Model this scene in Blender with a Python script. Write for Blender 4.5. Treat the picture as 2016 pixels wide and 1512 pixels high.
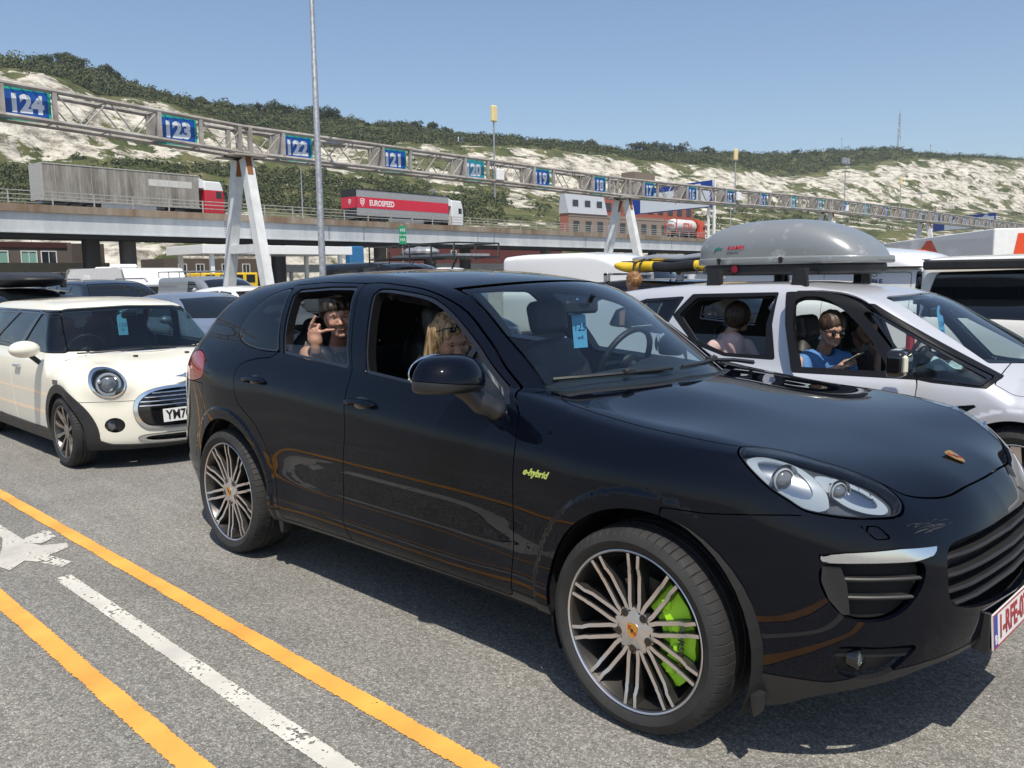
import bpy, math, random
import numpy as np
from mathutils import Vector, Matrix

for _o in list(bpy.data.objects): bpy.data.objects.remove(_o)
random.seed(7); RNG = np.random.default_rng(7)
SC = bpy.context.scene; COL = SC.collection
rad = math.radians

# ---------------------------------------------------------------- camera, sky, sun, exposure
cam_d = bpy.data.cameras.new('camera'); cam = bpy.data.objects.new('camera', cam_d); COL.objects.link(cam)
F_PX, CAM_P = 1690.914, (1.72342, -3.23966, 1.58604)
_yaw, _pit, _rol = 2.352847, -0.125661, -0.013592
_f = Vector((math.cos(_yaw)*math.cos(_pit), math.sin(_yaw)*math.cos(_pit), math.sin(_pit)))
_r = _f.cross(Vector((0,0,1))).normalized(); _u = _r.cross(_f)
_r2 = _r*math.cos(_rol)+_u*math.sin(_rol); _u2 = -_r*math.sin(_rol)+_u*math.cos(_rol)
cam.matrix_world = Matrix(((_r2.x,_u2.x,-_f.x,CAM_P[0]),(_r2.y,_u2.y,-_f.y,CAM_P[1]),(_r2.z,_u2.z,-_f.z,CAM_P[2]),(0,0,0,1)))
cam_d.sensor_fit = 'HORIZONTAL'; cam_d.sensor_width = 36.0; cam_d.lens = 36.0*F_PX/2016
cam_d.clip_start = 0.05; cam_d.clip_end = 6000
SC.camera = cam

SUNV = Vector((0.42, -0.33, 1.0)).normalized()          # towards the sun
world = bpy.data.worlds.new('World'); SC.world = world; world.use_nodes = True
_n = world.node_tree.nodes; _bg = _n['Background']
_sky = _n.new('ShaderNodeTexSky'); _sky.sky_type = 'NISHITA'; _sky.sun_disc = False
_sky.sun_elevation = math.asin(SUNV.z); _sky.sun_rotation = math.atan2(SUNV.x, SUNV.y)
_sky.air_density = 1.0; _sky.dust_density = .9; _sky.ozone_density = 2.2; _sky.altitude = 0
world.node_tree.links.new(_sky.outputs[0], _bg.inputs[0]); _bg.inputs[1].default_value = 0.11
sun_d = bpy.data.lights.new('sun', 'SUN'); sun = bpy.data.objects.new('sun', sun_d); COL.objects.link(sun)
sun_d.energy = 4.3; sun_d.angle = rad(0.53); sun_d.color = (1.0, 0.93, 0.82)
sun.rotation_euler = SUNV.to_track_quat('Z', 'Y').to_euler(); sun.location = (0, 0, 30)
SC.view_settings.view_transform = 'Standard'; SC.view_settings.look = 'None'
SC.view_settings.exposure = 0.32; SC.view_settings.gamma = 1.0
SC.render.resolution_x, SC.render.resolution_y = 1024, 768
SC.cycles.max_bounces = 10; SC.cycles.transparent_max_bounces = 24; SC.cycles.glossy_bounces = 5
SC.cycles.diffuse_bounces = 4; SC.cycles.use_denoising = True; SC.cycles.caustics_reflective = False
SC.cycles.caustics_refractive = False; SC.cycles.sample_clamp_indirect = 8

# ---------------------------------------------------------------- materials
def nmat(name):
    m = bpy.data.materials.new(name); m.use_nodes = True
    nt = m.node_tree; return m, nt, nt.nodes, nt.links, nt.nodes['Principled BSDF']
def pmat(name, col, rough=.5, metal=0, coat=0, spec=.5, bump=0, bscale=200, var=0, vscale=6, emit=None, coatr=.03):
    """plain painted / moulded surface with fine colour variation and bump"""
    m, nt, N, L, b = nmat(name)
    b.inputs['Base Color'].default_value = (*col, 1); b.inputs['Roughness'].default_value = rough
    b.inputs['Metallic'].default_value = metal; b.inputs['Coat Weight'].default_value = coat
    b.inputs['Coat Roughness'].default_value = coatr; b.inputs['Specular IOR Level'].default_value = spec
    tc = N.new('ShaderNodeTexCoord')
    if var:
        nz = N.new('ShaderNodeTexNoise'); nz.inputs['Scale'].default_value = vscale; nz.inputs['Detail'].default_value = 6
        L.new(tc.outputs['Object'], nz.inputs['Vector'])
        mr = N.new('ShaderNodeMapRange'); mr.inputs[1].default_value = .3; mr.inputs[2].default_value = .7
        mr.inputs[3].default_value = 1-var; mr.inputs[4].default_value = 1+var; L.new(nz.outputs[0], mr.inputs[0])
        mx = N.new('ShaderNodeMix'); mx.data_type = 'RGBA'; mx.blend_type = 'MULTIPLY'; mx.inputs[0].default_value = 1
        mx.inputs[6].default_value = (*col, 1); L.new(mr.outputs[0], mx.inputs[7]); L.new(mx.outputs[2], b.inputs['Base Color'])
        mr2 = N.new('ShaderNodeMapRange'); mr2.inputs[3].default_value = max(rough-.12*min(1,var*3), .02)
        mr2.inputs[4].default_value = min(rough+.12*min(1,var*3), 1); L.new(nz.outputs[0], mr2.inputs[0]); L.new(mr2.outputs[0], b.inputs['Roughness'])
    if bump:
        n2 = N.new('ShaderNodeTexNoise'); n2.inputs['Scale'].default_value = bscale; n2.inputs['Detail'].default_value = 3
        L.new(tc.outputs['Object'], n2.inputs['Vector']); bp = N.new('ShaderNodeBump')
        bp.inputs['Strength'].default_value = bump; bp.inputs['Distance'].default_value = .01
        L.new(n2.outputs[0], bp.inputs['Height']); L.new(bp.outputs[0], b.inputs['Normal'])
    if emit: b.inputs['Emission Color'].default_value = (*col, 1); b.inputs['Emission Strength'].default_value = emit
    return m
def carpaint(name, col, ior=1.4, dust=.12, metal=.0, rough=.35, dustcol=(.30,.28,.25)):
    """clear-coated paint with flakes and a thin film of road dust low on the body and on upward faces"""
    m, nt, N, L, b = nmat(name)
    tc = N.new('ShaderNodeTexCoord')
    b.inputs['Coat Weight'].default_value = 1; b.inputs['Coat Roughness'].default_value = .015; b.inputs['Coat IOR'].default_value = ior
    b.inputs['Metallic'].default_value = metal; b.inputs['Roughness'].default_value = rough; b.inputs['Specular IOR Level'].default_value = .06
    nz = N.new('ShaderNodeTexNoise'); nz.inputs['Scale'].default_value = 2.2; nz.inputs['Detail'].default_value = 9; nz.inputs['Roughness'].default_value = .7
    L.new(tc.outputs['Object'], nz.inputs['Vector'])
    sx = N.new('ShaderNodeSeparateXYZ'); L.new(tc.outputs['Object'], sx.inputs[0])
    lo = N.new('ShaderNodeMapRange'); lo.inputs[1].default_value = .95; lo.inputs[2].default_value = .2; lo.inputs[3].default_value = .25; lo.inputs[4].default_value = 1.6
    L.new(sx.outputs[2], lo.inputs[0])
    mul = N.new('ShaderNodeMath'); mul.operation = 'MULTIPLY'; L.new(nz.outputs[0], mul.inputs[0]); L.new(lo.outputs[0], mul.inputs[1])
    m2 = N.new('ShaderNodeMath'); m2.operation = 'MULTIPLY'; m2.use_clamp = True; m2.inputs[1].default_value = dust*1.6; L.new(mul.outputs[0], m2.inputs[0])
    mx = N.new('ShaderNodeMix'); mx.data_type = 'RGBA'; mx.inputs[6].default_value = (*col, 1); mx.inputs[7].default_value = (*dustcol, 1)
    L.new(m2.outputs[0], mx.inputs[0]); L.new(mx.outputs[2], b.inputs['Base Color'])
    cr = N.new('ShaderNodeMath'); cr.operation = 'MULTIPLY_ADD'; cr.inputs[1].default_value = .18; cr.inputs[2].default_value = .008
    L.new(m2.outputs[0], cr.inputs[0]); L.new(cr.outputs[0], b.inputs['Coat Roughness'])
    n2 = N.new('ShaderNodeTexNoise'); n2.inputs['Scale'].default_value = 1.3; n2.inputs['Detail'].default_value = 1
    L.new(tc.outputs['Object'], n2.inputs['Vector']); bp = N.new('ShaderNodeBump'); bp.inputs['Strength'].default_value = .02; bp.inputs['Distance'].default_value = .02
    L.new(n2.outputs[0], bp.inputs['Height']); L.new(bp.outputs[0], b.inputs['Coat Normal'])
    return m
def glassmat(name, tint=(.62,.72,.70), refl=1.0, rough=.0):
    """thin window glass: tinted see-through with a fresnel reflection"""
    m, nt, N, L, b = nmat(name); N.remove(b); out = N['Material Output']
    tr = N.new('ShaderNodeBsdfTransparent'); tr.inputs[0].default_value = (*tint, 1)
    gl = N.new('ShaderNodeBsdfGlossy'); gl.inputs['Roughness'].default_value = rough; gl.inputs[0].default_value = (1,1,1,1)
    ge = N.new('ShaderNodeNewGeometry'); dt = N.new('ShaderNodeVectorMath'); dt.operation = 'DOT_PRODUCT'; L.new(ge.outputs['Normal'], dt.inputs[0]); L.new(ge.outputs['Incoming'], dt.inputs[1])
    prev = dt.outputs['Value']; mu = None
    for op, v in (('ABSOLUTE', 0), ('SUBTRACT', 1.0), ('POWER', 5.0), ('MULTIPLY_ADD', .94)):   # Schlick: same from both sides
        mu = N.new('ShaderNodeMath'); mu.operation = op; mu.use_clamp = op == 'MULTIPLY_ADD'
        if op == 'SUBTRACT': mu.inputs[0].default_value = v; L.new(prev, mu.inputs[1])
        else: L.new(prev, mu.inputs[0]); mu.inputs[1].default_value = v
        if op == 'MULTIPLY_ADD': mu.inputs[2].default_value = .06*refl
        prev = mu.outputs[0]
    mx = N.new('ShaderNodeMixShader'); L.new(mu.outputs[0], mx.inputs[0]); L.new(tr.outputs[0], mx.inputs[1]); L.new(gl.outputs[0], mx.inputs[2])
    L.new(mx.outputs[0], out.inputs[0]); return m

M = {}
M['black_plastic'] = pmat('black_plastic', (.018,.018,.019), .45, bump=.15, bscale=500, var=.2, vscale=9)
M['gloss_black'] = pmat('gloss_black', (.008,.008,.009), .08, coat=.6)
M['dark'] = pmat('dark_lining', (.006,.006,.006), .8)
M['rubber'] = pmat('rubber', (.021,.021,.021), .72, bump=.3, bscale=300, var=.35, vscale=12)
M['chrome'] = pmat('chrome', (.80,.81,.82), .10, metal=1)
M['alu'] = pmat('brushed_alloy', (.62,.62,.63), .33, metal=.85)
M['gunmetal'] = pmat('gunmetal', (.10,.095,.09), .35, metal=.8, var=.15)
M['disc'] = pmat('brake_disc', (.30,.29,.28), .35, metal=1, var=.2)
M['leather'] = pmat('black_leather', (.017,.017,.018), .5, bump=.3, bscale=120)
M['headliner'] = pmat('headliner', (.05,.05,.052), .9)
M['glass'] = glassmat('window_glass', (.80,.87,.85))
M['glass_wind'] = glassmat('windscreen_glass', (.68,.80,.82), 1.2)
M['glass_tint'] = glassmat('privacy_glass', (.10,.12,.13), 1.2)
M['glass_dark'] = pmat('dark_window_glass', (.006,.008,.01), .03, spec=.9)
M['lens'] = glassmat('lamp_lens', (.93,.95,.96), .8)
M['red_lens'] = pmat('red_lens', (.26,.008,.01), .08, coat=.8)
M['amber'] = pmat('amber_lens', (.7,.22,.02), .15, coat=.5)
M['white_paint'] = pmat('white_paint', (.78,.78,.77), .35, coat=.4, var=.05)
M['steel'] = pmat('galvanised_steel', (.38,.39,.40), .45, metal=.55, var=.25, vscale=14)
M['white'] = pmat('white_plastic', (.8,.8,.8), .5)

# ---------------------------------------------------------------- object helpers
def setp(o, label=None, cat=None, group=None, kind=None):
    if label: o['label'] = label
    if cat: o['category'] = cat
    if group: o['group'] = group
    if kind: o['kind'] = kind
    return o
def thing(name, label, cat, loc=(0,0,0), rz=0, group=None):
    o = bpy.data.objects.new(name, None); COL.objects.link(o); o.empty_display_size = .2
    o.location = loc; o.rotation_euler = (0,0,rz); return setp(o, label, cat, group)
def mk(name, V, F, mat=None, parent=None, N=None, smooth=False, loc=None, mi=None):
    me = bpy.data.meshes.new(name)
    V = np.asarray(V, float)
    if isinstance(F, np.ndarray):
        n, k = F.shape
        me.vertices.add(len(V)); me.vertices.foreach_set('co', V.ravel())
        me.loops.add(n*k); me.loops.foreach_set('vertex_index', F.astype(np.int32).ravel())
        me.polygons.add(n); me.polygons.foreach_set('loop_start', np.arange(0, n*k, k, dtype=np.int32))
        me.update(calc_edges=True)
    else:
        me.from_pydata([tuple(v) for v in V], [], [tuple(f) for f in F])
    if smooth or N is not None: me.polygons.foreach_set('use_smooth', [True]*len(me.polygons))
    me.validate()
    if N is not None and len(me.vertices) == len(N): me.normals_split_custom_set_from_vertices(np.asarray(N, float).tolist())
    for m in (mat if isinstance(mat, (list, tuple)) else [mat]):
        if m is not None: me.materials.append(M[m] if isinstance(m, str) else m)
    if mi is not None and len(mi) == len(me.polygons): me.polygons.foreach_set('material_index', list(mi))
    o = bpy.data.objects.new(name, me); COL.objects.link(o)
    if parent is not None: o.parent = parent
    if loc is not None: o.location = loc
    return o
def copy_tree(o, parent=None):
    c = o.copy(); COL.objects.link(c)
    if parent is not None: c.parent = parent
    for ch in list(o.children): copy_tree(ch, c)
    return c

class MB:
    """collects simple shapes into one mesh"""
    def __init__(s): s.V = []; s.F = []
    def add(s, V, F):
        k = len(s.V); s.V += [tuple(v) for v in V]; s.F += [tuple(i+k for i in f) for f in F]; return s
    def box(s, x0, x1, y0, y1, z0, z1, bev=0):
        if bev:
            b = min(bev, (x1-x0)/2.01, (y1-y0)/2.01, (z1-z0)/2.01); V = []; 
            c = np.array([(x0+x1)/2,(y0+y1)/2,(z0+z1)/2]); h = np.array([(x1-x0)/2,(y1-y0)/2,(z1-z0)/2])
            idx = {}
            for sx in (-1,1):
                for sy in (-1,1):
                    for sz in (-1,1):
                        for a in range(3):
                            d = h-b; d = d.copy(); d[a] = h[a]; idx[sx,sy,sz,a] = len(V); V.append(c+d*np.array([sx,sy,sz]))
            F = []
            def q(*k): F.append([idx[i] for i in k])
            for sx in (-1,1): q((sx,-1,-1,0),(sx,1,-1,0),(sx,1,1,0),(sx,-1,1,0))
            for sx in (-1,1): q((-1,sx,-1,1),(1,sx,-1,1),(1,sx,1,1),(-1,sx,1,1))
            for sx in (-1,1): q((-1,-1,sx,2),(1,-1,sx,2),(1,1,sx,2),(-1,1,sx,2))
            for a in (-1,1):
                for c2 in (-1,1):
                    q((a,c2,-1,0),(a,c2,1,0),(a,c2,1,1),(a,c2,-1,1)); q((a,-1,c2,0),(a,1,c2,0),(a,1,c2,2),(a,-1,c2,2)); q((-1,a,c2,1),(1,a,c2,1),(1,a,c2,2),(-1,a,c2,2))
            for sx in (-1,1):
                for sy in (-1,1):
                    for sz in (-1,1): q((sx,sy,sz,0),(sx,sy,sz,1),(sx,sy,sz,2))
            return s.add(V, F)
        V = [(x0,y0,z0),(x1,y0,z0),(x1,y1,z0),(x0,y1,z0),(x0,y0,z1),(x1,y0,z1),(x1,y1,z1),(x0,y1,z1)]
        return s.add(V, [(0,3,2,1),(4,5,6,7),(0,1,5,4),(1,2,6,5),(2,3,7,6),(3,0,4,7)])
    def tube(s, pts, r, n=8, caps=True, closed=False):
        P = [Vector(p) for p in pts]; m = len(P); rs = r if hasattr(r, '__len__') else [r]*m
        V = []; F = []; up = None
        for i, p in enumerate(P):
            a = P[(i-1) % m] if (i > 0 or closed) else p; b = P[(i+1) % m] if (i < m-1 or closed) else p
            t = (b-a).normalized() if (b-a).length > 1e-9 else Vector((0,0,1))
            if up is None: up = Vector((0,0,1)) if abs(t.z) < .9 else Vector((1,0,0))
            x = t.cross(up).normalized(); y = x.cross(t).normalized(); up = y
            for k in range(n):
                an = 2*math.pi*k/n; V.append(p + x*math.cos(an)*rs[i] + y*math.sin(an)*rs[i])
        for i in range(m if closed else m-1):
            for k in range(n):
                j = (i+1) % m; F.append((i*n+k, i*n+(k+1) % n, j*n+(k+1) % n, j*n+k))
        if caps and not closed: F.append(tuple(range(n))[::-1]); F.append(tuple((m-1)*n+k for k in range(n)))
        return s.add(V, F)
    def beam(s, a, b, w, h=None):
        """rectangular bar from a to b"""
        h = h or w; a = Vector(a); b = Vector(b); t = (b-a).normalized(); up = Vector((0,0,1)) if abs(t.z) < .95 else Vector((0,1,0))
        x = t.cross(up).normalized()*w/2; y = x.cross(t).normalized()*h/2
        V = [a-x-y, a+x-y, a+x+y, a-x+y, b-x-y, b+x-y, b+x+y, b-x+y]
        return s.add(V, [(0,3,2,1),(4,5,6,7),(0,1,5,4),(1,2,6,5),(2,3,7,6),(3,0,4,7)])
    def prism(s, poly, d0, d1, ax='y'):
        """polygon extruded along an axis; poly in the other two axes (x,z) / (y,z) / (x,y)"""
        f = {'y': lambda p, d: (p[0], d, p[1]), 'x': lambda p, d: (d, p[0], p[1]), 'z': lambda p, d: (p[0], p[1], d)}[ax]
        n = len(poly); V = [f(p, d0) for p in poly]+[f(p, d1) for p in poly]
        return s.add(V, [tuple(range(n)), tuple(range(2*n-1, n-1, -1))]+[(i, i+n, (i+1) % n+n, (i+1) % n) for i in range(n)])
    def lathe(s, prof, n=32, ax='z', c=(0,0,0), a0=0, a1=2*math.pi):
        m = len(prof); full = abs(a1-a0) > 6.28; k = n if full else n+1; V = []
        for i in range(k):
            a = a0+(a1-a0)*i/n; ca, sa = math.cos(a), math.sin(a)
            for r, h in prof:
                V.append({'z': (c[0]+r*ca, c[1]+r*sa, c[2]+h), 'y': (c[0]+r*ca, c[1]+h, c[2]+r*sa), 'x': (c[0]+h, c[1]+r*ca, c[2]+r*sa)}[ax])
        F = [(i*m+j, ((i+1) % k)*m+j, ((i+1) % k)*m+j+1, i*m+j+1) for i in range(n if full else n) for j in range(m-1)]
        return s.add(V, F)
    def ball(s, c, r, n=12, m=8):
        r = r if hasattr(r, '__len__') else (r,)*3; V = []; F = []
        for i in range(m+1):
            ph = math.pi*i/m
            for k in range(n):
                a = 2*math.pi*k/n; V.append((c[0]+r[0]*math.sin(ph)*math.cos(a), c[1]+r[1]*math.sin(ph)*math.sin(a), c[2]+r[2]*math.cos(ph)))
        for i in range(m):
            for k in range(n): F.append((i*n+k, (i+1)*n+k, (i+1)*n+(k+1) % n, i*n+(k+1) % n))
        return s.add(V, F)
    def build(s, name, mat, parent=None, smooth=False, loc=None):
        o = mk(name, s.V, s.F, mat, parent, smooth=smooth, loc=loc)
        if smooth and smooth is not True:
            o.data.set_sharp_from_angle(angle=rad(smooth))
        return o
def text_obj(name, body, size, mat, parent=None, M4=None, ext=.001, bold=0, shear=0, sx=1.0, align='CENTER', space=1.0):
    cu = bpy.data.curves.new(name, 'FONT'); cu.body = body; cu.size = size; cu.extrude = ext; cu.offset = bold; cu.shear = shear
    cu.align_x = align; cu.align_y = 'CENTER'; cu.resolution_u = 3; cu.space_character = space
    o = bpy.data.objects.new(name+'_tmp', cu); COL.objects.link(o); bpy.context.view_layer.update()
    me = bpy.data.meshes.new_from_object(o.evaluated_get(bpy.context.evaluated_depsgraph_get())); bpy.data.objects.remove(o); me.name = name
    me.materials.clear(); me.materials.append(M[mat] if isinstance(mat, str) else mat)
    o = bpy.data.objects.new(name, me); COL.objects.link(o)
    mm = Matrix.Diagonal((sx,1,1,1)); me.transform((M4 if M4 is not None else Matrix.Identity(4)) @ mm)
    if parent is not None: o.parent = parent
    return o
def frame(o, x, y):
    """4x4 whose local x, y axes are x, y (z = x cross y) at o"""
    x = Vector(x).normalized(); z = x.cross(Vector(y)).normalized(); y = z.cross(x); o = Vector(o)
    return Matrix(((x.x,y.x,z.x,o.x),(x.y,y.y,z.y,o.y),(x.z,y.z,z.z,o.z),(0,0,0,1)))
def bez(pts, n=8, closed=False):
    """smooth (Catmull-Rom) curve through points"""
    P = np.asarray(pts, float); m = len(P); out = []
    for i in range(m if closed else m-1):
        g = (lambda k: P[k % m]) if closed else (lambda k: P[min(max(k,0), m-1)])
        a, b, c, d = g(i-1), g(i), g(i+1), g(i+2)
        for k in range(n):
            t = k/n; out.append(.5*((2*b)+(c-a)*t+(2*a-5*b+4*c-d)*t*t+(3*b-a-3*c+d)*t**3))
    if not closed: out.append(P[-1])
    return np.array(out)

# ---------------------------------------------------------------- implicit surfaces
def smax(a, b, k): h = np.maximum(k-np.abs(a-b), 0)/k; return np.maximum(a, b)+h*h*k*.25
def smin(a, b, k): h = np.maximum(k-np.abs(a-b), 0)/k; return np.minimum(a, b)-h*h*k*.25
def spl(xs, ys, sm=.03):
    """smooth 1-D profile through points: returns f(x)"""
    xs = np.asarray(xs, float); ys = np.asarray(ys, float); n = len(xs); h = np.diff(xs); d = np.diff(ys)/h
    mm = np.zeros(n); mm[0] = d[0]; mm[-1] = d[-1]
    for i in range(1, n-1):
        if d[i-1]*d[i] > 0: w1 = 2*h[i]+h[i-1]; w2 = h[i]+2*h[i-1]; mm[i] = (w1+w2)/(w1/d[i-1]+w2/d[i])
    X = np.arange(xs[0]-.3, xs[-1]+.3, .005); i = np.clip(np.searchsorted(xs, X)-1, 0, n-2); t = (X-xs[i])/h[i]
    Y = ys[i]*(1+2*t)*(1-t)**2+mm[i]*h[i]*t*(1-t)**2+ys[i+1]*t*t*(3-2*t)+mm[i+1]*h[i]*t*t*(t-1)
    Y = np.where(X < xs[0], ys[0]+mm[0]*(X-xs[0]), np.where(X > xs[-1], ys[-1]+mm[-1]*(X-xs[-1]), Y))
    if sm:
        k = np.exp(-.5*(np.arange(-3*sm, 3*sm+.001, .005)/sm)**2); k /= k.sum(); p = len(k)//2
        Y = np.convolve(np.concatenate([Y[0]+(np.arange(-p,0))*(Y[1]-Y[0]), Y, Y[-1]+(np.arange(1,p+1))*(Y[-1]-Y[-2])]), k, 'valid')[:len(X)]
    def f(x): return np.interp(x, X, Y)
    return f
def gs(x, c, w): return np.exp(-((x-c)/w)**2)
def sstep(x, a, b): t = np.clip((x-a)/(b-a), 0, 1); return t*t*(3-2*t)
def ell(P, c, r):
    q = (P-np.array(c))/np.array(r); n = np.sqrt((q*q).sum(-1))+1e-9; g = np.sqrt((q*q/np.array(r)**2).sum(-1))+1e-9
    return n*(n-1)/g
def cone(P, a, b, r1, r2):
    """capsule with two radii"""
    a = np.array(a, float); b = np.array(b, float); ab = b-a; t = np.clip(((P-a)@ab)/(ab@ab), 0, 1)
    return np.sqrt(((P-a-t[..., None]*ab)**2).sum(-1))-(r1+(r2-r1)*t)
def rbox(P, c, h, r):
    q = np.abs(P-np.array(c))-(np.array(h)-r); return np.sqrt((np.maximum(q, 0)**2).sum(-1))+np.minimum(q.max(-1), 0)-r
def rotp(P, c, ax, deg):
    """points rotated about c by -deg (so the shape turns by +deg)"""
    R = np.array(Matrix.Rotation(rad(deg), 3, ax)); return (P-np.array(c))@R+np.array(c)
def grad(f, P, e=1e-3):
    g = np.zeros_like(P)
    for a in range(3):
        d = np.zeros(3); d[a] = e; g[:, a] = (f(P+d)-f(P-d))/(2*e)
    return g
def march(f, lo, hi, h, it=3):
    """surface nets over f<0, then Newton steps on to the true surface; returns V, N, F(tris)"""
    lo = np.array(lo, float); hi = np.array(hi, float); n = np.ceil((hi-lo)/h).astype(int)+1
    xs, ys, zs = [lo[a]+h*np.arange(n[a]) for a in range(3)]
    D = np.empty(n)
    st = max(1, int(400000/(n[1]*n[2])))
    for i in range(0, n[0], st):
        G = np.stack(np.meshgrid(xs[i:i+st], ys, zs, indexing='ij'), -1); D[i:i+st] = f(G.reshape(-1,3)).reshape(G.shape[:3])
    I = D < 0; c = n-1
    acc = np.zeros((*c, 3)); cnt = np.zeros(c)
    for a in range(3):
        s0 = [slice(None)]*3; s1 = [slice(None)]*3; s0[a] = slice(0, -1); s1[a] = slice(1, None)
        A, B = D[tuple(s0)], D[tuple(s1)]; X = (A < 0) != (B < 0); t = np.where(X, A/np.where(X, A-B, 1), 0)
        o = [b for b in range(3) if b != a]
        for u in (0,1):
            for v in (0,1):
                sl = [None]*3; sl[a] = slice(None); sl[o[0]] = slice(u, n[o[0]]-1+u); sl[o[1]] = slice(v, n[o[1]]-1+v)
                xx = X[tuple(sl)]; tt = t[tuple(sl)]; cnt += xx
                acc[..., a] += tt*xx; acc[..., o[0]] += u*xx; acc[..., o[1]] += v*xx
    act = cnt > 0; idx = np.full(c, -1); idx[act] = np.arange(act.sum())
    V = (np.argwhere(act)+acc[act]/cnt[act][:, None])*h+lo
    F = []
    for a in range(3):
        s0 = [slice(None)]*3; s1 = [slice(None)]*3; s0[a] = slice(0, -1); s1[a] = slice(1, None)
        X = I[tuple(s0)] != I[tuple(s1)]; o = [(a+1) % 3, (a+2) % 3]
        k = np.argwhere(X); ok = (k[:, o[0]] > 0) & (k[:, o[1]] > 0) & (k[:, o[0]] < c[o[0]]) & (k[:, o[1]] < c[o[1]]); k = k[ok]
        ins = I[tuple(k.T)]
        def g(du, dv): q = k.copy(); q[:, o[0]] -= du; q[:, o[1]] -= dv; return idx[tuple(q.T)]
        Q = np.stack([g(1,1), g(0,1), g(0,0), g(1,0)], 1); Q[~ins] = Q[~ins][:, ::-1]; F.append(Q)
    F = np.concatenate(F)
    for _ in range(it):
        g = grad(f, V, h*.1); d = f(V); st = d[:, None]*g/np.maximum((g*g).sum(1), .05)[:, None]
        l = np.linalg.norm(st, axis=1, keepdims=True); V = V-st*np.minimum(1, .7*h/np.maximum(l, 1e-9))
    g = grad(f, V, min(h*.25, .003)); N = g/np.maximum(np.linalg.norm(g, axis=1, keepdims=True), 1e-9)
    d1 = np.linalg.norm(V[F[:,0]]-V[F[:,2]], axis=1); d2 = np.linalg.norm(V[F[:,1]]-V[F[:,3]], axis=1); s = d1 < d2
    T = np.concatenate([F[s][:, [0,1,2]], F[s][:, [0,2,3]], F[~s][:, [0,1,3]], F[~s][:, [1,2,3]]])
    return V, N, T
def cut(Ms, g):
    """keep the part of a triangle mesh where g<0 (g: function of points or per-vertex array)"""
    V, N, T = Ms
    if len(V) == 0 or len(T) == 0: return Ms
    d = g(V) if callable(g) else g
    ins = d < 0; c = ins[T].sum(1); keep = [T[c == 3]]
    e = np.concatenate([T[(c == 1) | (c == 2)][:, [0,1]], T[(c == 1) | (c == 2)][:, [1,2]], T[(c == 1) | (c == 2)][:, [2,0]]])
    e = np.sort(e, 1); e = e[ins[e[:, 0]] != ins[e[:, 1]]]; nv = len(V)
    if len(e):
        ue = np.unique(e, axis=0); t = d[ue[:, 0]]/(d[ue[:, 0]]-d[ue[:, 1]]); t = np.clip(t, .001, .999)[:, None]
        NV = V[ue[:, 0]]*(1-t)+V[ue[:, 1]]*t; NN = N[ue[:, 0]]*(1-t)+N[ue[:, 1]]*t; NN /= np.maximum(np.linalg.norm(NN, axis=1, keepdims=True), 1e-9)
        key = ue[:, 0].astype(np.int64)*nv+ue[:, 1]
        def mid(a, b): return nv+np.searchsorted(key, np.minimum(a,b).astype(np.int64)*nv+np.maximum(a,b))
        for want in (1, 2):
            t_ = T[c == want]; f_ = ins[t_] if want == 1 else ~ins[t_]; k = f_.argmax(1); r = np.arange(len(t_))
            a, b, c_ = t_[r, k], t_[r, (k+1) % 3], t_[r, (k+2) % 3]; ab = mid(a, b); ac = mid(a, c_)
            if want == 1: keep.append(np.stack([a, ab, ac], 1))
            else: keep.append(np.stack([ab, b, c_], 1)); keep.append(np.stack([ab, c_, ac], 1))
        V = np.concatenate([V, NV]); N = np.concatenate([N, NN])
    T = np.concatenate(keep)
    if len(T) == 0: return np.zeros((0,3)), np.zeros((0,3)), np.zeros((0,3), int)
    u, inv = np.unique(T.ravel(), return_inverse=True)
    return V[u], N[u], inv.reshape(-1,3)
def split(Ms, g, gap=0.0):
    d = g(Ms[0]) if callable(g) else g
    return cut(Ms, d+gap/2), cut(Ms, -(d-gap/2))
def lip(Ms, depth):
    """turn the open edge of a panel inwards so that it reads as having thickness"""
    V, N, T = Ms
    if len(T) == 0: return Ms
    e = np.concatenate([T[:, [0,1]], T[:, [1,2]], T[:, [2,0]]]); s = np.sort(e, 1); _, i, cn = np.unique(s, axis=0, return_index=True, return_counts=True)
    b = e[i[cn == 1]]; u, inv = np.unique(b.ravel(), return_inverse=True); inv = inv.reshape(-1,2); n = len(V); m = len(u)
    d = np.zeros((m,3)); t = V[b[:,1]]-V[b[:,0]]; out = np.cross(t, N[b[:,0]])
    np.add.at(d, inv[:,0], out); np.add.at(d, inv[:,1], out); d /= np.maximum(np.linalg.norm(d, axis=1, keepdims=True), 1e-9)
    V2 = np.concatenate([V, V[u], V[u]-N[u]*depth]); N2 = np.concatenate([N, d, d])
    q = np.stack([b[:,1], b[:,0]], 1); a, c = n+inv[:,1], n+inv[:,0]
    T2 = np.concatenate([T, np.stack([a, c, c+m], 1), np.stack([a, c+m, a+m], 1)])
    return V2, N2, T2
def shell(Ms, t):
    V, N, T = Ms; n = len(V); return np.concatenate([V-N*t]), -N, T[:, ::-1]
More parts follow.
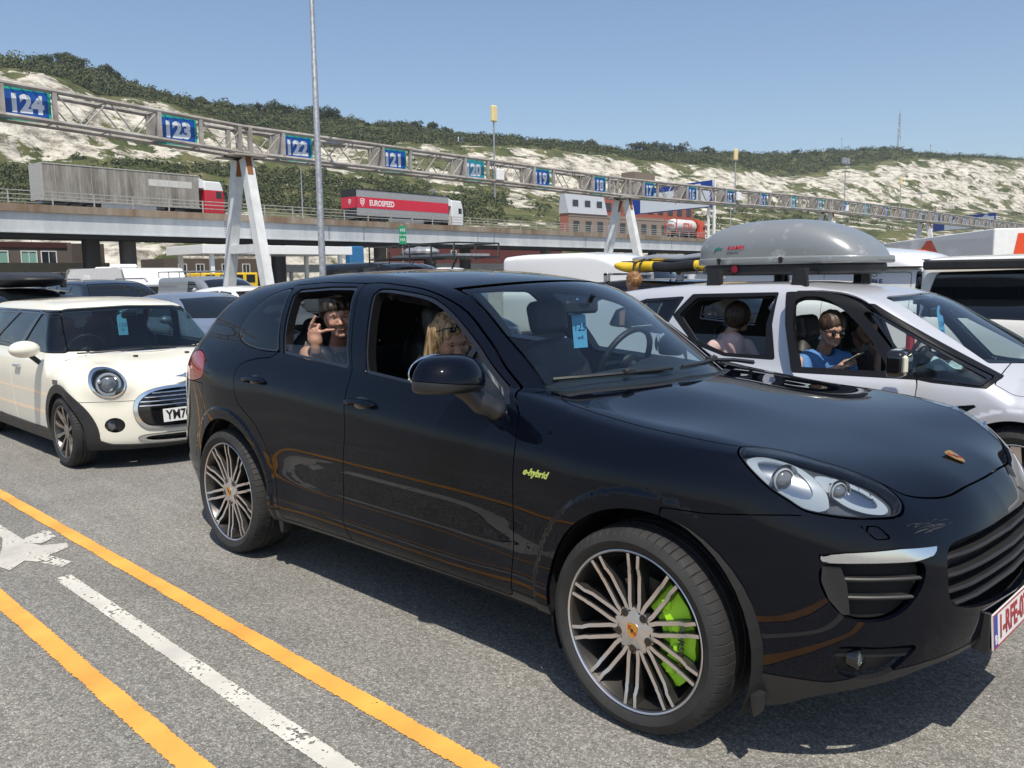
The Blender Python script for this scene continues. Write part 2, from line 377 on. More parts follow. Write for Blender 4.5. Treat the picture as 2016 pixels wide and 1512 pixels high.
def psdf(P2, poly):
    """signed distance to a polygon, negative inside"""
    P2 = np.asarray(P2); A = np.asarray(poly, float); B = np.roll(A, -1, 0); d = np.full(len(P2), 1e9); ins = np.zeros(len(P2), bool)
    for a, b in zip(A, B):
        e = b-a; w = P2-a; t = np.clip((w@e)/max(e@e, 1e-12), 0, 1); q = w-t[:, None]*e; d = np.minimum(d, (q*q).sum(1))
        c = ((a[1] > P2[:, 1]) != (b[1] > P2[:, 1])); ins ^= c & (P2[:, 0] < (b[0]-a[0])*(P2[:, 1]-a[1])/(b[1]-a[1] if b[1] != a[1] else 1e-12)+a[0])
    d = np.sqrt(d); return np.where(ins, -d, d)
def side(poly, s=0, n=6, smooth=True, inset=0, ymin=.2):
    """region from a polygon drawn in the side view (x,z); s=+1/-1 for one side, 0 for both"""
    Q = bez(poly, n, True) if smooth else np.array(poly)
    def g(P):
        d = psdf(P[:, [0,2]], Q)+inset; y = np.abs(P[:,1]) if s == 0 else s*P[:,1]; return np.maximum(d, ymin-y)
    return g
def front(poly, n=6, smooth=True, inset=0, xmin=None, xmax=None, sym=True):
    Q = bez(poly, n, True) if smooth else np.array(poly)
    def g(P):
        q = P[:, [1,2]].copy()
        if sym: q[:,0] = np.abs(q[:,0])
        d = psdf(q, Q)+inset
        if xmin is not None: d = np.maximum(d, xmin-P[:,0])
        if xmax is not None: d = np.maximum(d, P[:,0]-xmax)
        return d
    return g
def top(poly, n=6, smooth=True, inset=0, zmin=None, sym=True):
    Q = bez(poly, n, True) if smooth else np.array(poly)
    def g(P):
        q = P[:, [0,1]].copy()
        if sym: q[:,1] = np.abs(q[:,1])
        d = psdf(q, Q)+inset
        return d if zmin is None else np.maximum(d, zmin-P[:,2])
    return g
def put(name, Ms, mat, parent, depth=0):
    if len(Ms[2]) == 0: return None
    V, N, T = lip(Ms, depth) if depth else Ms
    return mk(name, V, T, mat, parent, N=N)
def sdfobj(name, f, lo, hi, h, mat, parent=None):
    V, N, T = march(f, lo, hi, h); return mk(name, V, T, mat, parent, N=N)
M['lamp_grey'] = pmat('lamp_housing_grey', (.075,.08,.085), .35, metal=.3)
M['lamp_white'] = pmat('lamp_white', (.28,.32,.36), .25, coat=.5)
M['lens_ball'] = pmat('lens_ball', (.10,.11,.12), .04, coat=1, spec=1)
M['grille_mesh'] = pmat('grille_mesh', (.010,.010,.010), .6, bump=.8, bscale=90)
M['rim_ten'] = pmat('rim_grey', (.36,.35,.34), .32, metal=.9)
M['chrome_dim'] = pmat('lamp_reflector', (.35,.37,.39), .18, metal=1)
M['frame_black'] = pmat('satin_black_frame', (.009,.009,.010), .32, spec=.28)
M['scuff'] = pmat('scuff_grey', (.085,.083,.08), .6)
# ---------------------------------------------------------------- the dark blue SUV: body shape
s_W = spl([.12,.22,.30,.36,.42,.50,.60,.72,.86,.95,1.03,1.10,1.14,1.20,1.30,1.40,1.50,1.57,1.66],
          [.80,.87,.912,.934,.938,.932,.938,.950,.957,.948,.920,.884,.866,.845,.797,.742,.680,.610,.47], .012)
s_belt = spl([-3.6,-2.84,-2.39,-1.61,-.6,0,.9],[1.25,1.222,1.19,1.15,1.107,1.09,1.08])
s_hc = spl([-.7,-.33,-.1,.15,.4,.6,.73,.82,.9,.98],[1.14,1.115,1.088,1.052,1.010,.960,.918,.872,.80,.66], .03)
s_f7 = spl([-.7,-.45,-.1,.15,.35,.48,.6,.7,.8,.9],[1.13,1.095,1.056,1.040,1.018,1.000,.966,.91,.82,.68], .03)
s_tg = spl([.2,-.1,-.33,-.7,-1.12,-1.35,-1.7,-2.1,-2.5,-2.9,-3.2,-3.4,-3.5,-3.7,-3.85,-4.0][::-1],
           [.78,.965,1.10,1.325,1.548,1.588,1.618,1.63,1.622,1.592,1.555,1.51,1.44,1.22,1.0,.75][::-1], .035)
s_F = spl([0,.3,.45,.6,.7,.78,.84,.89,.93],[.945,.93,.905,.845,.765,.67,.56,.42,.24], .02)
s_Fz = spl([.1,.2,.26,.35,.5,.62,.7,.78,.85,.95],[-.16,-.10,-.05,-.02,0,0,-.01,-.03,-.06,-.12], .015)
s_R = spl([0,.5,.65,.75,.82,.88,.93],[-3.93,-3.885,-3.835,-3.77,-3.68,-3.55,-3.35], .02)
s_Rz = spl([.2,.35,.5,.6,.72,.9,1.02,1.1,1.25],[.22,.12,.01,0,.03,.04,.06,.12,.30], .02)
def suv_f(P):
    x, y, z = P[:,0], np.abs(P[:,1]), P[:,2]
    zz = z+(1.14-s_belt(x))*sstep(z,.72,1.04)*(1-sstep(z,1.3,1.6))
    W = s_W(zz)
    W = W-.10*sstep(-x,2.5,3.9)*sstep(z,1.05,1.3)-.02*sstep(-x,2.9,3.9)+.010*gs(x,-2.95,.55)*gs(z,.98,.16)
    W = W-.05*sstep(x,.0,.9)*sstep(z,.9,1.1)
    W = W-.009*gs(z,.515,.10)*sstep(x,-2.45,-2.1)*(1-sstep(x,-1.0,-.5))
    for cx, cz in ((.03,.385),(-2.86,.385)):
        d = np.hypot(x-cx, z-cz); W = W+.012*(1-sstep(d,.468,.482))*(z < 1)+.012*gs(d,.44,.16)*(z < 1.1)
    hc, f7 = s_hc(x), s_f7(x)
    Tl = hc+(f7-hc)*sstep(y,.15,.72)-.9*np.maximum(y-.70,0)**2
    xx = x+np.where(x > -1.8, .42, .42*sstep(x,-2.4,-1.8)-.25*sstep(-x,3.0,3.5))*y*y
    Tg = s_tg(xx)-.10*y*y
    T = smax(Tl*(x > -.9)+(x <= -.9)*np.minimum(Tl,1.1), Tg, .012)
    k = np.where(x > -.4, .07, .085)
    d = smax(y-W, (z-T)*.8, k)
    F = s_F(y)+s_Fz(z); dF = np.abs(s_F(y+.01)-s_F(y-.01))/.02
    d = smax(d, (x-F)/np.sqrt(1+dF*dF), .07)
    R = s_R(y)+s_Rz(z); dR = np.abs(s_R(y+.01)-s_R(y-.01))/.02
    d = smax(d, (R-x)/np.sqrt(1+dR*dR), .05)
    return np.maximum(d, .15-z)
#END FIELD
# ---------------------------------------------------------------- wheels
def tyre_mesh(R, r, w, n=180, tread=True):
    """outer face at y=-w/2 (towards -y); axis y"""
    h = w/2; p = [(r-.012,-h+.030),(r+.004,-h+.014),(r+.012,-h+.006),((R+r)/2-.004,-h-.004),(R-.028,-h+.003),(R-.014,-h+.012),(R-.006,-h+.026),(R-.001,-h+.05)]
    g = []
    for c in (-h*.36, -h*.02, h*.34): g += [(R+.001,c-.007),(R-.007,c-.005),(R-.007,c+.005),(R+.001,c+.007)]
    prof = p+g+[(a,-b) for a, b in p[::-1]]
    V = []; F = []; m = len(prof)
    for i in range(n):
        a = 2*math.pi*i/n
        if tread: blk, q = divmod(i, 4); a = 2*math.pi*(blk+(0,.42,.84,.90)[q])/(n//4)
        for j, (rr, yy) in enumerate(prof):
            if tread and i % 4 == 3 and (5 <= j <= 7 or m-8 <= j <= m-6): rr -= .005; a2 = a
            a_ = a+(.05 if tread and (j > m/2) else 0)
            V.append((rr*math.sin(a_), yy, rr*math.cos(a_)))
    for i in range(n):
        for j in range(m-1): F.append((i*m+j, ((i+1) % n)*m+j, ((i+1) % n)*m+j+1, i*m+j+1))
    return V, [f[::-1] for f in F]
def spoke(mb_face, mb_side, pts, w0, w1, y0, y1, dep):
    """tapering bar along (radius, angle) points: polished face and darker sides"""
    n = len(pts); W = [w0+(w1-w0)*i/(n-1) for i in range(n)]; Y = [y0+(y1-y0)*(i/(n-1))**1.5 for i in range(n)]
    C = [(r*math.sin(a), r*math.cos(a)) for r, a in pts]; L = []; R = []
    for i in range(n):
        a = C[max(i-1,0)]; b = C[min(i+1,n-1)]; dx, dz = b[0]-a[0], b[1]-a[1]; l = math.hypot(dx, dz); nx, nz = -dz/l*W[i]/2, dx/l*W[i]/2
        L.append((C[i][0]+nx, C[i][1]+nz)); R.append((C[i][0]-nx, C[i][1]-nz))
    V = [(L[i][0], Y[i], L[i][1]) for i in range(n)]+[(R[i][0], Y[i], R[i][1]) for i in range(n)]
    mb_face.add(V, [(i, i+1, n+i+1, n+i) for i in range(n-1)])
    e = .35
    V = [(L[i][0], Y[i]+.0006, L[i][1]) for i in range(n)]+[(R[i][0], Y[i]+.0006, R[i][1]) for i in range(n)]
    V += [(L[i][0]+(L[i][0]-C[i][0])*e, Y[i]+dep, L[i][1]+(L[i][1]-C[i][1])*e) for i in range(n)]+[(R[i][0]+(R[i][0]-C[i][0])*e, Y[i]+dep, R[i][1]+(R[i][1]-C[i][1])*e) for i in range(n)]
    F = [(i, 2*n+i, 2*n+i+1, i+1) for i in range(n-1)]+[(n+i, n+i+1, 3*n+i+1, 3*n+i) for i in range(n-1)]+[(i,i+1,n+i+1,n+i) for i in range(n-1)]
    mb_side.add(V, F)
def make_wheel(parent, x, y, z, R, r, w, style, s=-1, caliper=None, name='wheel', rot=0):
    """wheel > tyre, rim, hub cap ...; s=-1: outer face looks to -y"""
    wh = bpy.data.objects.new(name, None); COL.objects.link(wh); wh.parent = parent; wh.location = (x, y, z); wh.empty_display_size = .1
    if s > 0: wh.rotation_euler = (0, 0, math.pi)
    V, F = tyre_mesh(R, r, w, 264 if style != 'plain' else 48, style != 'plain')
    ty = mk('tyre', V, F, 'rubber', wh, smooth=True); ty.data.set_sharp_from_angle(angle=rad(25))
    h = w/2; ff = -h+.012; rim = MB(); face = MB(); n = 96 if style != 'plain' else 32
    # barrel and lip
    rim.lathe([(r-.014,ff+.005),(r-.020,ff+.02),(r-.026,ff+.05),(r-.045,ff+.10),(r-.045,h-.02),(r-.01,h-.012)], n, 'y')
    rim.lathe([(r-.014,ff+.012),(r-.004,ff+.001)], n, 'y'); face.lathe([(r-.004,ff+.001),(r+.001,ff-.003),(r+.004,ff-.001)], n, 'y'); rim.lathe([(r+.004,ff-.001),(r+.006,ff+.01)], n, 'y')
    if style == 'twin':
        for k in range(10):
            a = 2*math.pi*(k+.03)/10+rot
            for sg in (-1,1):
                al = math.asin(.021/(r-.01))*sg; ai = .22*sg
                pts = [(.070, a+ai*1.0), (.105, a+.195*sg), (.15, a+.135*sg), (.20, a+.105*sg), (.205, a+.103*sg), (r-.06, a+al*1.1), (r-.055, a+al*1.02), (r-.008, a+al)]
                spoke(face, rim, pts, .0145, .0125, ff+.018, ff+.002, .045)
        for k in range(5):
            a = 2*math.pi*(k+.53)/5+rot; cx, cz = .066*math.sin(a), .066*math.cos(a)
            rim.lathe([(.0145,ff+.012),(.0145,ff+.05),(0,ff+.052)], 14, 'y', (cx,0,cz)); rim.lathe([(.009,ff+.026),(.009,ff+.05)], 6, 'y', (cx,0,cz)); rim.lathe([(.0001,ff+.026),(.009,ff+.026)], 6, 'y', (cx,0,cz))
        # hub star face with lug holes
        N = 60; V = []; 
        for i in range(N):
            a = 2*math.pi*i/N+rot; q = .074+.010*math.cos(10*(a-rot)-.2); V.append((q*math.sin(a), ff+.017, q*math.cos(a)))
        inner = [(.030*math.sin(2*math.pi*i/N+rot), ff+.010, .030*math.cos(2*math.pi*i/N+rot)) for i in range(N)]
        mid = [(.047*math.sin(2*math.pi*i/N+rot), ff+.012, .047*math.cos(2*math.pi*i/N+rot)) for i in range(N)]
        k0 = len(face.V); face.add(inner+mid+V, [(i, (i+1) % N, N+(i+1) % N, N+i) for i in range(N)]+[(N+i, N+(i+1) % N, 2*N+(i+1) % N, 2*N+i) for i in range(N)])
        rim.add([(v[0]*1.04, v[1]+.001, v[2]*1.04) for v in V]+[(v[0]*1.1, v[1]+.05, v[2]*1.1) for v in V], [(i, i+N, (i+1) % N+N, (i+1) % N) for i in range(N)]+[tuple(range(N))])
        for k in range(5):
            a = 2*math.pi*(k+.53)/5+rot; cx, cz = .066*math.sin(a), .066*math.cos(a); lug = MB(); lug.lathe([(.0001,ff+.0105),(.0085,ff+.0105),(.014,ff+.0112),(.0142,ff+.017)], 18, 'y', (cx,0,cz)); lug.build('lug_recess', 'gloss_black', wh, smooth=30)
    elif style in ('ten', 'five', 'plain'):
        kk = {'ten': 10, 'five': 5, 'plain': 9}[style]
        for k in range(kk):
            a = 2*math.pi*k/kk+rot
            if style == 'five': spoke(face, rim, [(.05,a),(.1,a),(.15,a),(r-.01,a)], .075, .055, ff+.03, ff+.004, .04)
            else: spoke(face, rim, [(.05,a),(.09,a+.02),(.12,a),(r*.66,a-.03),(r-.01,a)], .016, .036, ff+.026, ff+.004, .035)
        face.lathe([(.0001,ff+.014),(.03,ff+.016),(.062,ff+.024)], 24, 'y'); rim.lathe([(.062,ff+.024),(.066,ff+.08)], 24, 'y')
    rm = rim.build('rim', 'gunmetal', wh, smooth=30)
    face.build('rim_face', 'alu' if style == 'twin' else M.get('rim_'+style, M['alu']), rm, smooth=30)
    b = MB(); b.lathe([(0.0001,-.03),(.17 if r > .25 else .13,-.03),(.17 if r > .25 else .13,-.005),(.0001,-.005)], 40, 'y'); b.build('brake_disc', 'disc', wh, smooth=30)
    b = MB(); b.lathe([(.0001,.02),(r-.05,.02),(r-.05,h-.03)], 32, 'y'); b.build('hub_backing', 'dark', wh, smooth=30)
    return wh
def crest(parent, M4, k=1.0, name='crest'):
    """small gold shield with red and black quarters; lies in the local x,y plane"""
    out = [(-.5,.62),(0,.66),(.5,.62),(.53,.1),(.36,-.38),(0,-.68),(-.36,-.38),(-.53,.1)]
    mb = MB(); mb.prism([(a*k,b*k) for a,b in bez(out, 4, True)], 0, .0022, 'z'); o = mb.build(name, 'crest_gold', parent); o.data.transform(M4)
    q = MB()
    for sx in (-1,1):
        for sy in (-1,1):
            if sx*sy < 0:
                for j in range(3): x0 = .14+j*.11; q.box(*(sorted((sx*x0*k, sx*(x0+.055)*k))), (.1 if sy > 0 else -.34)*k, (.5 if sy > 0 else -.02)*k, .0023, .0030)
    r = q.build('crest_stripes', 'crest_red', o); r.data.transform(M4)
    b = MB(); b.prism([(a*k,b*k) for a,b in [(-.14,.2),(.14,.2),(.13,-.05),(0,-.2),(-.13,-.05)]], .0023, .0034, 'z'); b2 = b.build('crest_centre', 'gloss_black', o); b2.data.transform(M4)
    return o
M['crest_gold'] = pmat('crest_gold', (.75,.42,.08), .25, metal=.8)
M['crest_red'] = pmat('crest_red', (.35,.01,.015), .3)
M['caliper'] = pmat('lime_caliper', (.38,.78,.02), .35, coat=.3, var=.1)
# ---------------------------------------------------------------- the dark blue SUV: panels
M['navy'] = carpaint('navy_metallic_paint', (.0012,.0021,.0055), ior=1.38, dust=.004, metal=.0, rough=.6, dustcol=(.16,.14,.12)); M['navy'].node_tree.nodes['Principled BSDF'].inputs['Specular IOR Level'].default_value = 0
M['navy_trim'] = pmat('dark_sill_trim', (.012,.012,.013), .38, coat=.25, var=.2)
M['mirror_glass'] = pmat('mirror_glass', (.7,.75,.78), .02, metal=1)
suv = thing('suv_car', 'dark navy SUV with twin-spoke alloy wheels and lime green brake calipers', 'car')
s_low = spl([-4,-3.9,-3.6,-3.3,-2.4,-1.7,-.5,.3,.46,.6,.77,.86,.98],[.38,.36,.335,.28,.285,.300,.318,.24,.215,.275,.335,.375,.40], .015)
B = march(suv_f, (-4.05,-1.06,.12), (1.06,1.06,1.74), .017)
B = cut(B, lambda P: s_low(P[:,0])-P[:,2])
ARCH = ((.04,.385,.415),(-2.84,.380,.42))
for cx, cz, r in ARCH: B = cut(B, lambda P: np.maximum(r-np.hypot(P[:,0]-cx, P[:,2]-cz), -1)*np.where(np.abs(P[:,1]) > .45, 1, -1)*-1 if False else np.where(np.abs(P[:,1]) > .4, r-np.hypot(P[:,0]-cx, P[:,2]-cz), -1.0))
LIN = B
G = .005
# glass and lamp outlines in the side view (x,z)
quarter = np.concatenate([bez([(-2.45,1.196),(-2.602,1.200),(-2.780,1.225),(-2.871,1.270),(-2.877,1.332),(-2.842,1.417),(-2.762,1.481),(-2.664,1.517),(-2.60,1.530)], 5), [(-2.565,1.528),(-2.39,1.197)]])
rearwin = [(-2.345,1.192),(-2.505,1.495),(-2.485,1.527),(-2.2,1.541),(-1.985,1.541),(-1.955,1.53),(-1.745,1.16),(-1.76,1.150)]
frontwin = np.concatenate([[(-1.60,1.14),(-1.785,1.505),(-1.77,1.530)], bez([(-1.70,1.531),(-1.606,1.524),(-1.403,1.502),(-1.276,1.470),(-1.152,1.414),(-.989,1.311),(-.85,1.213),(-.70,1.112),(-.655,1.082)], 5), [(-.69,1.078),(-1.1,1.104)]])
tri = [(-.935,1.25),(-.965,1.10),(-.70,1.087),(-.688,1.10),(-.80,1.165),(-.92,1.258)]
fdoor = np.concatenate([[(-1.934,1.556)], bez([(-1.83,1.558),(-1.729,1.553),(-1.415,1.521),(-1.165,1.450),(-.960,1.318),(-.80,1.20),(-.635,1.088)], 5), bez([(-.585,1.05),(-.544,.941),(-.555,.7),(-.572,.495),(-.582,.338)], 5), [(-.6,.328),(-1.69,.318)], bez([(-1.712,.36),(-1.75,.477),(-1.69,.75),(-1.664,.88),(-1.695,1.04),(-1.712,1.15)], 5), [(-1.82,1.35)]])
rdoor = np.concatenate([[(-1.934,1.556),(-2.3,1.562),(-2.590,1.548),(-2.38,1.200)], bez([(-2.46,1.165),(-2.62,1.145),(-2.73,1.10),(-2.72,.99),(-2.665,.90),(-2.5,.80),(-2.40,.66),(-2.352,.50),(-2.335,.36)], 5), [(-2.33,.306),(-1.69,.318)], bez([(-1.712,.36),(-1.75,.477),(-1.69,.75),(-1.664,.88),(-1.695,1.04),(-1.712,1.15)], 5), [(-1.82,1.35)]])
light = bez([(.323,.213),(.311,.267),(.351,.310),(.418,.332),(.524,.336),(.613,.359),(.683,.368),(.739,.335),(.759,.295),(.762,.238),(.739,.186),(.682,.120),(.617,.078),(.557,.056),(.511,.066),(.450,.086),(.386,.133),(.345,.178)], 4, True)
def lq(P): return np.stack([P[:,0], P[:,2]-np.abs(P[:,1])], 1)   # oblique coordinates for the lamps: length, and height less width
hoodp = np.concatenate([bez([(-.60,0),(-.60,.3),(-.605,.52),(-.595,.64)], 3), bez([(-.52,.70),(-.445,.750),(-.229,.772),(.118,.788),(.302,.757),(.420,.694),(.522,.661),(.613,.603),(.682,.554),(.742,.510),(.79,.40),(.814,.30),(.822,.15),(.825,0)], 4)])
hoodp = np.concatenate([hoodp, [(.825,-.3),(-.60,-.3)]])
# windscreen: in y,z
ws = lambda P: np.maximum.reduce([s_ws_side(P), (P[:,2]-(1.556-.095*P[:,1]**2))*1.0, -P[:,0]-1.7, (1.128+.0*P[:,1]-.03*np.abs(P[:,1]))-P[:,2]])
_wsy = spl([1.0,1.13,1.20,1.37,1.53,1.6],[.69,.665,.640,.600,.560,.54], .01)
def s_ws_side(P): return np.abs(P[:,1])-_wsy(P[:,2])
rglass = lambda P: np.maximum.reduce([np.abs(P[:,1])-(.60-.12*(P[:,2]-1.15)/.35), P[:,2]-1.475, 1.10-P[:,2], P[:,0]+3.0])
def ss(P, s): return .2-s*P[:,1]
wscr, B = split(B, ws, .010)
rg, B = split(B, rglass, .010)
put('windscreen', wscr, 'glass_wind', suv, .004)
put('rear_window', rg, 'glass_tint', suv, .004)
for s, nm in ((-1,'near'),(1,'far')):
    def sd(poly, off=0): return lambda P: np.maximum(psdf(P[:, [0,2]], poly)+off, .2-s*P[:,1])
    q, B = split(B, sd(quarter), .006)
    fr, q = split(q, lambda P: -(psdf(P[:, [0,2]], quarter)+.012))
    put('quarter_window', q, 'glass_tint', suv); put('window_seal', fr, 'gloss_black', suv, .01)
    for nmd, door, win in (('front_door', fdoor, frontwin), ('rear_door', rdoor, rearwin)):
        D, B = split(B, sd(door), G)
        W, D = split(D, sd(win), .002)
        edge, W = split(W, lambda P: -(psdf(P[:, [0,2]], np.asarray(win))+.014))
        dr = put(nmd, D, 'navy', suv, .03)
        # dark rubber and inner frame round the opening
        V, N, T = edge; V = V-N*.006
        put('window_seal', (V, N, T), 'gloss_black', dr, .05)
        if nmd == 'front_door':
            t3, _ = split(W, lambda P: psdf(P[:, [0,2]], tri), 0.0)
            rest = cut(W, lambda P: -(psdf(P[:, [0,2]], tri)))
            V, N, T = t3; put('corner_window', (V-N*.008, N, T), 'glass', dr)
            bar = cut(rest, lambda P: np.maximum(-(P[:,0]+.985), P[:,0]+.925)) if False else cut(rest, lambda P: np.abs(P[:,0]-(-.952+.0*P[:,2])-(1.12-P[:,2])*.12)-.013)
            bar = cut(bar, lambda P: P[:,2]-1.31); V, N, T = bar; put('window_bar', (V-N*.004, N, T), 'gloss_black', dr, .02)
            if s > 0: V, N, T = cut(rest, lambda P: P[:,0]+.965); put('window_glass', (V-N*.01, N, T), 'glass', dr)
        else:
            if s < 0: W = cut(W, lambda P: P[:,2]-(1.243+.02*(P[:,0]+2.3)))
            V, N, T = W; put('window_glass', (V-N*.012, N, T), 'glass', dr)
        # pull handle
        hx, hz = (-1.56,1.008) if nmd == 'front_door' else (-2.53,1.042); hy = .952 if nmd == 'front_door' else .957
        f = lambda P: smax(smax(ell(P, (hx, s*(hy-.016), hz), (.118,.052,.021)), s*P[:,1]-(hy+.022), .012), -ell(P, (hx, s*(hy+.002), hz-.010), (.07,.022,.018)), .006)
        sdfobj('door_handle', f, (hx-.14, s*hy-.06, hz-.04), (hx+.14, s*hy+.06, hz+.04), .005, 'navy', dr)
        b = MB(); b.ball((hx, s*(hy-.030), hz-.006), (.075,.027,.034), 16, 10); b.build('handle_recess', 'gloss_black', dr, True)
    # headlamp
    LG = lambda P: np.maximum.reduce([psdf(lq(P), light)*.8, .45-s*P[:,1], .7-P[:,2]])
    H, B = split(B, LG, .006); rimH, H = split(H, lambda P: -(psdf(lq(P), light)*.8+.006))
    hl = put('headlight', (H[0]-H[1]*.001, H[1], H[2]), 'lens', suv); put('lamp_rim', rimH, 'gloss_black', hl, .03)
    V, N, T = H; put('lamp_housing', (V-N*.040, N, T), 'lamp_grey', hl)
    def at(x, v): i = np.argmin((V[:,0]-x)**2+(V[:,2]-np.abs(V[:,1])-v)**2); return V[i], N[i]
    for (lx, lv, rr, rp) in ((.490,.150,.052,.032),(.628,.215,.040,.025)):
        p, nn = at(lx, lv); ax = Vector((.84, s*.38, .30)).normalized(); o = Vector(p)-Vector(nn)*.020; fm = frame(o, Vector((0,0,1)).cross(ax), (0,0,1))
        t = MB(); t.lathe([(rr,.004),(rr*.97,.0),(rr*.8,-.012),(rr*.55,-.016)], 32); q = t.build('lamp_bowl', 'chrome', hl, 30); q.data.transform(fm)
        t = MB(); t.lathe([(rp*1.25,-.015),(rp*1.2,.0),(rp*1.05,.002),(rp,-.006)], 28); q = t.build('lamp_ring', 'lamp_white', hl, 30); q.data.transform(fm)
        t = MB(); t.lathe([(rp,-.008),(rp*.85,.004),(rp*.5,.012),(.0001,.015)], 28); q = t.build('lamp_projector', 'lens_ball', hl, True); q.data.transform(fm)
    for outl, inn in (([(.347,.207),(.375,.261),(.449,.263),(.527,.232),(.581,.189),(.602,.141),(.600,.109),(.556,.074),(.489,.083),(.418,.110),(.374,.152)], [(.384,.197),(.405,.232),(.460,.236),(.524,.200),(.558,.150),(.545,.112),(.475,.106),(.420,.145)]), ([(.545,.225),(.571,.261),(.636,.289),(.690,.285),(.722,.265),(.724,.223),(.690,.180),(.641,.163),(.588,.184)], [(.585,.222),(.600,.248),(.650,.268),(.690,.262),(.703,.245),(.700,.222),(.675,.198),(.635,.190)])):
        oo, ii = bez(outl, 4, True), bez(inn, 4, True); Z = cut((V-N*.024, N, T), lambda P: np.maximum(psdf(lq(P), oo), -psdf(lq(P), ii))); put('lamp_strip', Z, 'lamp_white', hl, .012)
        Z = cut((V-N*.030, N, T), lambda P: psdf(lq(P), ii)); put('lamp_reflector', Z, 'chrome_dim', hl)
    # seam between wing and bumper, arch
    wing = lambda P: np.maximum.reduce([.2-s*P[:,1], P[:,0]-np.interp(P[:,2],[.0,.80,.8215,.84,.86],[.2,.27,.50,.53,.54]), -.9-P[:,0], -(P[:,0]+.545+0*P[:,2])-.4*0])
    wing = lambda P: np.maximum.reduce([.2-s*P[:,1], .822+.02*np.clip((P[:,0]-.27)/.25,0,1)-P[:,2]-10*np.maximum(.1-P[:,0],0), P[:,0]-.78, -P[:,0]-.75])
    # tail lamp
    tail = bez([(-3.52,1.005),(-3.50,1.09),(-3.40,1.145),(-3.28,1.160),(-3.18,1.125),(-3.13,1.06),(-3.15,1.01),(-3.30,.982),(-3.45,.975)], 4, True)
    T1, B = split(B, lambda P: np.maximum(psdf(P[:, [0,2]], tail), .5-s*P[:,1]), .005)
    put('tail_light', T1, 'red_lens', suv, .01)
    if s < 0:
        ring = lambda P: np.maximum(np.abs(np.hypot((P[:,0]+2.86), P[:,2]-1.085)-.098)-.002, .3+P[:,1]); B = cut(B, lambda P: -ring(P))
        wsh = np.array([(-.722,.823),(-.685,.821),(-.662,.785),(-.700,.783)])
        w1, B = split(B, lambda P: np.maximum(psdf(P[:, [1,2]], wsh), .6-P[:,0]), .004); put('washer_cover', w1, 'navy', suv, .004)
hd, B = split(B, lambda P: np.maximum(psdf(np.stack([P[:,0], np.abs(P[:,1])], 1), hoodp), .80-P[:,2]), .006)
put('bonnet', hd, 'navy', suv, .02)
# nose openings, in the front view (|y|,z)
FX = .5
grille = bez([(.0,.752),(.20,.750),(.40,.747),(.475,.735),(.503,.70),(.512,.65),(.51,.605),(.487,.563),(.42,.538),(.324,.520),(.15,.500),(.0,.492)], 4)
grille = np.concatenate([grille, [(-.3,.492),(-.3,.752)]])
duct = bez([(.80,.706),(.737,.708),(.66,.711),(.597,.709),(.592,.675),(.615,.62),(.65,.570),(.69,.541),(.742,.534),(.775,.550),(.80,.599),(.811,.656)], 4, True)
chromep = [(.806,.712),(.808,.735),(.766,.745),(.652,.756),(.531,.748),(.535,.740),(.56,.724),(.622,.716),(.739,.715)]
fogp = bez([(.780,.449),(.70,.452),(.615,.452),(.64,.405),(.675,.362),(.72,.347),(.762,.355),(.779,.39)], 4, True)
def fr2(poly, off=0): return lambda P: np.maximum(psdf(np.stack([np.abs(P[:,1]), P[:,2]], 1), poly)+off, FX-P[:,0])
gr, B = split(B, fr2(grille), .002)
for nm, poly, mt in (('intake', duct, 'black_plastic'), ('fog_pocket', fogp, 'black_plastic')):
    X, B = split(B, fr2(poly), .002)
    for s in (-1,1):
        Y = cut(X, lambda P: -s*P[:,1]); put(nm, lip((Y[0]-Y[1]*.002, Y[1], Y[2]), .0) if False else (Y[0]-Y[1]*.035, Y[1], Y[2]), 'black_plastic' if nm == 'fog_pocket' else 'dark', suv)
ch, B = split(B, fr2(np.array(chromep)), .002)
for s in (-1,1):
    c = cut(ch, lambda P: -s*P[:,1]); put('chrome_blade', (c[0]+c[1]*.010, c[1], c[2]), 'chrome', suv, .02)
ins = lip(B, 0)
V, N, T = gr; gp = put('grille', (V-N*.075-np.array([.0,0,0]), N, T), 'grille_mesh', suv)
def surf_x(y, z):
    """x of the nose surface at (y,z)"""
    xs = np.arange(1.0, .3, -.002); P = np.stack([xs, np.full_like(xs, y), np.full_like(xs, z)], 1); v = suv_f(P) < 0; return xs[v.argmax()] if v.any() else .6
def blade(name, pts, depth, th, mat, parent, out=0.0, n=1):
    """horizontal bar that follows the nose from side to side"""
    mb = MB(); P = [(surf_x(y, z)+out, y, z) for y, z in pts]; V = []
    for x, y, z in P: V += [(x, y, z+th/2*.3), (x-.006, y, z+th/2), (x-depth, y, z+th/2), (x-depth, y, z-th/2), (x-.004, y, z-th/2), (x, y, z-th/2*.3)]
    F = [(i*6+k, i*6+(k+1) % 6, (i+1)*6+(k+1) % 6, (i+1)*6+k) for i in range(len(P)-1) for k in range(6)]+[tuple(range(6))[::-1], tuple((len(P)-1)*6+k for k in range(6))]
    mb.add(V, F); return mb.build(name, mat, parent, 30)
for z, hw in ((.700,.490),(.648,.500),(.598,.497),(.552,.455)):
    blade('grille_slat', [(y, z-.028*(1-(y/.5)**2)*0+.0) for y in np.linspace(-hw, hw, 21)], .05, .013, 'black_plastic', gp, -.012)
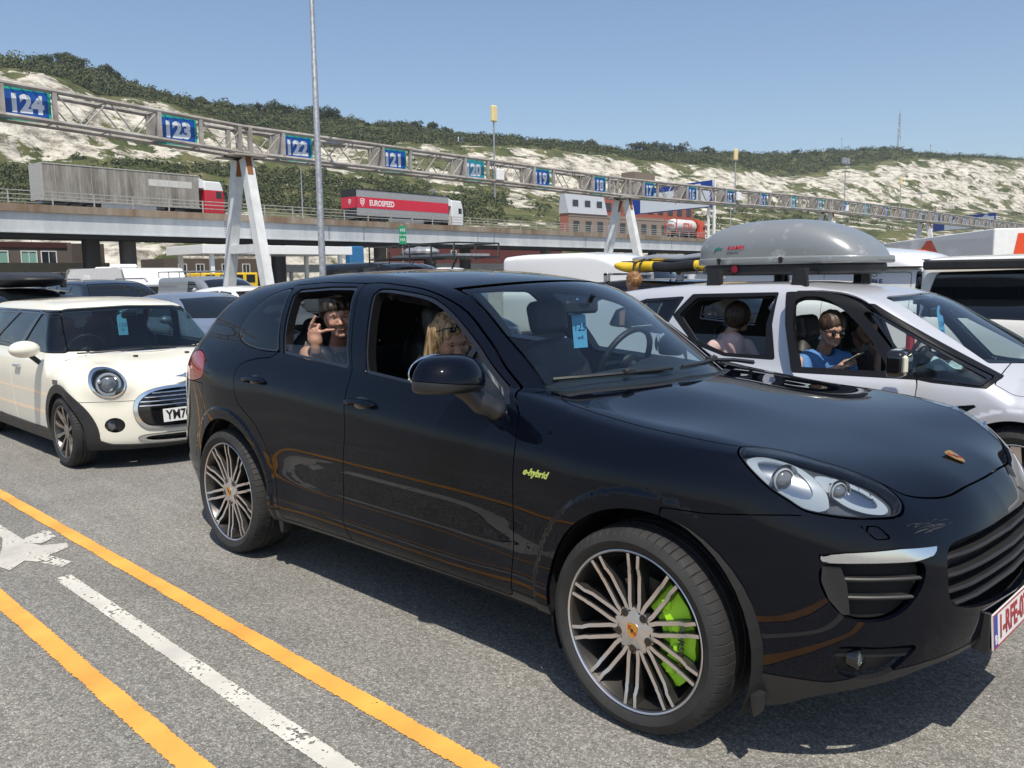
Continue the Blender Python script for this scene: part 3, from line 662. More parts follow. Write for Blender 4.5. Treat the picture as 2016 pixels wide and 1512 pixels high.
for s in (-1,1):
    for z, a, b in ((.662,.600,.770),(.606,.625,.772)):
        blade('intake_slat', [(s*y, z) for y in np.linspace(a, b, 8)], .045, .012, 'black_plastic', suv, -.004)
    # vertical divider between the dark outer fin and the open duct
    dm = MB(); dm.V = []; 
    P = [(surf_x(s*y, z)-.003, s*y, z) for y, z in ((.775,.700),(.768,.65),(.766,.60),(.762,.555))]; P2 = [(surf_x(s*y, z)-.001, s*y, z) for y, z in ((.804,.702),(.808,.655),(.798,.60),(.776,.553))]
    dm.add(P+P2+[(x-.05, y, z) for x, y, z in P], [(i, i+1, i+5, i+4) for i in range(3)]+[(i, i+1, i+9, i+8) for i in range(3)]); dm.build('intake_fin', 'black_plastic', suv, True)
    fx = surf_x(s*.722, .409); fl = MB(); fl.lathe([(.036,-.03),(.036,.0),(.031,.004),(.030,-.002)], 24, 'x', (fx-.022, s*.722, .408)); q = fl.build('fog_light', 'gloss_black', suv, 30)
    fl = MB(); fl.lathe([(.030,-.004),(.02,.001),(.0001,.003)], 24, 'x', (fx-.022, s*.722, .408)); fl.build('fog_lens', 'lens_ball', q, True)
# splits of the rest: bumper, lower lip, wings, roof, tail
lowz = lambda P: P[:,2]-np.interp(P[:,0],[-4,-3.3,-2.4,-.5,.3,.443,.639,.778,.85,.93],[.42,.42,.352,.355,.33,.333,.330,.372,.392,.408])
low, B = split(B, lowz, .004)
lowf = cut(low, lambda P: .2-P[:,0]); put('bumper_lip', lowf, 'navy_trim', suv, .02); low = cut(low, lambda P: P[:,0]-.2)
put('sill_trim', low, 'navy_trim', suv, .02)
fb = lambda P: np.maximum.reduce([.12-P[:,0], np.where(P[:,0] < .56, P[:,2]-(.822+.025*np.clip((P[:,0]-.27)/.25,0,1)), -1.0)])
bump, B = split(B, fb, .004); put('front_bumper', bump, 'navy', suv, .02)
tg = lambda P: np.maximum.reduce([P[:,0]+3.30, np.abs(P[:,1])-.70, .62-P[:,2]])
tgm, B = split(B, tg, .006); put('tailgate', tgm, 'navy', suv, .02)
rb = lambda P: np.maximum.reduce([P[:,0]+3.12, P[:,2]-.62-.36*sstep(P[:,0],-3.75,-3.45)])
rbm, B = split(B, rb, .005); put('rear_bumper', rbm, 'navy', suv, .02)
roof = lambda P: np.maximum.reduce([1.40-P[:,2], np.abs(P[:,1])-.555, P[:,0]+.9])
rf, B = split(B, roof, 0); put('roof', rf, 'navy', suv)
put('body', B, 'navy', suv, .02)
# lining of the cabin
LN = cut(LIN, lambda P: np.maximum.reduce([P[:,0]+.50, -3.6-P[:,0], .40-P[:,2]]))
for g in (ws, rglass): LN = cut(LN, lambda P: .012-g(P))
for poly, o in ((quarter,.01),(rearwin,.004),(frontwin,.004)): LN = cut(LN, lambda P: o-np.maximum(psdf(P[:, [0,2]], np.asarray(poly)), .2-np.abs(P[:,1])))
put('cabin_lining', shell(LN, .05), 'headliner', suv)
# plate
def plate(name, w, h, M4, txt, tcol, parent, rim=None, sx=.9, bg='plate_white', size=.085, shear=0, left=None):
    b = MB(); b.box(-w/2, w/2, -h/2, h/2, -.004, .002); o = b.build(name, bg, parent); o.data.transform(M4)
    if rim:
        r = MB(); t = .005
        r.box(-w/2,w/2,h/2-t,h/2,.0025,.0035); r.box(-w/2,w/2,-h/2,-h/2+t,.0025,.0035); r.box(-w/2,-w/2+t,-h/2+t,h/2-t,.0025,.0035); r.box(w/2-t,w/2,-h/2+t,h/2-t,.0025,.0035)
        q = r.build('plate_border', rim, o); q.data.transform(M4)
    text_obj('plate_letters', txt, size, tcol, o, M4 @ Matrix.Translation((left if left is not None else 0, -.003, .003)), .0008, bold=.003, sx=sx, align='LEFT' if left is not None else 'CENTER', space=1.02)
    return o
M['plate_white'] = pmat('plate_white', (.74,.74,.72), .35); M['plate_blue'] = pmat('plate_blue', (.01,.05,.35), .35)
M['plate_red'] = pmat('plate_red', (.32,.02,.03), .4); M['plate_black'] = pmat('plate_black', (.012,.012,.012), .4)
pm = frame((.955,-.03,.425), (0,1,0), (0,0,1)) @ Matrix.Rotation(rad(-4), 4, 'X')
pl = plate('number_plate', .52, .115, pm, '1-RFE-073', 'plate_red', suv, 'plate_red', .80, left=-.205, size=.105)
b = MB(); b.box(-.2555,-.218,-.0525,.0525,.0024,.0032); q = b.build('plate_flag', 'plate_blue', pl); q.data.transform(pm)
text_obj('plate_flag_letter', 'B', .042, 'plate_white', pl, pm @ Matrix.Translation((-.236,-.03,.0033)), .0006, bold=.001)
b = MB(); b.box(.895,.950,-.295,.235,.355,.372,.004); b.box(.90,.948,-.297,-.284,.355,.49,.003); b.build('plate_holder', 'black_plastic', suv)
# crest on the bonnet, script on the wing
crest(suv, frame((.727,0,.9245), (0,1,0), (-.90,0,.43)), .052, 'bonnet_badge')
text_obj('wing_script', 'e-hybrid', .037, pmat('lime_script', (.42,.50,.12), .3), suv, frame((-.428,-.9605,.853), (1,0,0), (0,0.1,1)), .002, bold=.0012, shear=.45, sx=1.0)
# door mirror, one each side
for s in (-1,1):
    cx, cy, cz = (-.775, 1.055, 1.207) if s < 0 else (-1.12, .955, 1.175)
    def mf(P):
        q = P*np.array([1,-1*s*-1,1]); q = np.stack([P[:,0], s*P[:,1], P[:,2]], 1)
        q2 = rotp(q, (cx,cy,cz), 'Z', -10)
        d = ell(q2, (cx-.03,cy,cz-.028), (.148,.168,.122) if s < 0 else (.10,.06,.09)); d = smax(d, -(q2[:,0]-(cx-.075)), .02); d = smax(d, (cz-.062+.10*(cy-q2[:,1])*0)-q2[:,2], .02); return smax(d, q2[:,2]-(cz+.083)-.25*(q2[:,1]-cy)**2*0, .03)
    lo = (cx-.2, s*cy-.2, cz-.15); hi = (cx+.15, s*cy+.2, cz+.15)
    mm = march(mf, lo, hi, .0075); 
    up, dn = split(mm, lambda P: (cz-.030+.12*(s*P[:,1]-cy))-P[:,2], .003)
    root = put('door_mirror', up, 'navy', suv, .01); put('mirror_base', dn, 'navy_trim', root, .01)
    f = lambda P: smin(cone(np.stack([P[:,0], s*P[:,1], P[:,2]], 1), (-.775,1.00 if s < 0 else .95,1.15), (-.735,.935,1.085), .042, .040), cone(np.stack([P[:,0], s*P[:,1], P[:,2]], 1), (-.735,.935,1.085), (-.70,.885,1.05), .040, .044), .03)
    if s < 0: sdfobj('mirror_stalk', f, (-.87, s*.95-.15, .98), (-.62, s*.95+.15, 1.22), .008, 'navy_trim', root)
    b = MB(); b.ball((cx-.108, s*cy, cz+.005), (.006,.13,.07) if s < 0 else (.004,.03,.05), 20, 12); b.build('mirror_glass', 'mirror_glass', root, True)
# wheels, calipers, liners
for (x, z, R, w) in ((0.015,.365,.363,.285),(-2.88,.365,.363,.285)):
    for s in (-1,1):
        yo = .968-w/2
        wh = make_wheel(suv, x, s*yo, z, R, .283, w, 'twin', s, rot=.0 if x > -1 else .02)
        if s < 0:
            c = MB(); a0, a1 = (rad(-62), rad(52)) if x > -1 else (rad(-50), rad(40))
            for (ra, rb, ya, yb, da) in (((.105,.225,-.088,.02,0),(.14,.232,-.098,-.05,.16)) if x > -1 else ((.14,.215,-.05,.03,0),)):
                n = 14; V = []
                for i in range(n+1):
                    a = a0+da+(a1-a0-2*da)*i/n; 
                    bw = .012*math.cos(i*2.0)
                    V += [(ra*math.cos(a), ya, -ra*math.sin(a)), ((rb+bw*.3)*math.cos(a), ya+.012, -rb*math.sin(a)), (rb*math.cos(a), yb, -rb*math.sin(a)), (ra*math.cos(a), yb, -ra*math.sin(a))]
                c.add(V, [(i*4+k, i*4+(k+1) % 4, (i+1)*4+(k+1) % 4, (i+1)*4+k) for i in range(n) for k in range(4)]+[(0,1,2,3),(n*4+3,n*4+2,n*4+1,n*4)])
            for k in range(4 if x > -1 else 0):
                a = a0+.3+(a1-a0-.6)*k/3; c.box(.17*math.cos(a)-.018, .17*math.cos(a)+.018, -.104, -.09, -.17*math.sin(a)-.02, -.17*math.sin(a)+.02, .006)
            co = c.build('brake_caliper', 'caliper', wh, 30)
            if x > -1: text_obj('caliper_letters', 'PORSCHE', .034, 'gloss_black', co, frame((.186,-.108,-.012), (-.05,0,-1), (1,0,-.05)), .001, bold=.0008, sx=1.15)
        M4 = frame((0,-w/2+.020,0), (1,0,0), (0,0,1)); b = MB(); b.lathe([(.0001,0),(.030,.0),(.031,-.008)], 28, 'z'); o = b.build('hub_cap', 'alu', wh, 30); o.data.transform(frame((0,-w/2+.0205,0), (1,0,0), (0,0,1)))
        crest(wh, frame((0,-w/2+.0200,0), (1,0,0), (0,0,1)), .038, 'hub_crest')
lin = MB()
for cx, cz, r in ARCH:
    for s in (-1,1):
        rr = r+.006; prof = []; n = 28; V = []
        for i in range(n+1):
            a = rad(-28)+rad(236)*i/n; V += [(cx+rr*math.cos(a), s*.935, cz+rr*math.sin(a)), (cx+(rr+.03)*math.cos(a), s*.55, cz+(rr+.03)*math.sin(a))]
        k = len(V); V += [(cx, s*.55, cz)]; lin.add(V, [(2*i, 2*i+2, 2*i+3, 2*i+1) for i in range(n)]+[(2*i+1, 2*i+3, k) for i in range(n)])
lin.box(-3.5,.55,-.58,.58,.34,.5); lin.prism([(.48,-.84),(.48,.84),(.54,.83),(.65,.775),(.745,.695),(.83,.595),(.885,.45),(.915,.3),(.925,0),(.915,-.3),(.885,-.45),(.83,-.595),(.745,-.695),(.65,-.775),(.54,-.83)], .415, .44, 'z'); lin.prism([(.52,-.50),(.52,.50),(.74,.47),(.80,.2),(.80,-.2),(.74,-.47)], .44, .80, 'z'); lin.box(-2.35,-.45,-.86,.86,.27,.36)  # front tray and block behind the grille added to stop sunlight leaking through
lin.build('arch_and_underbody_liner', 'dark', suv)
rs = np.random.default_rng(3); b = MB()
for k in range(22):   # scuffs on the bumper corner beside the grille
    y0, z0 = -.60+.14*rs.random(), .785+.030*rs.random(); y1, z1 = y0+.03+.06*rs.random(), z0+.004*(rs.random()-.3); w_ = .0003+.0008*rs.random()**2
    P_ = [(surf_x(y, z)+.0012, y, z) for y, z in ((y0,z0),((y0+y1)/2,(z0+z1)/2+.002),(y1,z1))]; b.add([(x,y,z+w_) for x,y,z in P_]+[(x,y,z-w_) for x,y,z in P_], [(0,1,4,3),(1,2,5,4)])
b.build('paint_scuffs', 'scuff', suv)
for pl_ in ([(.445,.27),(.475,.27),(.466,.205),(.460,.205)], [(-2.40,.30),(-2.34,.30),(-2.355,.22),(-2.37,.22)]): b = MB(); b.prism(pl_, -.915, -.86, 'y'); b.build('mud_flap', 'black_plastic', suv)
# wipers
for y0, y1, pv in ((-.62,-.05,-.33),(.02,.72,.45)):
    b = MB(); P = []
    for t in np.linspace(0, 1, 12):
        y = y0+(y1-y0)*t; x = -.44-.46*y*y*.95+.012; z = np.interp(abs(y), [0,.3,.6,.75], [1.150,1.147,1.138,1.125])+.010
        xs = np.arange(-.1,-.9,-.004); v = suv_f(np.stack([xs, np.full_like(xs, y), np.full_like(xs, z+.012)], 1)) < 0; P.append((xs[v.argmax()]+.012, y, z+.012))
    b.tube(P, .008, 6); m_ = P[len(P)//2]; b.tube([m_, (m_[0]+.03, m_[1]+.16, m_[2]-.012), (m_[0]+.02, m_[1]+.36, m_[2]-.04)], [.010,.011,.013], 6); b.box(m_[0]-.014, m_[0]+.018, m_[1]-.03, m_[1]+.03, m_[2]-.006, m_[2]+.018, .005)
    b.build('wiper', 'black_plastic', suv, 40)
# spoiler lip over the rear window
f = lambda P: smax(smax(np.abs(P[:,1])-.60+.15*(P[:,0]+3.5), np.abs(P[:,2]-(1.532-.16*P[:,1]**2+.28*(P[:,0]+3.28)))-.020, .02), np.abs(P[:,0]+3.28+.1*P[:,1]**2)-.15, .02)
sdfobj('rear_spoiler', f, (-3.7,-.72,1.38), (-3.15,.72,1.62), .012, 'navy', suv)
# cabin
def seat(parent, x, y, mat='leather', w=.26, top=1.43, one=True, z0=.62, rx=-14):
    def f(P):
        q = rotp(P, (x,y,z0), 'Y', rx)
        back = smax(ell(q, (x,y,z0+.33), (.10,w,.42)), q[:,2]-(z0+.62), .05) if one else ell(q, (x,y,z0+.28), (.10,w,.36))
        bol = smin(cone(q, (x+.05,y-w+.03,z0+.12), (x+.04,y-w+.07,z0+.45), .055, .04), cone(q, (x+.05,y+w-.03,z0+.12), (x+.04,y+w-.07,z0+.45), .055, .04), .03)
        d = smin(back, bol, .04); hh = top-z0
        d = smin(d, rbox(q, (x+.02,y,hh-.085+z0), (.05,.135,.095), .045), .03 if one else .012)
        return smin(d, rbox(P, (x+.27,y,z0-.02), (.27,w,.085), .07), .05)
    return sdfobj('seat', f, (x-.45,y-w-.1,z0-.2), (x+.65,y+w+.1,top+.08), .022, mat, parent)
for y in (-.38,.38): seat(suv, -1.42, y, top=1.45)
seat(suv, -2.50, -.42, w=.3, top=1.36, one=False, z0=.70); seat(suv, -2.50, .42, w=.3, top=1.36, one=False, z0=.70)
b = MB(); b.box(-3.0,-.6,-.82,.82,.36,.40); b.box(-3.3,-2.9,-.8,.8,.4,1.1); b.box(-1.9,-.7,-.10,.10,.4,.72,.02); b.build('cabin_floor', 'headliner', suv)
f = lambda P: smax(smin(smax(ell(P, (-.62,0,.98), (.38,.86,.175)), np.abs(P[:,1])-.80, .03), ell(P, (-.80,.38,1.085), (.14,.20,.085)), .04), -.98-P[:,0], .03)
sdfobj('dashboard', f, (-1.1,-.9,.78), (-.2,.9,1.25), .02, 'leather', suv)
def steering(parent, x, y, z, r=.19, tilt=25, mat='leather'):
    b = MB(); n = 36; P = [(0, r*math.cos(2*math.pi*i/n), r*math.sin(2*math.pi*i/n)) for i in range(n)]; b.tube(P, .016, 8, closed=True)
    b.ball((.02,0,0), (.035,.07,.06)); b.beam((.01,-r,0),(.01,r,0),.03,.02); b.beam((.01,0,0),(.01,0,-r),.04,.02); b.tube([(.03,0,0),(.28,0,-.02)], .035, 8)
    o = b.build('steering_wheel', mat, parent, 40, loc=(x,y,z)); o.rotation_euler = (0, rad(tilt), 0); return o
steering(suv, -1.03, .38, 1.13, .19)
b = MB(); b.box(-1.03,-.99,-.12,.12,1.395,1.465,.015); b.tube([(-.98,0,1.43),(-.93,0,1.49)], .012, 6); q = b.build('rear_view_mirror', 'gloss_black', suv)
# surveyed profile of the cliffs: columns along the coast, eleven points each from foot to crest
HILL = np.array([[[-118.0,4.6,-1.0],[-123.4,5.3,5.0],[-132.4,6.0,7.0],[-171.8,9.3,13.9],[-211.3,12.7,23.1],[-218.4,13.4,25.1],[-243.4,17.1,46.9],[-250.6,17.8,49.7],[-259.6,18.6,52.3],[-297.2,22.3,64.9],[-342.0,26.0,73.5]],[[-119.3,15.5,-1.0],[-125.0,16.7,5.2],[-134.5,18.4,7.3],[-176.2,25.5,15.0],[-217.9,32.9,25.3],[-225.5,34.3,27.6],[-251.8,40.4,50.8],[-259.4,41.8,53.9],[-268.8,43.6,56.8],[-308.6,50.8,69.1],[-356.0,59.0,78.4]],[[-119.2,28.4,-1.0],[-125.1,30.2,5.3],[-135.0,33.0,7.7],[-178.4,45.0,16.1],[-221.8,57.3,27.5],[-229.7,59.6,30.1],[-257.0,68.6,54.6],[-264.8,70.9,58.1],[-274.7,73.8,61.3],[-316.1,85.5,72.8],[-365.5,99.2,82.7]],[[-119.5,31.9,-1.0],[-125.4,33.9,5.3],[-135.4,37.0,7.8],[-179.3,50.4,16.5],[-223.1,64.0,28.4],[-231.1,66.6,31.0],[-258.6,76.4,55.2],[-266.5,79.0,58.8],[-276.5,82.1,62.1],[-318.3,95.2,74.1],[-368.2,110.4,84.2]],[[-119.6,36.2,-1.0],[-125.6,38.4,5.3],[-135.7,41.9,7.9],[-180.0,57.0,16.9],[-224.2,72.3,29.3],[-232.3,75.1,32.0],[-260.1,85.8,54.9],[-268.1,88.7,58.5],[-278.2,92.2,61.8],[-320.4,106.9,75.0],[-370.7,124.0,85.3]],[[-119.6,40.0,-1.0],[-125.6,42.5,5.4],[-135.8,46.3,8.0],[-180.4,62.8,17.3],[-224.9,79.6,30.1],[-233.0,82.7,33.0],[-261.1,94.1,51.7],[-269.2,97.2,55.3],[-279.3,101.1,58.5],[-321.7,117.3,74.8],[-372.5,136.2,85.1]],[[-119.4,43.9,-1.0],[-125.5,46.6,5.4],[-135.6,50.8,8.0],[-180.5,68.9,17.5],[-225.3,87.2,30.6],[-233.4,90.6,33.5],[-261.7,102.9,52.1],[-269.8,106.3,55.7],[-280.0,110.5,59.0],[-322.7,128.0,71.7],[-373.7,148.6,81.4]],[[-118.7,50.8,-1.0],[-124.8,53.8,5.4],[-135.0,58.6,8.2],[-180.2,79.4,17.8],[-225.2,100.5,31.1],[-233.4,104.3,34.1],[-261.8,118.2,51.9],[-270.0,122.1,55.6],[-280.2,126.9,59.0],[-323.3,146.9,69.2],[-374.6,170.5,78.6]],[[-117.9,55.7,-1.0],[-124.0,59.0,5.5],[-134.3,64.2,8.3],[-179.5,87.1,18.0],[-224.6,110.1,31.5],[-232.8,114.4,34.5],[-261.3,129.3,49.5],[-269.5,133.6,53.3],[-279.7,138.8,56.6],[-322.8,160.8,69.1],[-374.2,186.7,78.5]],[[-117.1,60.1,-1.0],[-123.1,63.6,5.5],[-133.4,69.2,8.3],[-178.5,93.8,18.2],[-223.6,118.6,31.7],[-231.8,123.2,34.8],[-260.4,139.1,46.2],[-268.6,143.6,49.9],[-278.8,149.3,53.1],[-321.7,173.1,68.9],[-373.1,201.0,78.2]],[[-117.1,66.9,-1.0],[-123.2,70.7,5.5],[-133.4,76.9,8.5],[-178.5,104.0,18.2],[-223.5,131.3,31.6],[-231.7,136.3,34.8],[-260.3,153.6,43.0],[-268.5,158.7,46.7],[-278.7,164.9,49.8],[-321.5,191.2,70.7],[-372.8,222.0,80.2]],[[-117.3,74.3,-1.0],[-123.3,78.5,5.6],[-133.5,85.2,8.7],[-178.4,115.0,18.3],[-223.2,144.8,31.4],[-231.3,150.3,34.7],[-259.9,169.3,43.2],[-268.0,174.8,47.0],[-278.2,181.5,50.2],[-320.8,210.3,70.8],[-371.8,244.0,80.3]],[[-116.7,83.9,-1.0],[-122.7,88.5,5.7],[-132.8,96.0,8.9],[-177.2,129.1,18.0],[-221.6,162.3,30.5],[-229.6,168.3,33.9],[-257.8,189.5,45.5],[-265.8,195.6,49.4],[-275.9,203.2,52.8],[-318.1,234.9,69.0],[-368.7,272.5,78.1]],[[-116.0,89.8,-1.0],[-121.9,94.6,5.7],[-131.9,102.7,9.0],[-175.9,137.8,17.8],[-219.9,173.0,29.9],[-227.8,179.4,33.2],[-255.7,202.0,47.8],[-263.6,208.4,51.9],[-273.6,216.4,55.3],[-315.5,250.1,70.3],[-365.6,290.0,79.6]],[[-114.1,99.8,-1.0],[-119.9,105.1,5.7],[-129.7,113.9,9.1],[-172.8,152.5,17.8],[-215.8,191.2,29.4],[-223.6,198.2,32.8],[-250.9,222.9,48.4],[-258.7,230.0,52.6],[-268.5,238.8,56.1],[-309.6,275.7,67.3],[-358.6,319.5,76.0]],[[-111.4,109.9,-1.0],[-117.1,115.7,5.7],[-126.6,125.3,9.2],[-168.5,167.4,17.6],[-210.3,209.5,28.8],[-217.9,217.2,32.3],[-244.5,244.1,48.4],[-252.1,251.8,52.7],[-261.6,261.4,56.3],[-301.6,301.6,67.5],[-349.2,349.4,76.2]],[[-113.4,131.0,-1.0],[-118.9,137.5,6.0],[-128.2,148.3,9.7],[-168.7,195.6,18.3],[-209.3,243.0,29.8],[-216.7,251.6,33.4],[-242.4,281.8,49.3],[-249.8,290.4,53.8],[-259.0,301.2,57.5],[-297.7,346.4,68.9],[-343.9,400.3,77.5]],[[-113.2,149.5,-1.0],[-118.5,156.6,6.1],[-127.4,168.4,10.1],[-166.5,220.2,18.8],[-205.5,272.0,30.3],[-212.6,281.4,34.1],[-237.5,314.4,48.4],[-244.6,323.8,53.0],[-253.5,335.6,56.7],[-290.7,385.0,67.5],[-335.1,444.0,75.6]],[[-112.3,159.8,-1.0],[-117.6,167.1,6.2],[-126.2,179.5,10.3],[-164.3,233.7,19.0],[-202.4,287.9,30.5],[-209.3,297.8,34.4],[-233.6,332.3,47.6],[-240.5,342.1,52.2],[-249.1,354.4,55.9],[-285.5,406.2,68.8],[-328.7,467.8,77.0]],[[-110.8,178.6,-1.0],[-115.8,186.5,6.3],[-124.1,199.8,10.6],[-160.6,258.5,19.5],[-197.1,317.1,31.1],[-203.7,327.7,35.1],[-227.0,365.0,47.4],[-233.7,375.6,52.2],[-242.0,388.9,56.0],[-276.9,444.8,71.0],[-318.3,511.5,79.4]],[[-112.8,206.8,-1.0],[-117.8,215.6,6.5],[-126.0,230.5,11.3],[-161.9,295.9,20.6],[-197.9,361.3,32.8],[-204.5,373.1,37.1],[-227.5,414.7,48.9],[-234.0,426.6,53.9],[-242.2,441.4,58.0],[-276.7,503.8,75.3],[-317.5,578.1,83.9]],[[-112.8,224.0,-1.0],[-117.8,233.4,6.7],[-125.9,249.1,11.7],[-161.2,318.6,21.2],[-196.6,388.1,33.6],[-203.1,400.7,38.0],[-225.7,444.9,48.0],[-232.2,457.5,53.2],[-240.3,473.3,57.3],[-274.3,539.5,79.0],[-314.5,618.5,88.0]],[[-111.3,250.0,-1.0],[-116.2,260.2,6.9],[-124.0,277.4,12.2],[-158.2,353.0,21.9],[-192.4,428.6,34.5],[-198.7,442.3,39.2],[-220.7,490.4,55.1],[-227.0,504.1,60.7],[-234.9,521.2,65.1],[-267.8,593.3,84.3],[-306.5,679.3,93.8]],[[-108.1,280.5,-1.0],[-112.8,291.6,7.0],[-120.3,310.3,12.7],[-152.7,392.8,22.5],[-185.2,475.2,35.1],[-191.2,490.1,40.0],[-212.3,542.4,62.2],[-218.4,557.3,68.2],[-225.8,576.0,73.0],[-257.0,654.6,90.4],[-293.8,748.3,100.6]],[[-100.1,328.5,-1.0],[-104.4,340.9,7.2],[-111.2,361.9,13.4],[-140.1,454.4,23.1],[-169.2,546.9,35.5],[-174.6,563.7,40.7],[-194.0,622.3,67.7],[-199.4,639.0,74.3],[-206.1,660.0,79.4],[-233.7,748.3,88.2],[-266.5,853.5,97.6]],[[-90.7,365.3,-1.0],[-94.8,378.9,7.2],[-100.8,401.6,13.8],[-126.6,501.7,23.3],[-152.4,601.8,35.3],[-157.3,620.0,40.8],[-174.8,683.4,68.5],[-179.7,701.6,75.3],[-185.7,724.3,80.6],[-210.2,819.9,88.5],[-239.4,933.7,97.7]],[[-65.2,439.4,-1.0],[-68.4,454.8,7.1],[-72.8,480.6,14.3],[-90.6,594.3,23.0],[-108.6,708.0,33.8],[-112.2,728.6,39.6],[-125.0,800.8,67.9],[-128.6,821.4,75.0],[-132.8,847.2,80.5],[-149.9,955.7,89.6],[-170.2,1084.9,98.4]],[[-29.8,515.8,-1.0],[-31.9,533.1,6.8],[-34.3,562.0,14.5],[-42.7,689.3,21.9],[-51.3,816.6,31.0],[-53.1,839.8,37.0],[-60.2,920.7,65.2],[-62.2,943.8,72.5],[-64.4,972.7,78.0],[-72.7,1094.2,88.5],[-82.3,1238.9,96.8]]])
RIDGE_TREES = [(-314.5,98.5,72.3,5.9),(-315.6,105.2,73.2,7.8),(-316.1,108.9,73.2,6.9),(-317.2,118.6,72.5,7.0),(-317.5,121.8,72.0,5.6),(-312.5,88.8,71.7,3.1),(-318.0,128.2,70.2,3.8),(-318.3,135.2,69.1,3.3),(-318.2,153.4,67.6,5.3),(-318.0,156.3,67.4,3.4),(-317.5,164.3,67.2,3.9),(-317.0,169.4,67.4,3.5),(-316.9,175.9,68.0,4.0),(-316.8,184.2,68.0,7.5),(-316.7,188.7,68.1,5.1),(-316.5,197.6,68.3,5.1),(-316.2,203.5,68.1,7.7),(-315.8,209.5,68.4,6.8),(-314.9,219.1,66.4,5.3),(-314.1,226.4,66.6,3.7),(-312.6,236.3,67.1,4.3),(-311.3,243.8,68.2,4.3),(-309.8,251.3,68.4,5.5),(-308.1,258.9,68.3,5.5),(-306.3,266.4,67.3,4.5),(-304.6,272.8,66.4,3.4),(-300.4,286.8,65.4,2.8),(-297.0,297.0,65.1,5.8),(-296.8,303.7,65.7,4.7),(-296.1,313.9,65.6,3.6),(-294.9,327.5,66.8,3.6),(-293.0,342.9,66.5,6.2),(-291.7,351.5,66.7,6.9),(-289.2,365.4,66.1,3.8),(-285.6,382.7,67.3,8.5),(-283.7,390.3,67.5,8.6),(-281.9,397.3,67.9,9.3),(-280.5,403.8,68.3,8.1),(-278.5,413.4,68.7,8.2),(-273.5,435.1,69.5,7.7),(-273.1,455.4,70.7,3.6),(-273.1,478.6,72.4,3.8),(-269.9,534.3,77.6,4.9),(-267.7,554.9,78.8,4.2),(-258.9,614.6,85.2,4.6),(-254.4,638.7,88.3,3.8),(-247.9,669.4,88.9,3.9),(-238.8,706.4,87.5,4.1)]
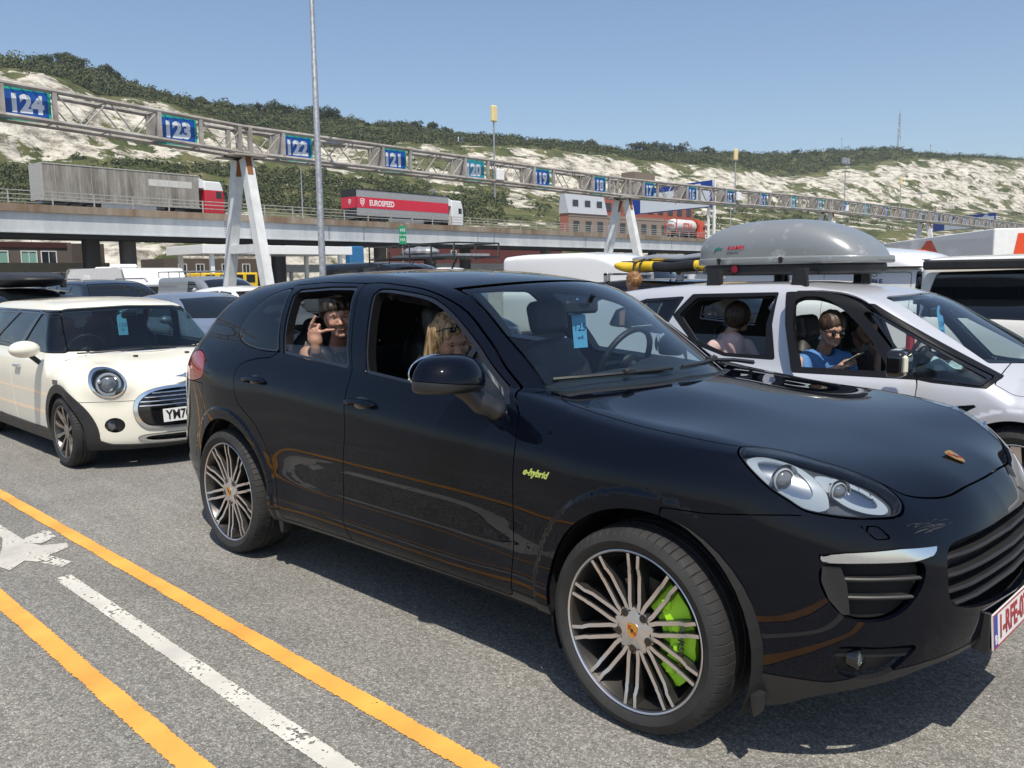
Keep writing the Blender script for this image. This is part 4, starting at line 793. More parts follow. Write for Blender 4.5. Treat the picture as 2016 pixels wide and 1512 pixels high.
# ---------------------------------------------------------------- ground and markings
from mathutils import noise as mnoise
def ground_mat():
    m, nt, N, L, b = nmat('asphalt'); tc = N.new('ShaderNodeTexCoord')
    def noise(s, d=4, r=.6, w='Object'):
        n = N.new('ShaderNodeTexNoise'); n.inputs['Scale'].default_value = s; n.inputs['Detail'].default_value = d; n.inputs['Roughness'].default_value = r; L.new(tc.outputs[w], n.inputs['Vector']); return n.outputs[0]
    def ramp(src, stops):
        r = N.new('ShaderNodeValToRGB'); r.color_ramp.elements.remove(r.color_ramp.elements[0]); 
        for i, (p, c) in enumerate(stops):
            e = r.color_ramp.elements[0] if i == 0 else r.color_ramp.elements.new(p); e.position = p; e.color = (*c, 1)
        L.new(src, r.inputs[0]); return r.outputs[0]
    def mix(a, b_, f, mode='MIX'):
        x = N.new('ShaderNodeMix'); x.data_type = 'RGBA'; x.blend_type = mode
        (L.new(f, x.inputs[0]) if not isinstance(f, (int, float)) else setattr(x.inputs[0], 'default_value', f)); L.new(a, x.inputs[6]); L.new(b_, x.inputs[7]); return x.outputs[2]
    vo = N.new('ShaderNodeTexVoronoi'); vo.inputs['Scale'].default_value = 115; vo.feature = 'F1'; L.new(tc.outputs['Object'], vo.inputs['Vector'])
    dn = N.new('ShaderNodeTexVoronoi'); dn.inputs['Scale'].default_value = 115; dn.feature = 'DISTANCE_TO_EDGE'; L.new(tc.outputs['Object'], dn.inputs['Vector'])
    sp = N.new('ShaderNodeSeparateColor'); L.new(vo.outputs['Color'], sp.inputs[0])
    stones = ramp(sp.outputs[0], [(0, (.20,.194,.176)), (.35, (.27,.262,.238)), (.7, (.345,.335,.305)), (1, (.45,.437,.40))])
    edge = ramp(dn.outputs[0], [(0, (.30,.30,.30)), (.10, (.8,.8,.8)), (.2, (1,1,1))])
    col = mix(stones, edge, .75, 'MULTIPLY')
    pits = ramp(noise(34, 3, .7), [(.30, (.55,.55,.54)), (.44, (1,1,1)), (.75, (1.10,1.10,1.08))])
    col = mix(col, pits, .85, 'MULTIPLY')
    big = ramp(noise(.55, 6, .65), [(.3, (.78,.78,.78)), (.55, (1,1,1)), (.8, (1.10,1.08,1.04))]); col = mix(col, big, 1.0, 'MULTIPLY')
    st = ramp(noise(2.3, 5, .6), [(.60, (1,1,1)), (.72, (.80,.79,.78))]); col = mix(col, st, .6, 'MULTIPLY')
    mp = N.new('ShaderNodeMapping'); mp.inputs['Scale'].default_value = (.12,1.6,1); L.new(tc.outputs['Object'], mp.inputs[0]); tn = N.new('ShaderNodeTexNoise'); tn.inputs['Scale'].default_value = 1.4; tn.inputs['Detail'].default_value = 7; tn.inputs['Roughness'].default_value = .65; L.new(mp.outputs[0], tn.inputs['Vector'])
    col = mix(col, ramp(tn.outputs[0], [(.40, (1,1,1)), (.52, (.84,.84,.85)), (.62, (1.05,1.04,1.02))]), .8, 'MULTIPLY')      # tyre tracks along the lanes
    dv = N.new('ShaderNodeTexVoronoi'); dv.inputs['Scale'].default_value = 1.1; dv.inputs['Randomness'].default_value = 1; wn = N.new('ShaderNodeTexNoise'); wn.inputs['Scale'].default_value = 9; wn.inputs['Detail'].default_value = 4; L.new(tc.outputs['Object'], wn.inputs['Vector'])
    wv = N.new('ShaderNodeVectorMath'); wv.operation = 'MULTIPLY_ADD'; wv.inputs[1].default_value = (.16,.16,.16); L.new(wn.outputs['Color'], wv.inputs[0]); L.new(tc.outputs['Object'], wv.inputs[2]); L.new(wv.outputs[0], dv.inputs['Vector'])
    col = mix(col, ramp(dv.outputs['Distance'], [(0, (.30,.29,.28)), (.035, (.42,.41,.40)), (.06, (1,1,1))]), .85, 'MULTIPLY')      # oil drips
    col = mix(col, ramp(noise(.9, 8, .7), [(.62, (1,1,1)), (.66, (1.22,1.20,1.15)), (.74, (1.05,1.05,1.05))]), .6, 'MULTIPLY')   # chalky dried puddles
    L.new(col, b.inputs['Base Color']); b.inputs['Roughness'].default_value = .86; b.inputs['Specular IOR Level'].default_value = .3
    bp = N.new('ShaderNodeBump'); bp.inputs['Strength'].default_value = .65; bp.inputs['Distance'].default_value = .006
    ad = N.new('ShaderNodeMath'); ad.operation = 'MULTIPLY_ADD'; ad.inputs[1].default_value = 1.6; L.new(dn.outputs[0], ad.inputs[0]); L.new(noise(34, 3, .7), ad.inputs[2])
    L.new(ad.outputs[0], bp.inputs['Height']); L.new(bp.outputs[0], b.inputs['Normal']); return m
M['asphalt'] = ground_mat()
_b = MB(); _b.add([(-90,-300,0),(400,-300,0),(400,900,0),(-90,900,0)], [(0,1,2,3)]); setp(_b.build('ground', 'asphalt'), kind='structure')
_b = MB(); _b.add([(-1500,-900,-.6),(1500,-900,-.6),(1500,2500,-.6),(-1500,2500,-.6)], [(0,1,2,3)]); setp(_b.build('terrain', pmat('far_ground', (.20,.19,.17), .9, var=.2, vscale=.05)), kind='structure')
def paint_mat(name, col, wear, w, edge=.010, axis=1):
    """road paint on a strip whose width runs along local y, worn through over the stones"""
    m, nt, N, L, b = nmat(name); tc = N.new('ShaderNodeTexCoord'); out = N['Material Output']
    b.inputs['Roughness'].default_value = .7
    n1 = N.new('ShaderNodeTexNoise'); n1.inputs['Scale'].default_value = 42; n1.inputs['Detail'].default_value = 4; n1.inputs['Roughness'].default_value = .65; L.new(tc.outputs['Object'], n1.inputs['Vector'])
    n2 = N.new('ShaderNodeTexNoise'); n2.inputs['Scale'].default_value = 3; n2.inputs['Detail'].default_value = 3; L.new(tc.outputs['Object'], n2.inputs['Vector'])
    sx = N.new('ShaderNodeSeparateXYZ'); L.new(tc.outputs['UV'] if axis == 'uv' else tc.outputs['Object'], sx.inputs[0])
    def math_(op, a, b_=None, c=None):
        x = N.new('ShaderNodeMath'); x.operation = op
        for i, v in enumerate((a, b_, c)):
            if v is None: continue
            (setattr(x.inputs[i], 'default_value', v) if isinstance(v, (int, float)) else L.new(v, x.inputs[i]))
        return x.outputs[0]
    wn = math_('MULTIPLY_ADD', math_('SUBTRACT', n1.outputs[0], .5), 1.0, math_('MULTIPLY', math_('SUBTRACT', n2.outputs[0], .5), .7))
    if w: dist = math_('SUBTRACT', w/2, math_('ABSOLUTE', sx.outputs[1])); e = math_('MULTIPLY_ADD', wn, edge*4.5, dist); m1 = math_('GREATER_THAN', e, edge*1.2)
    else: m1 = None
    m2 = math_('LESS_THAN', wn, wear); f = math_('MULTIPLY', m1, m2) if m1 else m2
    mx = N.new('ShaderNodeMix'); mx.data_type = 'RGBA'; mx.blend_type = 'MULTIPLY'; mx.inputs[0].default_value = 1; mx.inputs[6].default_value = (*col, 1)
    mr = N.new('ShaderNodeMapRange'); mr.inputs[1].default_value = .3; mr.inputs[2].default_value = .7; mr.inputs[3].default_value = .72; mr.inputs[4].default_value = 1.10; L.new(n2.outputs[0], mr.inputs[0]); L.new(mr.outputs[0], mx.inputs[7]); L.new(mx.outputs[2], b.inputs['Base Color'])
    bp = N.new('ShaderNodeBump'); bp.inputs['Strength'].default_value = .35; bp.inputs['Distance'].default_value = .004; L.new(n1.outputs[0], bp.inputs['Height']); L.new(bp.outputs[0], b.inputs['Normal'])
    tr = N.new('ShaderNodeBsdfTransparent'); ms = N.new('ShaderNodeMixShader'); L.new(f, ms.inputs[0]); L.new(tr.outputs[0], ms.inputs[1]); L.new(b.outputs[0], ms.inputs[2]); L.new(ms.outputs[0], out.inputs[0]); return m
def line(name, x0, x1, yc, w, mat, kind='structure', ang=0, z=.004):
    b = MB(); b.add([(x0,-w/2-.02,0),(x1,-w/2-.02,0),(x1,w/2+.02,0),(x0,w/2+.02,0)], [(0,1,2,3)]); o = b.build(name, mat); o.location = (0, yc, z); o.rotation_euler = (0,0,ang); return setp(o, kind=kind)
M['yellow_paint'] = paint_mat('yellow_paint', (.80,.39,.075), .26, .105, .007); M['white_road_paint'] = paint_mat('white_road_paint', (.62,.60,.54), .115, .100, .006); M['white_arrow_paint'] = paint_mat('white_arrow_paint', (.58,.56,.50), .10, 0)
M['tar_paint'] = paint_mat('tar_edge', (.075,.072,.068), .02, .025, .010)
for i, y in enumerate((-1.475, -2.115, 1.47+.35, 5.17, 8.52, 11.87)): line('yellow_line', -120, 30, y, .105, 'yellow_paint')
line('tar_edge', -60, 30, -1.532, .03, 'tar_paint', z=.002); line('tar_edge', -60, 30, -2.058, .025, 'tar_paint', z=.002)
line('white_line', -3.17, 2.5, -1.783, .100, 'white_road_paint')
_b = MB()
for poly in ([(-3.34,-1.73),(-3.40,-1.66),(-3.62,-1.71),(-3.70,-1.58),(-3.80,-1.555),(-3.86,-1.68),(-3.98,-1.715),(-4.28,-1.72),(-4.9,-1.72),(-4.9,-1.79),(-4.2,-1.80),(-3.98,-1.86),(-3.64,-1.98),(-3.50,-1.95),(-3.62,-1.84),(-3.55,-1.80)],[(-3.90,-1.67),(-3.98,-1.56),(-4.14,-1.545),(-4.19,-1.57),(-4.10,-1.70),(-4.0,-1.75)]):
    _b.add([(p[0],p[1],.004+.001*(poly[0][0] < -3.5)) for p in poly], [tuple(range(len(poly)))[::-1]])
setp(_b.build('road_arrow', 'white_arrow_paint'), kind='structure')

# ---------------------------------------------------------------- chalk cliffs
def hill():
    H = HILL; nc, nr = H.shape[:2]; u = np.linspace(0, nc-1, 420); v = np.linspace(0, nr-1, 130)
    v = np.interp(np.linspace(0,1,150), [0,.08,.30,.45,.50,.72,.78,.92,1], [0,2,3.5,4,5,6,8,9,10])
    def ip(a, t, ax):
        i = np.clip(np.floor(t).astype(int), 0, a.shape[ax]-2); f = t-i; a0 = np.take(a, i, ax); a1 = np.take(a, i+1, ax); sh = [1]*a.ndim; sh[ax] = len(t); f = f.reshape(sh); return a0*(1-f)+a1*f
    P = ip(ip(H, u, 0), v, 1)
    vegr = np.array([.32,.28,.42,.95,.78,.36,.30,.60,1,1.2,1.2]); vegm = np.array([.38,.38,.55,.88,.70,.52,.50,.66,1,1.2,1.2]); vegright = np.array([.3,.4,.56,.64,.56,.42,.36,.58,.95,1.1,1.1])
    veg = np.stack([np.interp(v, np.arange(nr), (vegr*max(0,1-abs(c-5)/7*1.0 if c > 5 else 1)+vegm*(1-max(0,1-abs(c-5)/7 if c > 5 else 1)) if c < 15 else vegright)) for c in u])
    nrm = np.array([.78,-.45,.43]); V = P.reshape(-1,3).copy(); rock = np.clip(1.2-veg.ravel(), .1, 1); out = np.zeros(len(V))
    for i, p in enumerate(V):
        s = 1+max(0, p[1]-150)/400
        q = Vector((p[0]*.03/s, p[1]*.05/s, p[2]*.11/s)); a = mnoise.fractal(q, 1.0, 2.1, 5); bb = mnoise.ridged_multi_fractal(Vector((p[0]*.05/s, p[1]*.09/s, p[2]*.05/s)), 1.0, 2.2, 4, 1.0, 2.0)
        st = math.sin(p[2]*1.1+3*mnoise.noise(Vector((p[0]*.02,p[1]*.02,0))))
        out[i] = (3.2*a+1.3*bb+.5*st*rock[i])*rock[i]*s**.5
    k = np.ones(len(V)); k[::150] = 0; V += nrm*(out*.9)[:, None]; 
    n2 = len(v); idx = np.arange(len(u)*n2).reshape(len(u), n2)
    F = np.stack([idx[:-1,:-1], idx[:-1,1:], idx[1:,1:], idx[1:,:-1]], -1).reshape(-1,4)
    o = mk('chalk_cliffs', V, F[:, ::-1], None, smooth=True); a = o.data.attributes.new('veg', 'FLOAT', 'POINT'); a.data.foreach_set('value', veg.ravel().astype(np.float32))
    m, nt, N, L, b = nmat('chalk_and_scrub'); tc = N.new('ShaderNodeTexCoord'); b.inputs['Roughness'].default_value = .95; b.inputs['Specular IOR Level'].default_value = .1
    at = N.new('ShaderNodeAttribute'); at.attribute_name = 'veg'
    def nz(s, d, r=.6, st=(1,1,1)):
        mp = N.new('ShaderNodeMapping'); mp.inputs['Scale'].default_value = st; L.new(tc.outputs['Object'], mp.inputs[0]); n = N.new('ShaderNodeTexNoise'); n.inputs['Scale'].default_value = s; n.inputs['Detail'].default_value = d; n.inputs['Roughness'].default_value = r; L.new(mp.outputs[0], n.inputs['Vector']); return n.outputs[0]
    def mt(op, a, b_): 
        x = N.new('ShaderNodeMath'); x.operation = op
        for i, v_ in enumerate((a, b_)): (setattr(x.inputs[i], 'default_value', v_) if isinstance(v_, (int, float)) else L.new(v_, x.inputs[i]))
        return x.outputs[0]
    t = mt('ADD', mt('MULTIPLY', mt('SUBTRACT', nz(.085, 10, .70, (1,.85,1.2)), .5), 2.6), at.outputs['Fac'])
    r = N.new('ShaderNodeMapRange'); r.inputs[1].default_value = .47; r.inputs[2].default_value = .53; L.new(t, r.inputs[0])
    def ramp(src, stops):
        q = N.new('ShaderNodeValToRGB'); q.color_ramp.elements.remove(q.color_ramp.elements[0])
        for i, (p_, c_) in enumerate(stops):
            e = q.color_ramp.elements[0] if i == 0 else q.color_ramp.elements.new(p_); e.position = p_; e.color = (*c_, 1)
        L.new(src, q.inputs[0]); return q.outputs[0]
    chalk = ramp(nz(.20, 9, .78, (1,.8,1.5)), [(.35, (.11,.098,.075)), (.44, (.26,.24,.20)), (.50, (.47,.44,.37)), (.60, (.62,.59,.51))])  # dark blotches put the rock's grey-brown shadows into the chalk colour
    green = ramp(nz(.12, 7, .7), [(.32, (.030,.042,.016)), (.45, (.065,.080,.030)), (.56, (.115,.115,.050)), (.70, (.19,.165,.085))])
    mx = N.new('ShaderNodeMix'); mx.data_type = 'RGBA'; L.new(r.outputs[0], mx.inputs[0]); L.new(chalk, mx.inputs[6]); L.new(green, mx.inputs[7]); L.new(mx.outputs[2], b.inputs['Base Color'])
    bp = N.new('ShaderNodeBump'); bp.inputs['Strength'].default_value = .8; bp.inputs['Distance'].default_value = .8; L.new(nz(.5, 6, .7, (1,1,1.6)), bp.inputs['Height']); L.new(bp.outputs[0], b.inputs['Normal'])
    o.data.materials.append(m); setp(o, kind='structure')
    return P, V.reshape(len(u), n2, 3), veg
HP, HV, HVEG = hill()
def leaf_mat(name, c1, c2):
    m, nt, N, L, b = nmat(name); g = N.new('ShaderNodeNewGeometry'); r = N.new('ShaderNodeValToRGB'); r.color_ramp.elements[0].color = (*c1, 1); r.color_ramp.elements[1].color = (*c2, 1)
    L.new(g.outputs['Random Per Island'], r.inputs[0]); L.new(r.outputs[0], b.inputs['Base Color']); b.inputs['Roughness'].default_value = .8; b.inputs['Specular IOR Level'].default_value = .2; return m
M['leaf_a'] = leaf_mat('leaf_dark', (.022,.034,.014), (.065,.085,.032)); M['leaf_b'] = leaf_mat('leaf_mid', (.035,.048,.020), (.105,.120,.050)); M['bark'] = pmat('bark', (.07,.055,.04), .9, bump=.4, bscale=20)
def clump_faces(C, R, n, size, rng):
    """n leaf-sized quads spread through ellipsoid-like puffs round each centre; returns V,F arrays"""
    m = len(C); d = rng.normal(size=(m, n, 3)); d /= np.linalg.norm(d, axis=2, keepdims=True); d[..., 2] = np.abs(d[..., 2])*1.0-.15
    rr = (.72+.34*rng.random((m, n, 1)))*(1+.25*np.sin(d[..., :1]*5+d[..., 1:2]*4)); P = C[:, None]+d*rr*R[:, None]
    a = rng.normal(size=(m, n, 3))*.5+d; a /= np.linalg.norm(a, axis=2, keepdims=True); t = np.cross(a, rng.normal(size=(m, n, 3))); t /= np.linalg.norm(t, axis=2, keepdims=True); b = np.cross(a, t)
    s = size*(.6+.8*rng.random((m, n, 1)))*(R.mean(1)[:, None, None]**.5)
    V = np.stack([P-t*s-b*s*.6, P+t*s*.9-b*s*.7, P+t*s+b*s*.7, P-t*s*.8+b*s*.8], 2).reshape(-1,3); return V, np.arange(len(V)).reshape(-1,4)
rg2 = np.random.default_rng(5); C_ = []; R_ = []
nu, nv = HVEG.shape
while len(C_) < 6500:
    i, j = rg2.integers(0, nu-1), rg2.integers(20, nv-12); p = HV[i, j]
    if p[1] < -40: continue
    w = HVEG[i, j]; nzv = mnoise.fractal(Vector((p[0]*.03, p[1]*.03, p[2]*.06)), 1, 2, 4)
    if rg2.random() < (max(0, w-.45)*1.9)**2 and nzv > .12-w*.55:
        r = (.6+1.2*rg2.random()**2)*(1+.15*(w > .95))*(1+np.hypot(*p[:2])/900); C_.append(p+np.array([0,0,.1*r])); R_.append((r*1.25, r*1.25, r*(.75+.4*rg2.random())))
V_, F_ = clump_faces(np.array(C_), np.array(R_), 60, .16, rg2); setp(mk('hillside_scrub', V_, F_, 'leaf_b'), kind='stuff')
def tree(x, y, z, h, seed, wide=1.0, trunk=.25):
    r = np.random.default_rng(seed); t = thing('hill_tree', 'dark green rounded tree on the clifftop skyline', 'tree', (x,y,z-.6), 0, 'trees along the clifftop')
    n = 9; C = []; R = []
    for k in range(n):
        a = r.random()*6.28; q = r.random()**.6*h*.36*wide; C.append((q*math.cos(a), q*math.sin(a), h*(trunk+.12+.42*r.random())+.3)); s = h*(.17+.12*r.random()); R.append((s*1.1*wide, s*1.1*wide, s))
    V, F = clump_faces(np.array(C), np.array(R), 260, .115, r); V, F = V, F; mk('crown', V, F, M['leaf_a' if r.random() < .6 else 'leaf_b'], t)
    b = MB(); b.tube([(0,0,-1.5),(.05*h,0,h*.2),(0,.03*h,h*.6)], [h*.045,h*.03,h*.012], 6)
    for k in range(4): c = C[k]; b.tube([(0,0,h*.25), (c[0]*.6,c[1]*.6,c[2]*.8), c], [h*.022,h*.014,h*.006], 5)
    b.build('trunk', 'bark', t); return t
TENS = ['','ten','twenty','thirty','forty']; ORD = ['','first','second','third','fourth','fifth','sixth','seventh','eighth','ninth','tenth','eleventh','twelfth','thirteenth','fourteenth','fifteenth','sixteenth','seventeenth','eighteenth','nineteenth']
def ordn(n): return ORD[n] if n < 20 else (TENS[n//10]+'-'+ORD[n % 10] if n % 10 else {2:'twentieth',3:'thirtieth',4:'fortieth'}[n//10])
for i, (x, y, z, h) in enumerate(RIDGE_TREES):
    s = RNG.random(); t = tree(x, y, z, h*.95, 100+i, 1.15+.35*s, .05 if h > 9.5 and y > 300 else -.06)
    t['label'] = ('tall umbrella-shaped' if y > 380 and h > 14 else ('large dark rounded' if h > 7.5 else 'small dark rounded'))+f' clifftop tree, {ordn(i+1)} from the left along the skyline'

# ---------------------------------------------------------------- raised road with lorries
def vx(y): return -73.6-.085*(y-17)
def vz(y): return 7.68
va = math.atan2(1, -.085); RY = va-math.pi/2
def stained(name, c1, c2, scale=.8, rough=.8, st=(1,1,.15)):
    m, nt, N, L, b = nmat(name); tc = N.new('ShaderNodeTexCoord'); mp = N.new('ShaderNodeMapping'); mp.inputs['Scale'].default_value = st; L.new(tc.outputs['Object'], mp.inputs[0])
    n = N.new('ShaderNodeTexNoise'); n.inputs['Scale'].default_value = scale; n.inputs['Detail'].default_value = 8; n.inputs['Roughness'].default_value = .7; L.new(mp.outputs[0], n.inputs['Vector'])
    r = N.new('ShaderNodeValToRGB'); r.color_ramp.elements[0].position = .35; r.color_ramp.elements[1].position = .65; r.color_ramp.elements[0].color = (*c1, 1); r.color_ramp.elements[1].color = (*c2, 1)
    L.new(n.outputs[0], r.inputs[0]); L.new(r.outputs[0], b.inputs['Base Color']); b.inputs['Roughness'].default_value = rough; return m
M['parapet'] = stained('rusty_concrete_edge', (.17,.105,.062), (.31,.27,.21), .5); M['girder'] = stained('painted_girder', (.42,.45,.47), (.60,.62,.62), .5, .5, (1,1,.3)); M['conc_dark'] = stained('dark_concrete', (.035,.033,.03), (.075,.07,.065), .6)
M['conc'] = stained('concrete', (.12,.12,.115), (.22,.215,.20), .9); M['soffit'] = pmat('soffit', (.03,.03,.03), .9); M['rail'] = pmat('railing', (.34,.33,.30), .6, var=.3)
via = thing('road_viaduct', 'long pale steel girder viaduct with rusty concrete edge carrying lorries', 'viaduct')
Y0, Y1 = -25, 150
def vb(name, x0, x1, z0, z1, mat):
    b = MB(); V = [(vx(Y0)+x0,Y0,z0),(vx(Y0)+x1,Y0,z0),(vx(Y1)+x1,Y1,z0),(vx(Y1)+x0,Y1,z0)]; V += [(a,b_,z1) for a,b_,_ in V]
    b.add(V, [(0,3,2,1),(4,5,6,7),(0,1,5,4),(1,2,6,5),(2,3,7,6),(3,0,4,7)]); return b.build(name, mat, via)
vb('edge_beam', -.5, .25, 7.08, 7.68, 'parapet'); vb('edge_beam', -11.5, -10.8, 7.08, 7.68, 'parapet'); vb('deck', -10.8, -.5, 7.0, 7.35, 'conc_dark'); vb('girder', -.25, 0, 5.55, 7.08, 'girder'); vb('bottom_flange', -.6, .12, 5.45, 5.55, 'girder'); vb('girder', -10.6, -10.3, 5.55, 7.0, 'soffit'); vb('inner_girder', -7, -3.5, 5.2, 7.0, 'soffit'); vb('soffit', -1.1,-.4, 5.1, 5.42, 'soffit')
b = MB()
for y in (36.2, 39, 48.3, 53, 71.5, 74.6, 95, 101, 120): 
    for dz in np.arange(5.65, 7.05, .2): b.box(vx(y)+.0, vx(y)+.03, y-.10, y-.04, dz, dz+.07); b.box(vx(y)+.0, vx(y)+.03, y+.04, y+.10, dz, dz+.07)
b.build('rivet_plates', M['conc_dark'], via)
for y in list(np.arange(-22, 150, 3.3)):
    b = MB(); b.box(-.06,.06,-.05,.05,0,1.08); b.build('railing_post', 'rail', via, loc=(vx(y)-.25, y, 7.68))
for z in (8.1, 8.45, 8.76):
    b = MB(); b.beam((vx(Y0)-.25,Y0,z),(vx(Y1)-.25,Y1,z),.06,.07); b.build('railing_bar', 'rail', via)
for y in np.arange(-22, 150, 6.6):
    b = MB(); b.box(-.06,.06,-.05,.05,0,1.08); b.build('railing_post', 'rail', via, loc=(vx(y)-10.9, y, 7.68))
for z in (8.1, 8.75):
    b = MB(); b.beam((vx(Y0)-10.9,Y0,z),(vx(Y1)-10.9,Y1,z),.06,.07); b.build('railing_bar', 'rail', via)
for i, y in enumerate((10, 25, 29, 44.3, 59.8, 66.5, 74.7, 90, 104, 120, 136)):
    b = MB(); b.box(-.55,.55,-.62,.62,-1,5.3,.12); b.build('pillar', 'conc' if i in (2,4,7) else 'conc_dark', via, loc=(vx(y)-4.5+(1 if i%2 else -2)*.6, y, 0))
# lorries: local x forward; placed facing +y
def wheels_row(parent, xs, y, r, w=.3):
    for x in xs:
        b = MB(); b.lathe([(.0001,-w/2),(r*.55,-w/2),(r*.9,-w/2),(r,-w/2+.04),(r,w/2-.04),(r*.9,w/2),(.0001,w/2)], 20, 'y', (x,y,r)); b.build('wheel', 'rubber', parent, 40)
def lorry(label, x, y, z, trailer, cab_col, cab_top, L=13.6, group='lorries on the viaduct'):
    t = thing('lorry', label, 'lorry', (x,y,z), math.pi/2+RY, group)
    f = lambda P: smax(rbox(P, (2.6,0,2.05), (1.05,1.22,1.55), .12), (P[:,0]*.9+P[:,2]*.28-4.02), .2)
    V, N, T = march(f, (1.4,-1.4,.3), (3.9,1.4,3.8), .07); mtop = lambda P: 2.85-P[:,2]
    lo, up = cut((V,N,T), lambda P: P[:,2]-2.75), cut((V,N,T), lambda P: 2.75-P[:,2])
    c = put('cab', lo, cab_col, t); put('cab_roof', up, cab_top, c)
    for s in (-1,1):
        b = MB(); b.prism([(2.75,2.0),(3.36,2.0),(3.30,2.66),(2.75,2.66)], s*1.215, s*1.235); b.build('side_window', 'glass_dark', c)
        b = MB(); b.box(3.62,3.78,s*1.42-.1,s*1.42+.1,1.95,2.7,.03); b.box(3.5,3.7,min(s*1.2,s*1.42),max(s*1.2,s*1.42),2.6,2.66); b.build('mirror', 'black_plastic', c)
    b = MB(); b.prism([(-1.1,2.0),(1.1,2.0),(1.05,2.72),(-1.05,2.72)], 3.50, 3.68, 'x'); o = b.build('windscreen', 'glass_dark', c)
    b = MB(); b.box(3.52,3.70,-1.2,1.2,.4,.95,.05); b.build('bumper', 'black_plastic', c)
    b = MB(); b.prism([(1.0,2.9),(1.6,2.9),(1.9,3.55),(1.0,3.85)], -1.1, 1.1); b.build('wind_deflector', cab_top, c)
    wheels_row(t, (2.55, -1.1), -1.05, .5); wheels_row(t, (2.55, -1.1), 1.05, .5); b = MB(); b.box(-2.2,2,-.5,.5,.6,.95); b.build('chassis', 'dark', t)
    trailer(t, L); return t
def box_trailer(t, L, body, top, back=None):
    b = MB(); b.box(-L+.9,.9,-1.26,1.26,1.1,3.95); o = b.build('trailer_body', body, t)
    b = MB(); b.box(-L+.85,.93,-1.30,1.30,3.95,4.03); b.box(-L+.85,-L+.9,-1.28,1.28,1.1,3.95); b.box(-L+.82,.93,-1.30,1.30,1.02,1.1); b.build('trailer_frame', top, t)
    wheels_row(t, (-L+4.8,-L+3.5,-L+2.2), -1.05, .48); wheels_row(t, (-L+4.8,-L+3.5,-L+2.2), 1.05, .48)
    b = MB(); b.box(-L+5.6,-3.4,-1.24,-1.20,.55,1.0); b.box(-L+1,.4,-.5,.5,.75,1.02); b.build('side_guard', 'steel', t); return o
def tr1(t, L):
    o = box_trailer(t, L, 'dirty_curtain', 'curtain_frame')
    b = MB(); b.box(-4.0,.2,-1.275,-1.262,2.75,3.35); b.build('clean_panel', 'clean_patch', o)
    b = MB()
    for i in range(1, 14): x = -L+.9+i*L/14; b.box(x-.015,x+.015,-1.285,-1.262,1.1,3.95)
    b.build('curtain_straps', 'curtain_frame', o)
M['dirty_curtain'] = stained('dirty_curtain', (.14,.125,.105), (.36,.34,.30), 1.2, .8, (1.6,1,.25)); M['curtain_frame'] = pmat('curtain_frame', (.42,.41,.38), .6, var=.2); M['clean_patch'] = pmat('clean_patch', (.55,.54,.50), .6, var=.1, vscale=2)
M['lorry_red'] = pmat('lorry_red', (.50,.012,.025), .3, coat=.5); M['lorry_white'] = pmat('lorry_white', (.72,.73,.73), .3, coat=.5); M['band_red'] = pmat('band_red', (.58,.022,.05), .5, var=.05); M['curtain_grey'] = pmat('curtain_grey', (.30,.31,.32), .6, var=.1); M['lorry_orange'] = pmat('lorry_orange', (.62,.06,.012), .35, coat=.5); M['tank_white'] = pmat('tank_white', (.62,.61,.58), .3, var=.12)
def tr2(t, L):
    o = box_trailer(t, L, 'curtain_grey', 'black_plastic')
    b = MB(); b.box(-L+.89,.91,-1.275,-1.262,1.95,3.15); b.box(-L+.83,-L+.845,-1.26,1.26,1.95,3.15); q = b.build('red_band', 'band_red', o)
    text_obj('trailer_letters', 'EUROSPEED', .88, 'white', q, frame((-L+4.65,-1.28,2.52), (1,0,0), (0,0,1)), .004, bold=.02, sx=.80)
    for M4, k in ((frame((-L+1.75,-1.278,2.55), (1,0,0), (0,0,1)), 1.0), (frame((-L+.822,-.2,2.6), (0,-1,0), (0,0,1)), .7)):
        b = MB(); out = [(-.34,.38),(0,.46),(.34,.38),(.30,-.05),(0,-.46),(-.30,-.05)]; n = len(out)
        b.add([(x*k,y*k,0) for x,y in out]+[(x*.82*k,y*.82*k,0) for x,y in out], [(i,(i+1)%n,(i+1)%n+n,i+n) for i in range(n)])
        for y in (.22,.05,-.12): b.add([(-.24*k,y*k,0),(.24*k,(y+.07)*k,0),(.22*k,(y-.02)*k,0),(-.22*k,(y-.09)*k,0)], [(3,2,1,0)])
        o2 = b.build('trailer_shield', 'white', q); o2.data.transform(M4)
def tr3(t, L):
    b = MB(); b.lathe([(.0001,-7.0),(.75,-6.95),(1.12,-6.6),(1.18,-6.2),(1.18,.1),(1.12,.4),(.7,.72),(.0001,.8)], 32, 'x', (0,0,2.55)); o = b.build('tank', 'tank_white', t, 40)
    b = MB()
    for x in (-7.1, .75):
        for s in (-1,1): b.beam((x,s*1.2,1.2),(x,s*1.2,3.85),.12); 
        b.beam((x,-1.2,1.25),(x,1.2,1.25),.12); b.beam((x,-1.2,3.8),(x,1.2,3.8),.12)
    for s in (-1,1): b.beam((-7.1,s*1.2,1.25),(.75,s*1.2,1.25),.12)
    b.build('tank_frame', 'lorry_orange', o)
    text_obj('tank_letters', 'SITRA', 1.3, 'lorry_orange', o, frame((-3.1,-1.19,2.5), (1,0,0), (0,0,1)), .01, bold=.035, sx=1.0)
    text_obj('tank_letters', 'SITRA', .55, 'lorry_orange', o, frame((-7.02,.0,2.6), (0,-1,0), (0,0,1)), .01, bold=.01, sx=.9)
    wheels_row(t, (-6,-4.8), -1.05, .48); wheels_row(t, (-6,-4.8), 1.05, .48); b = MB(); b.box(-7,.8,-.6,.6,.8,1.15); b.build('chassis', 'dark', t)
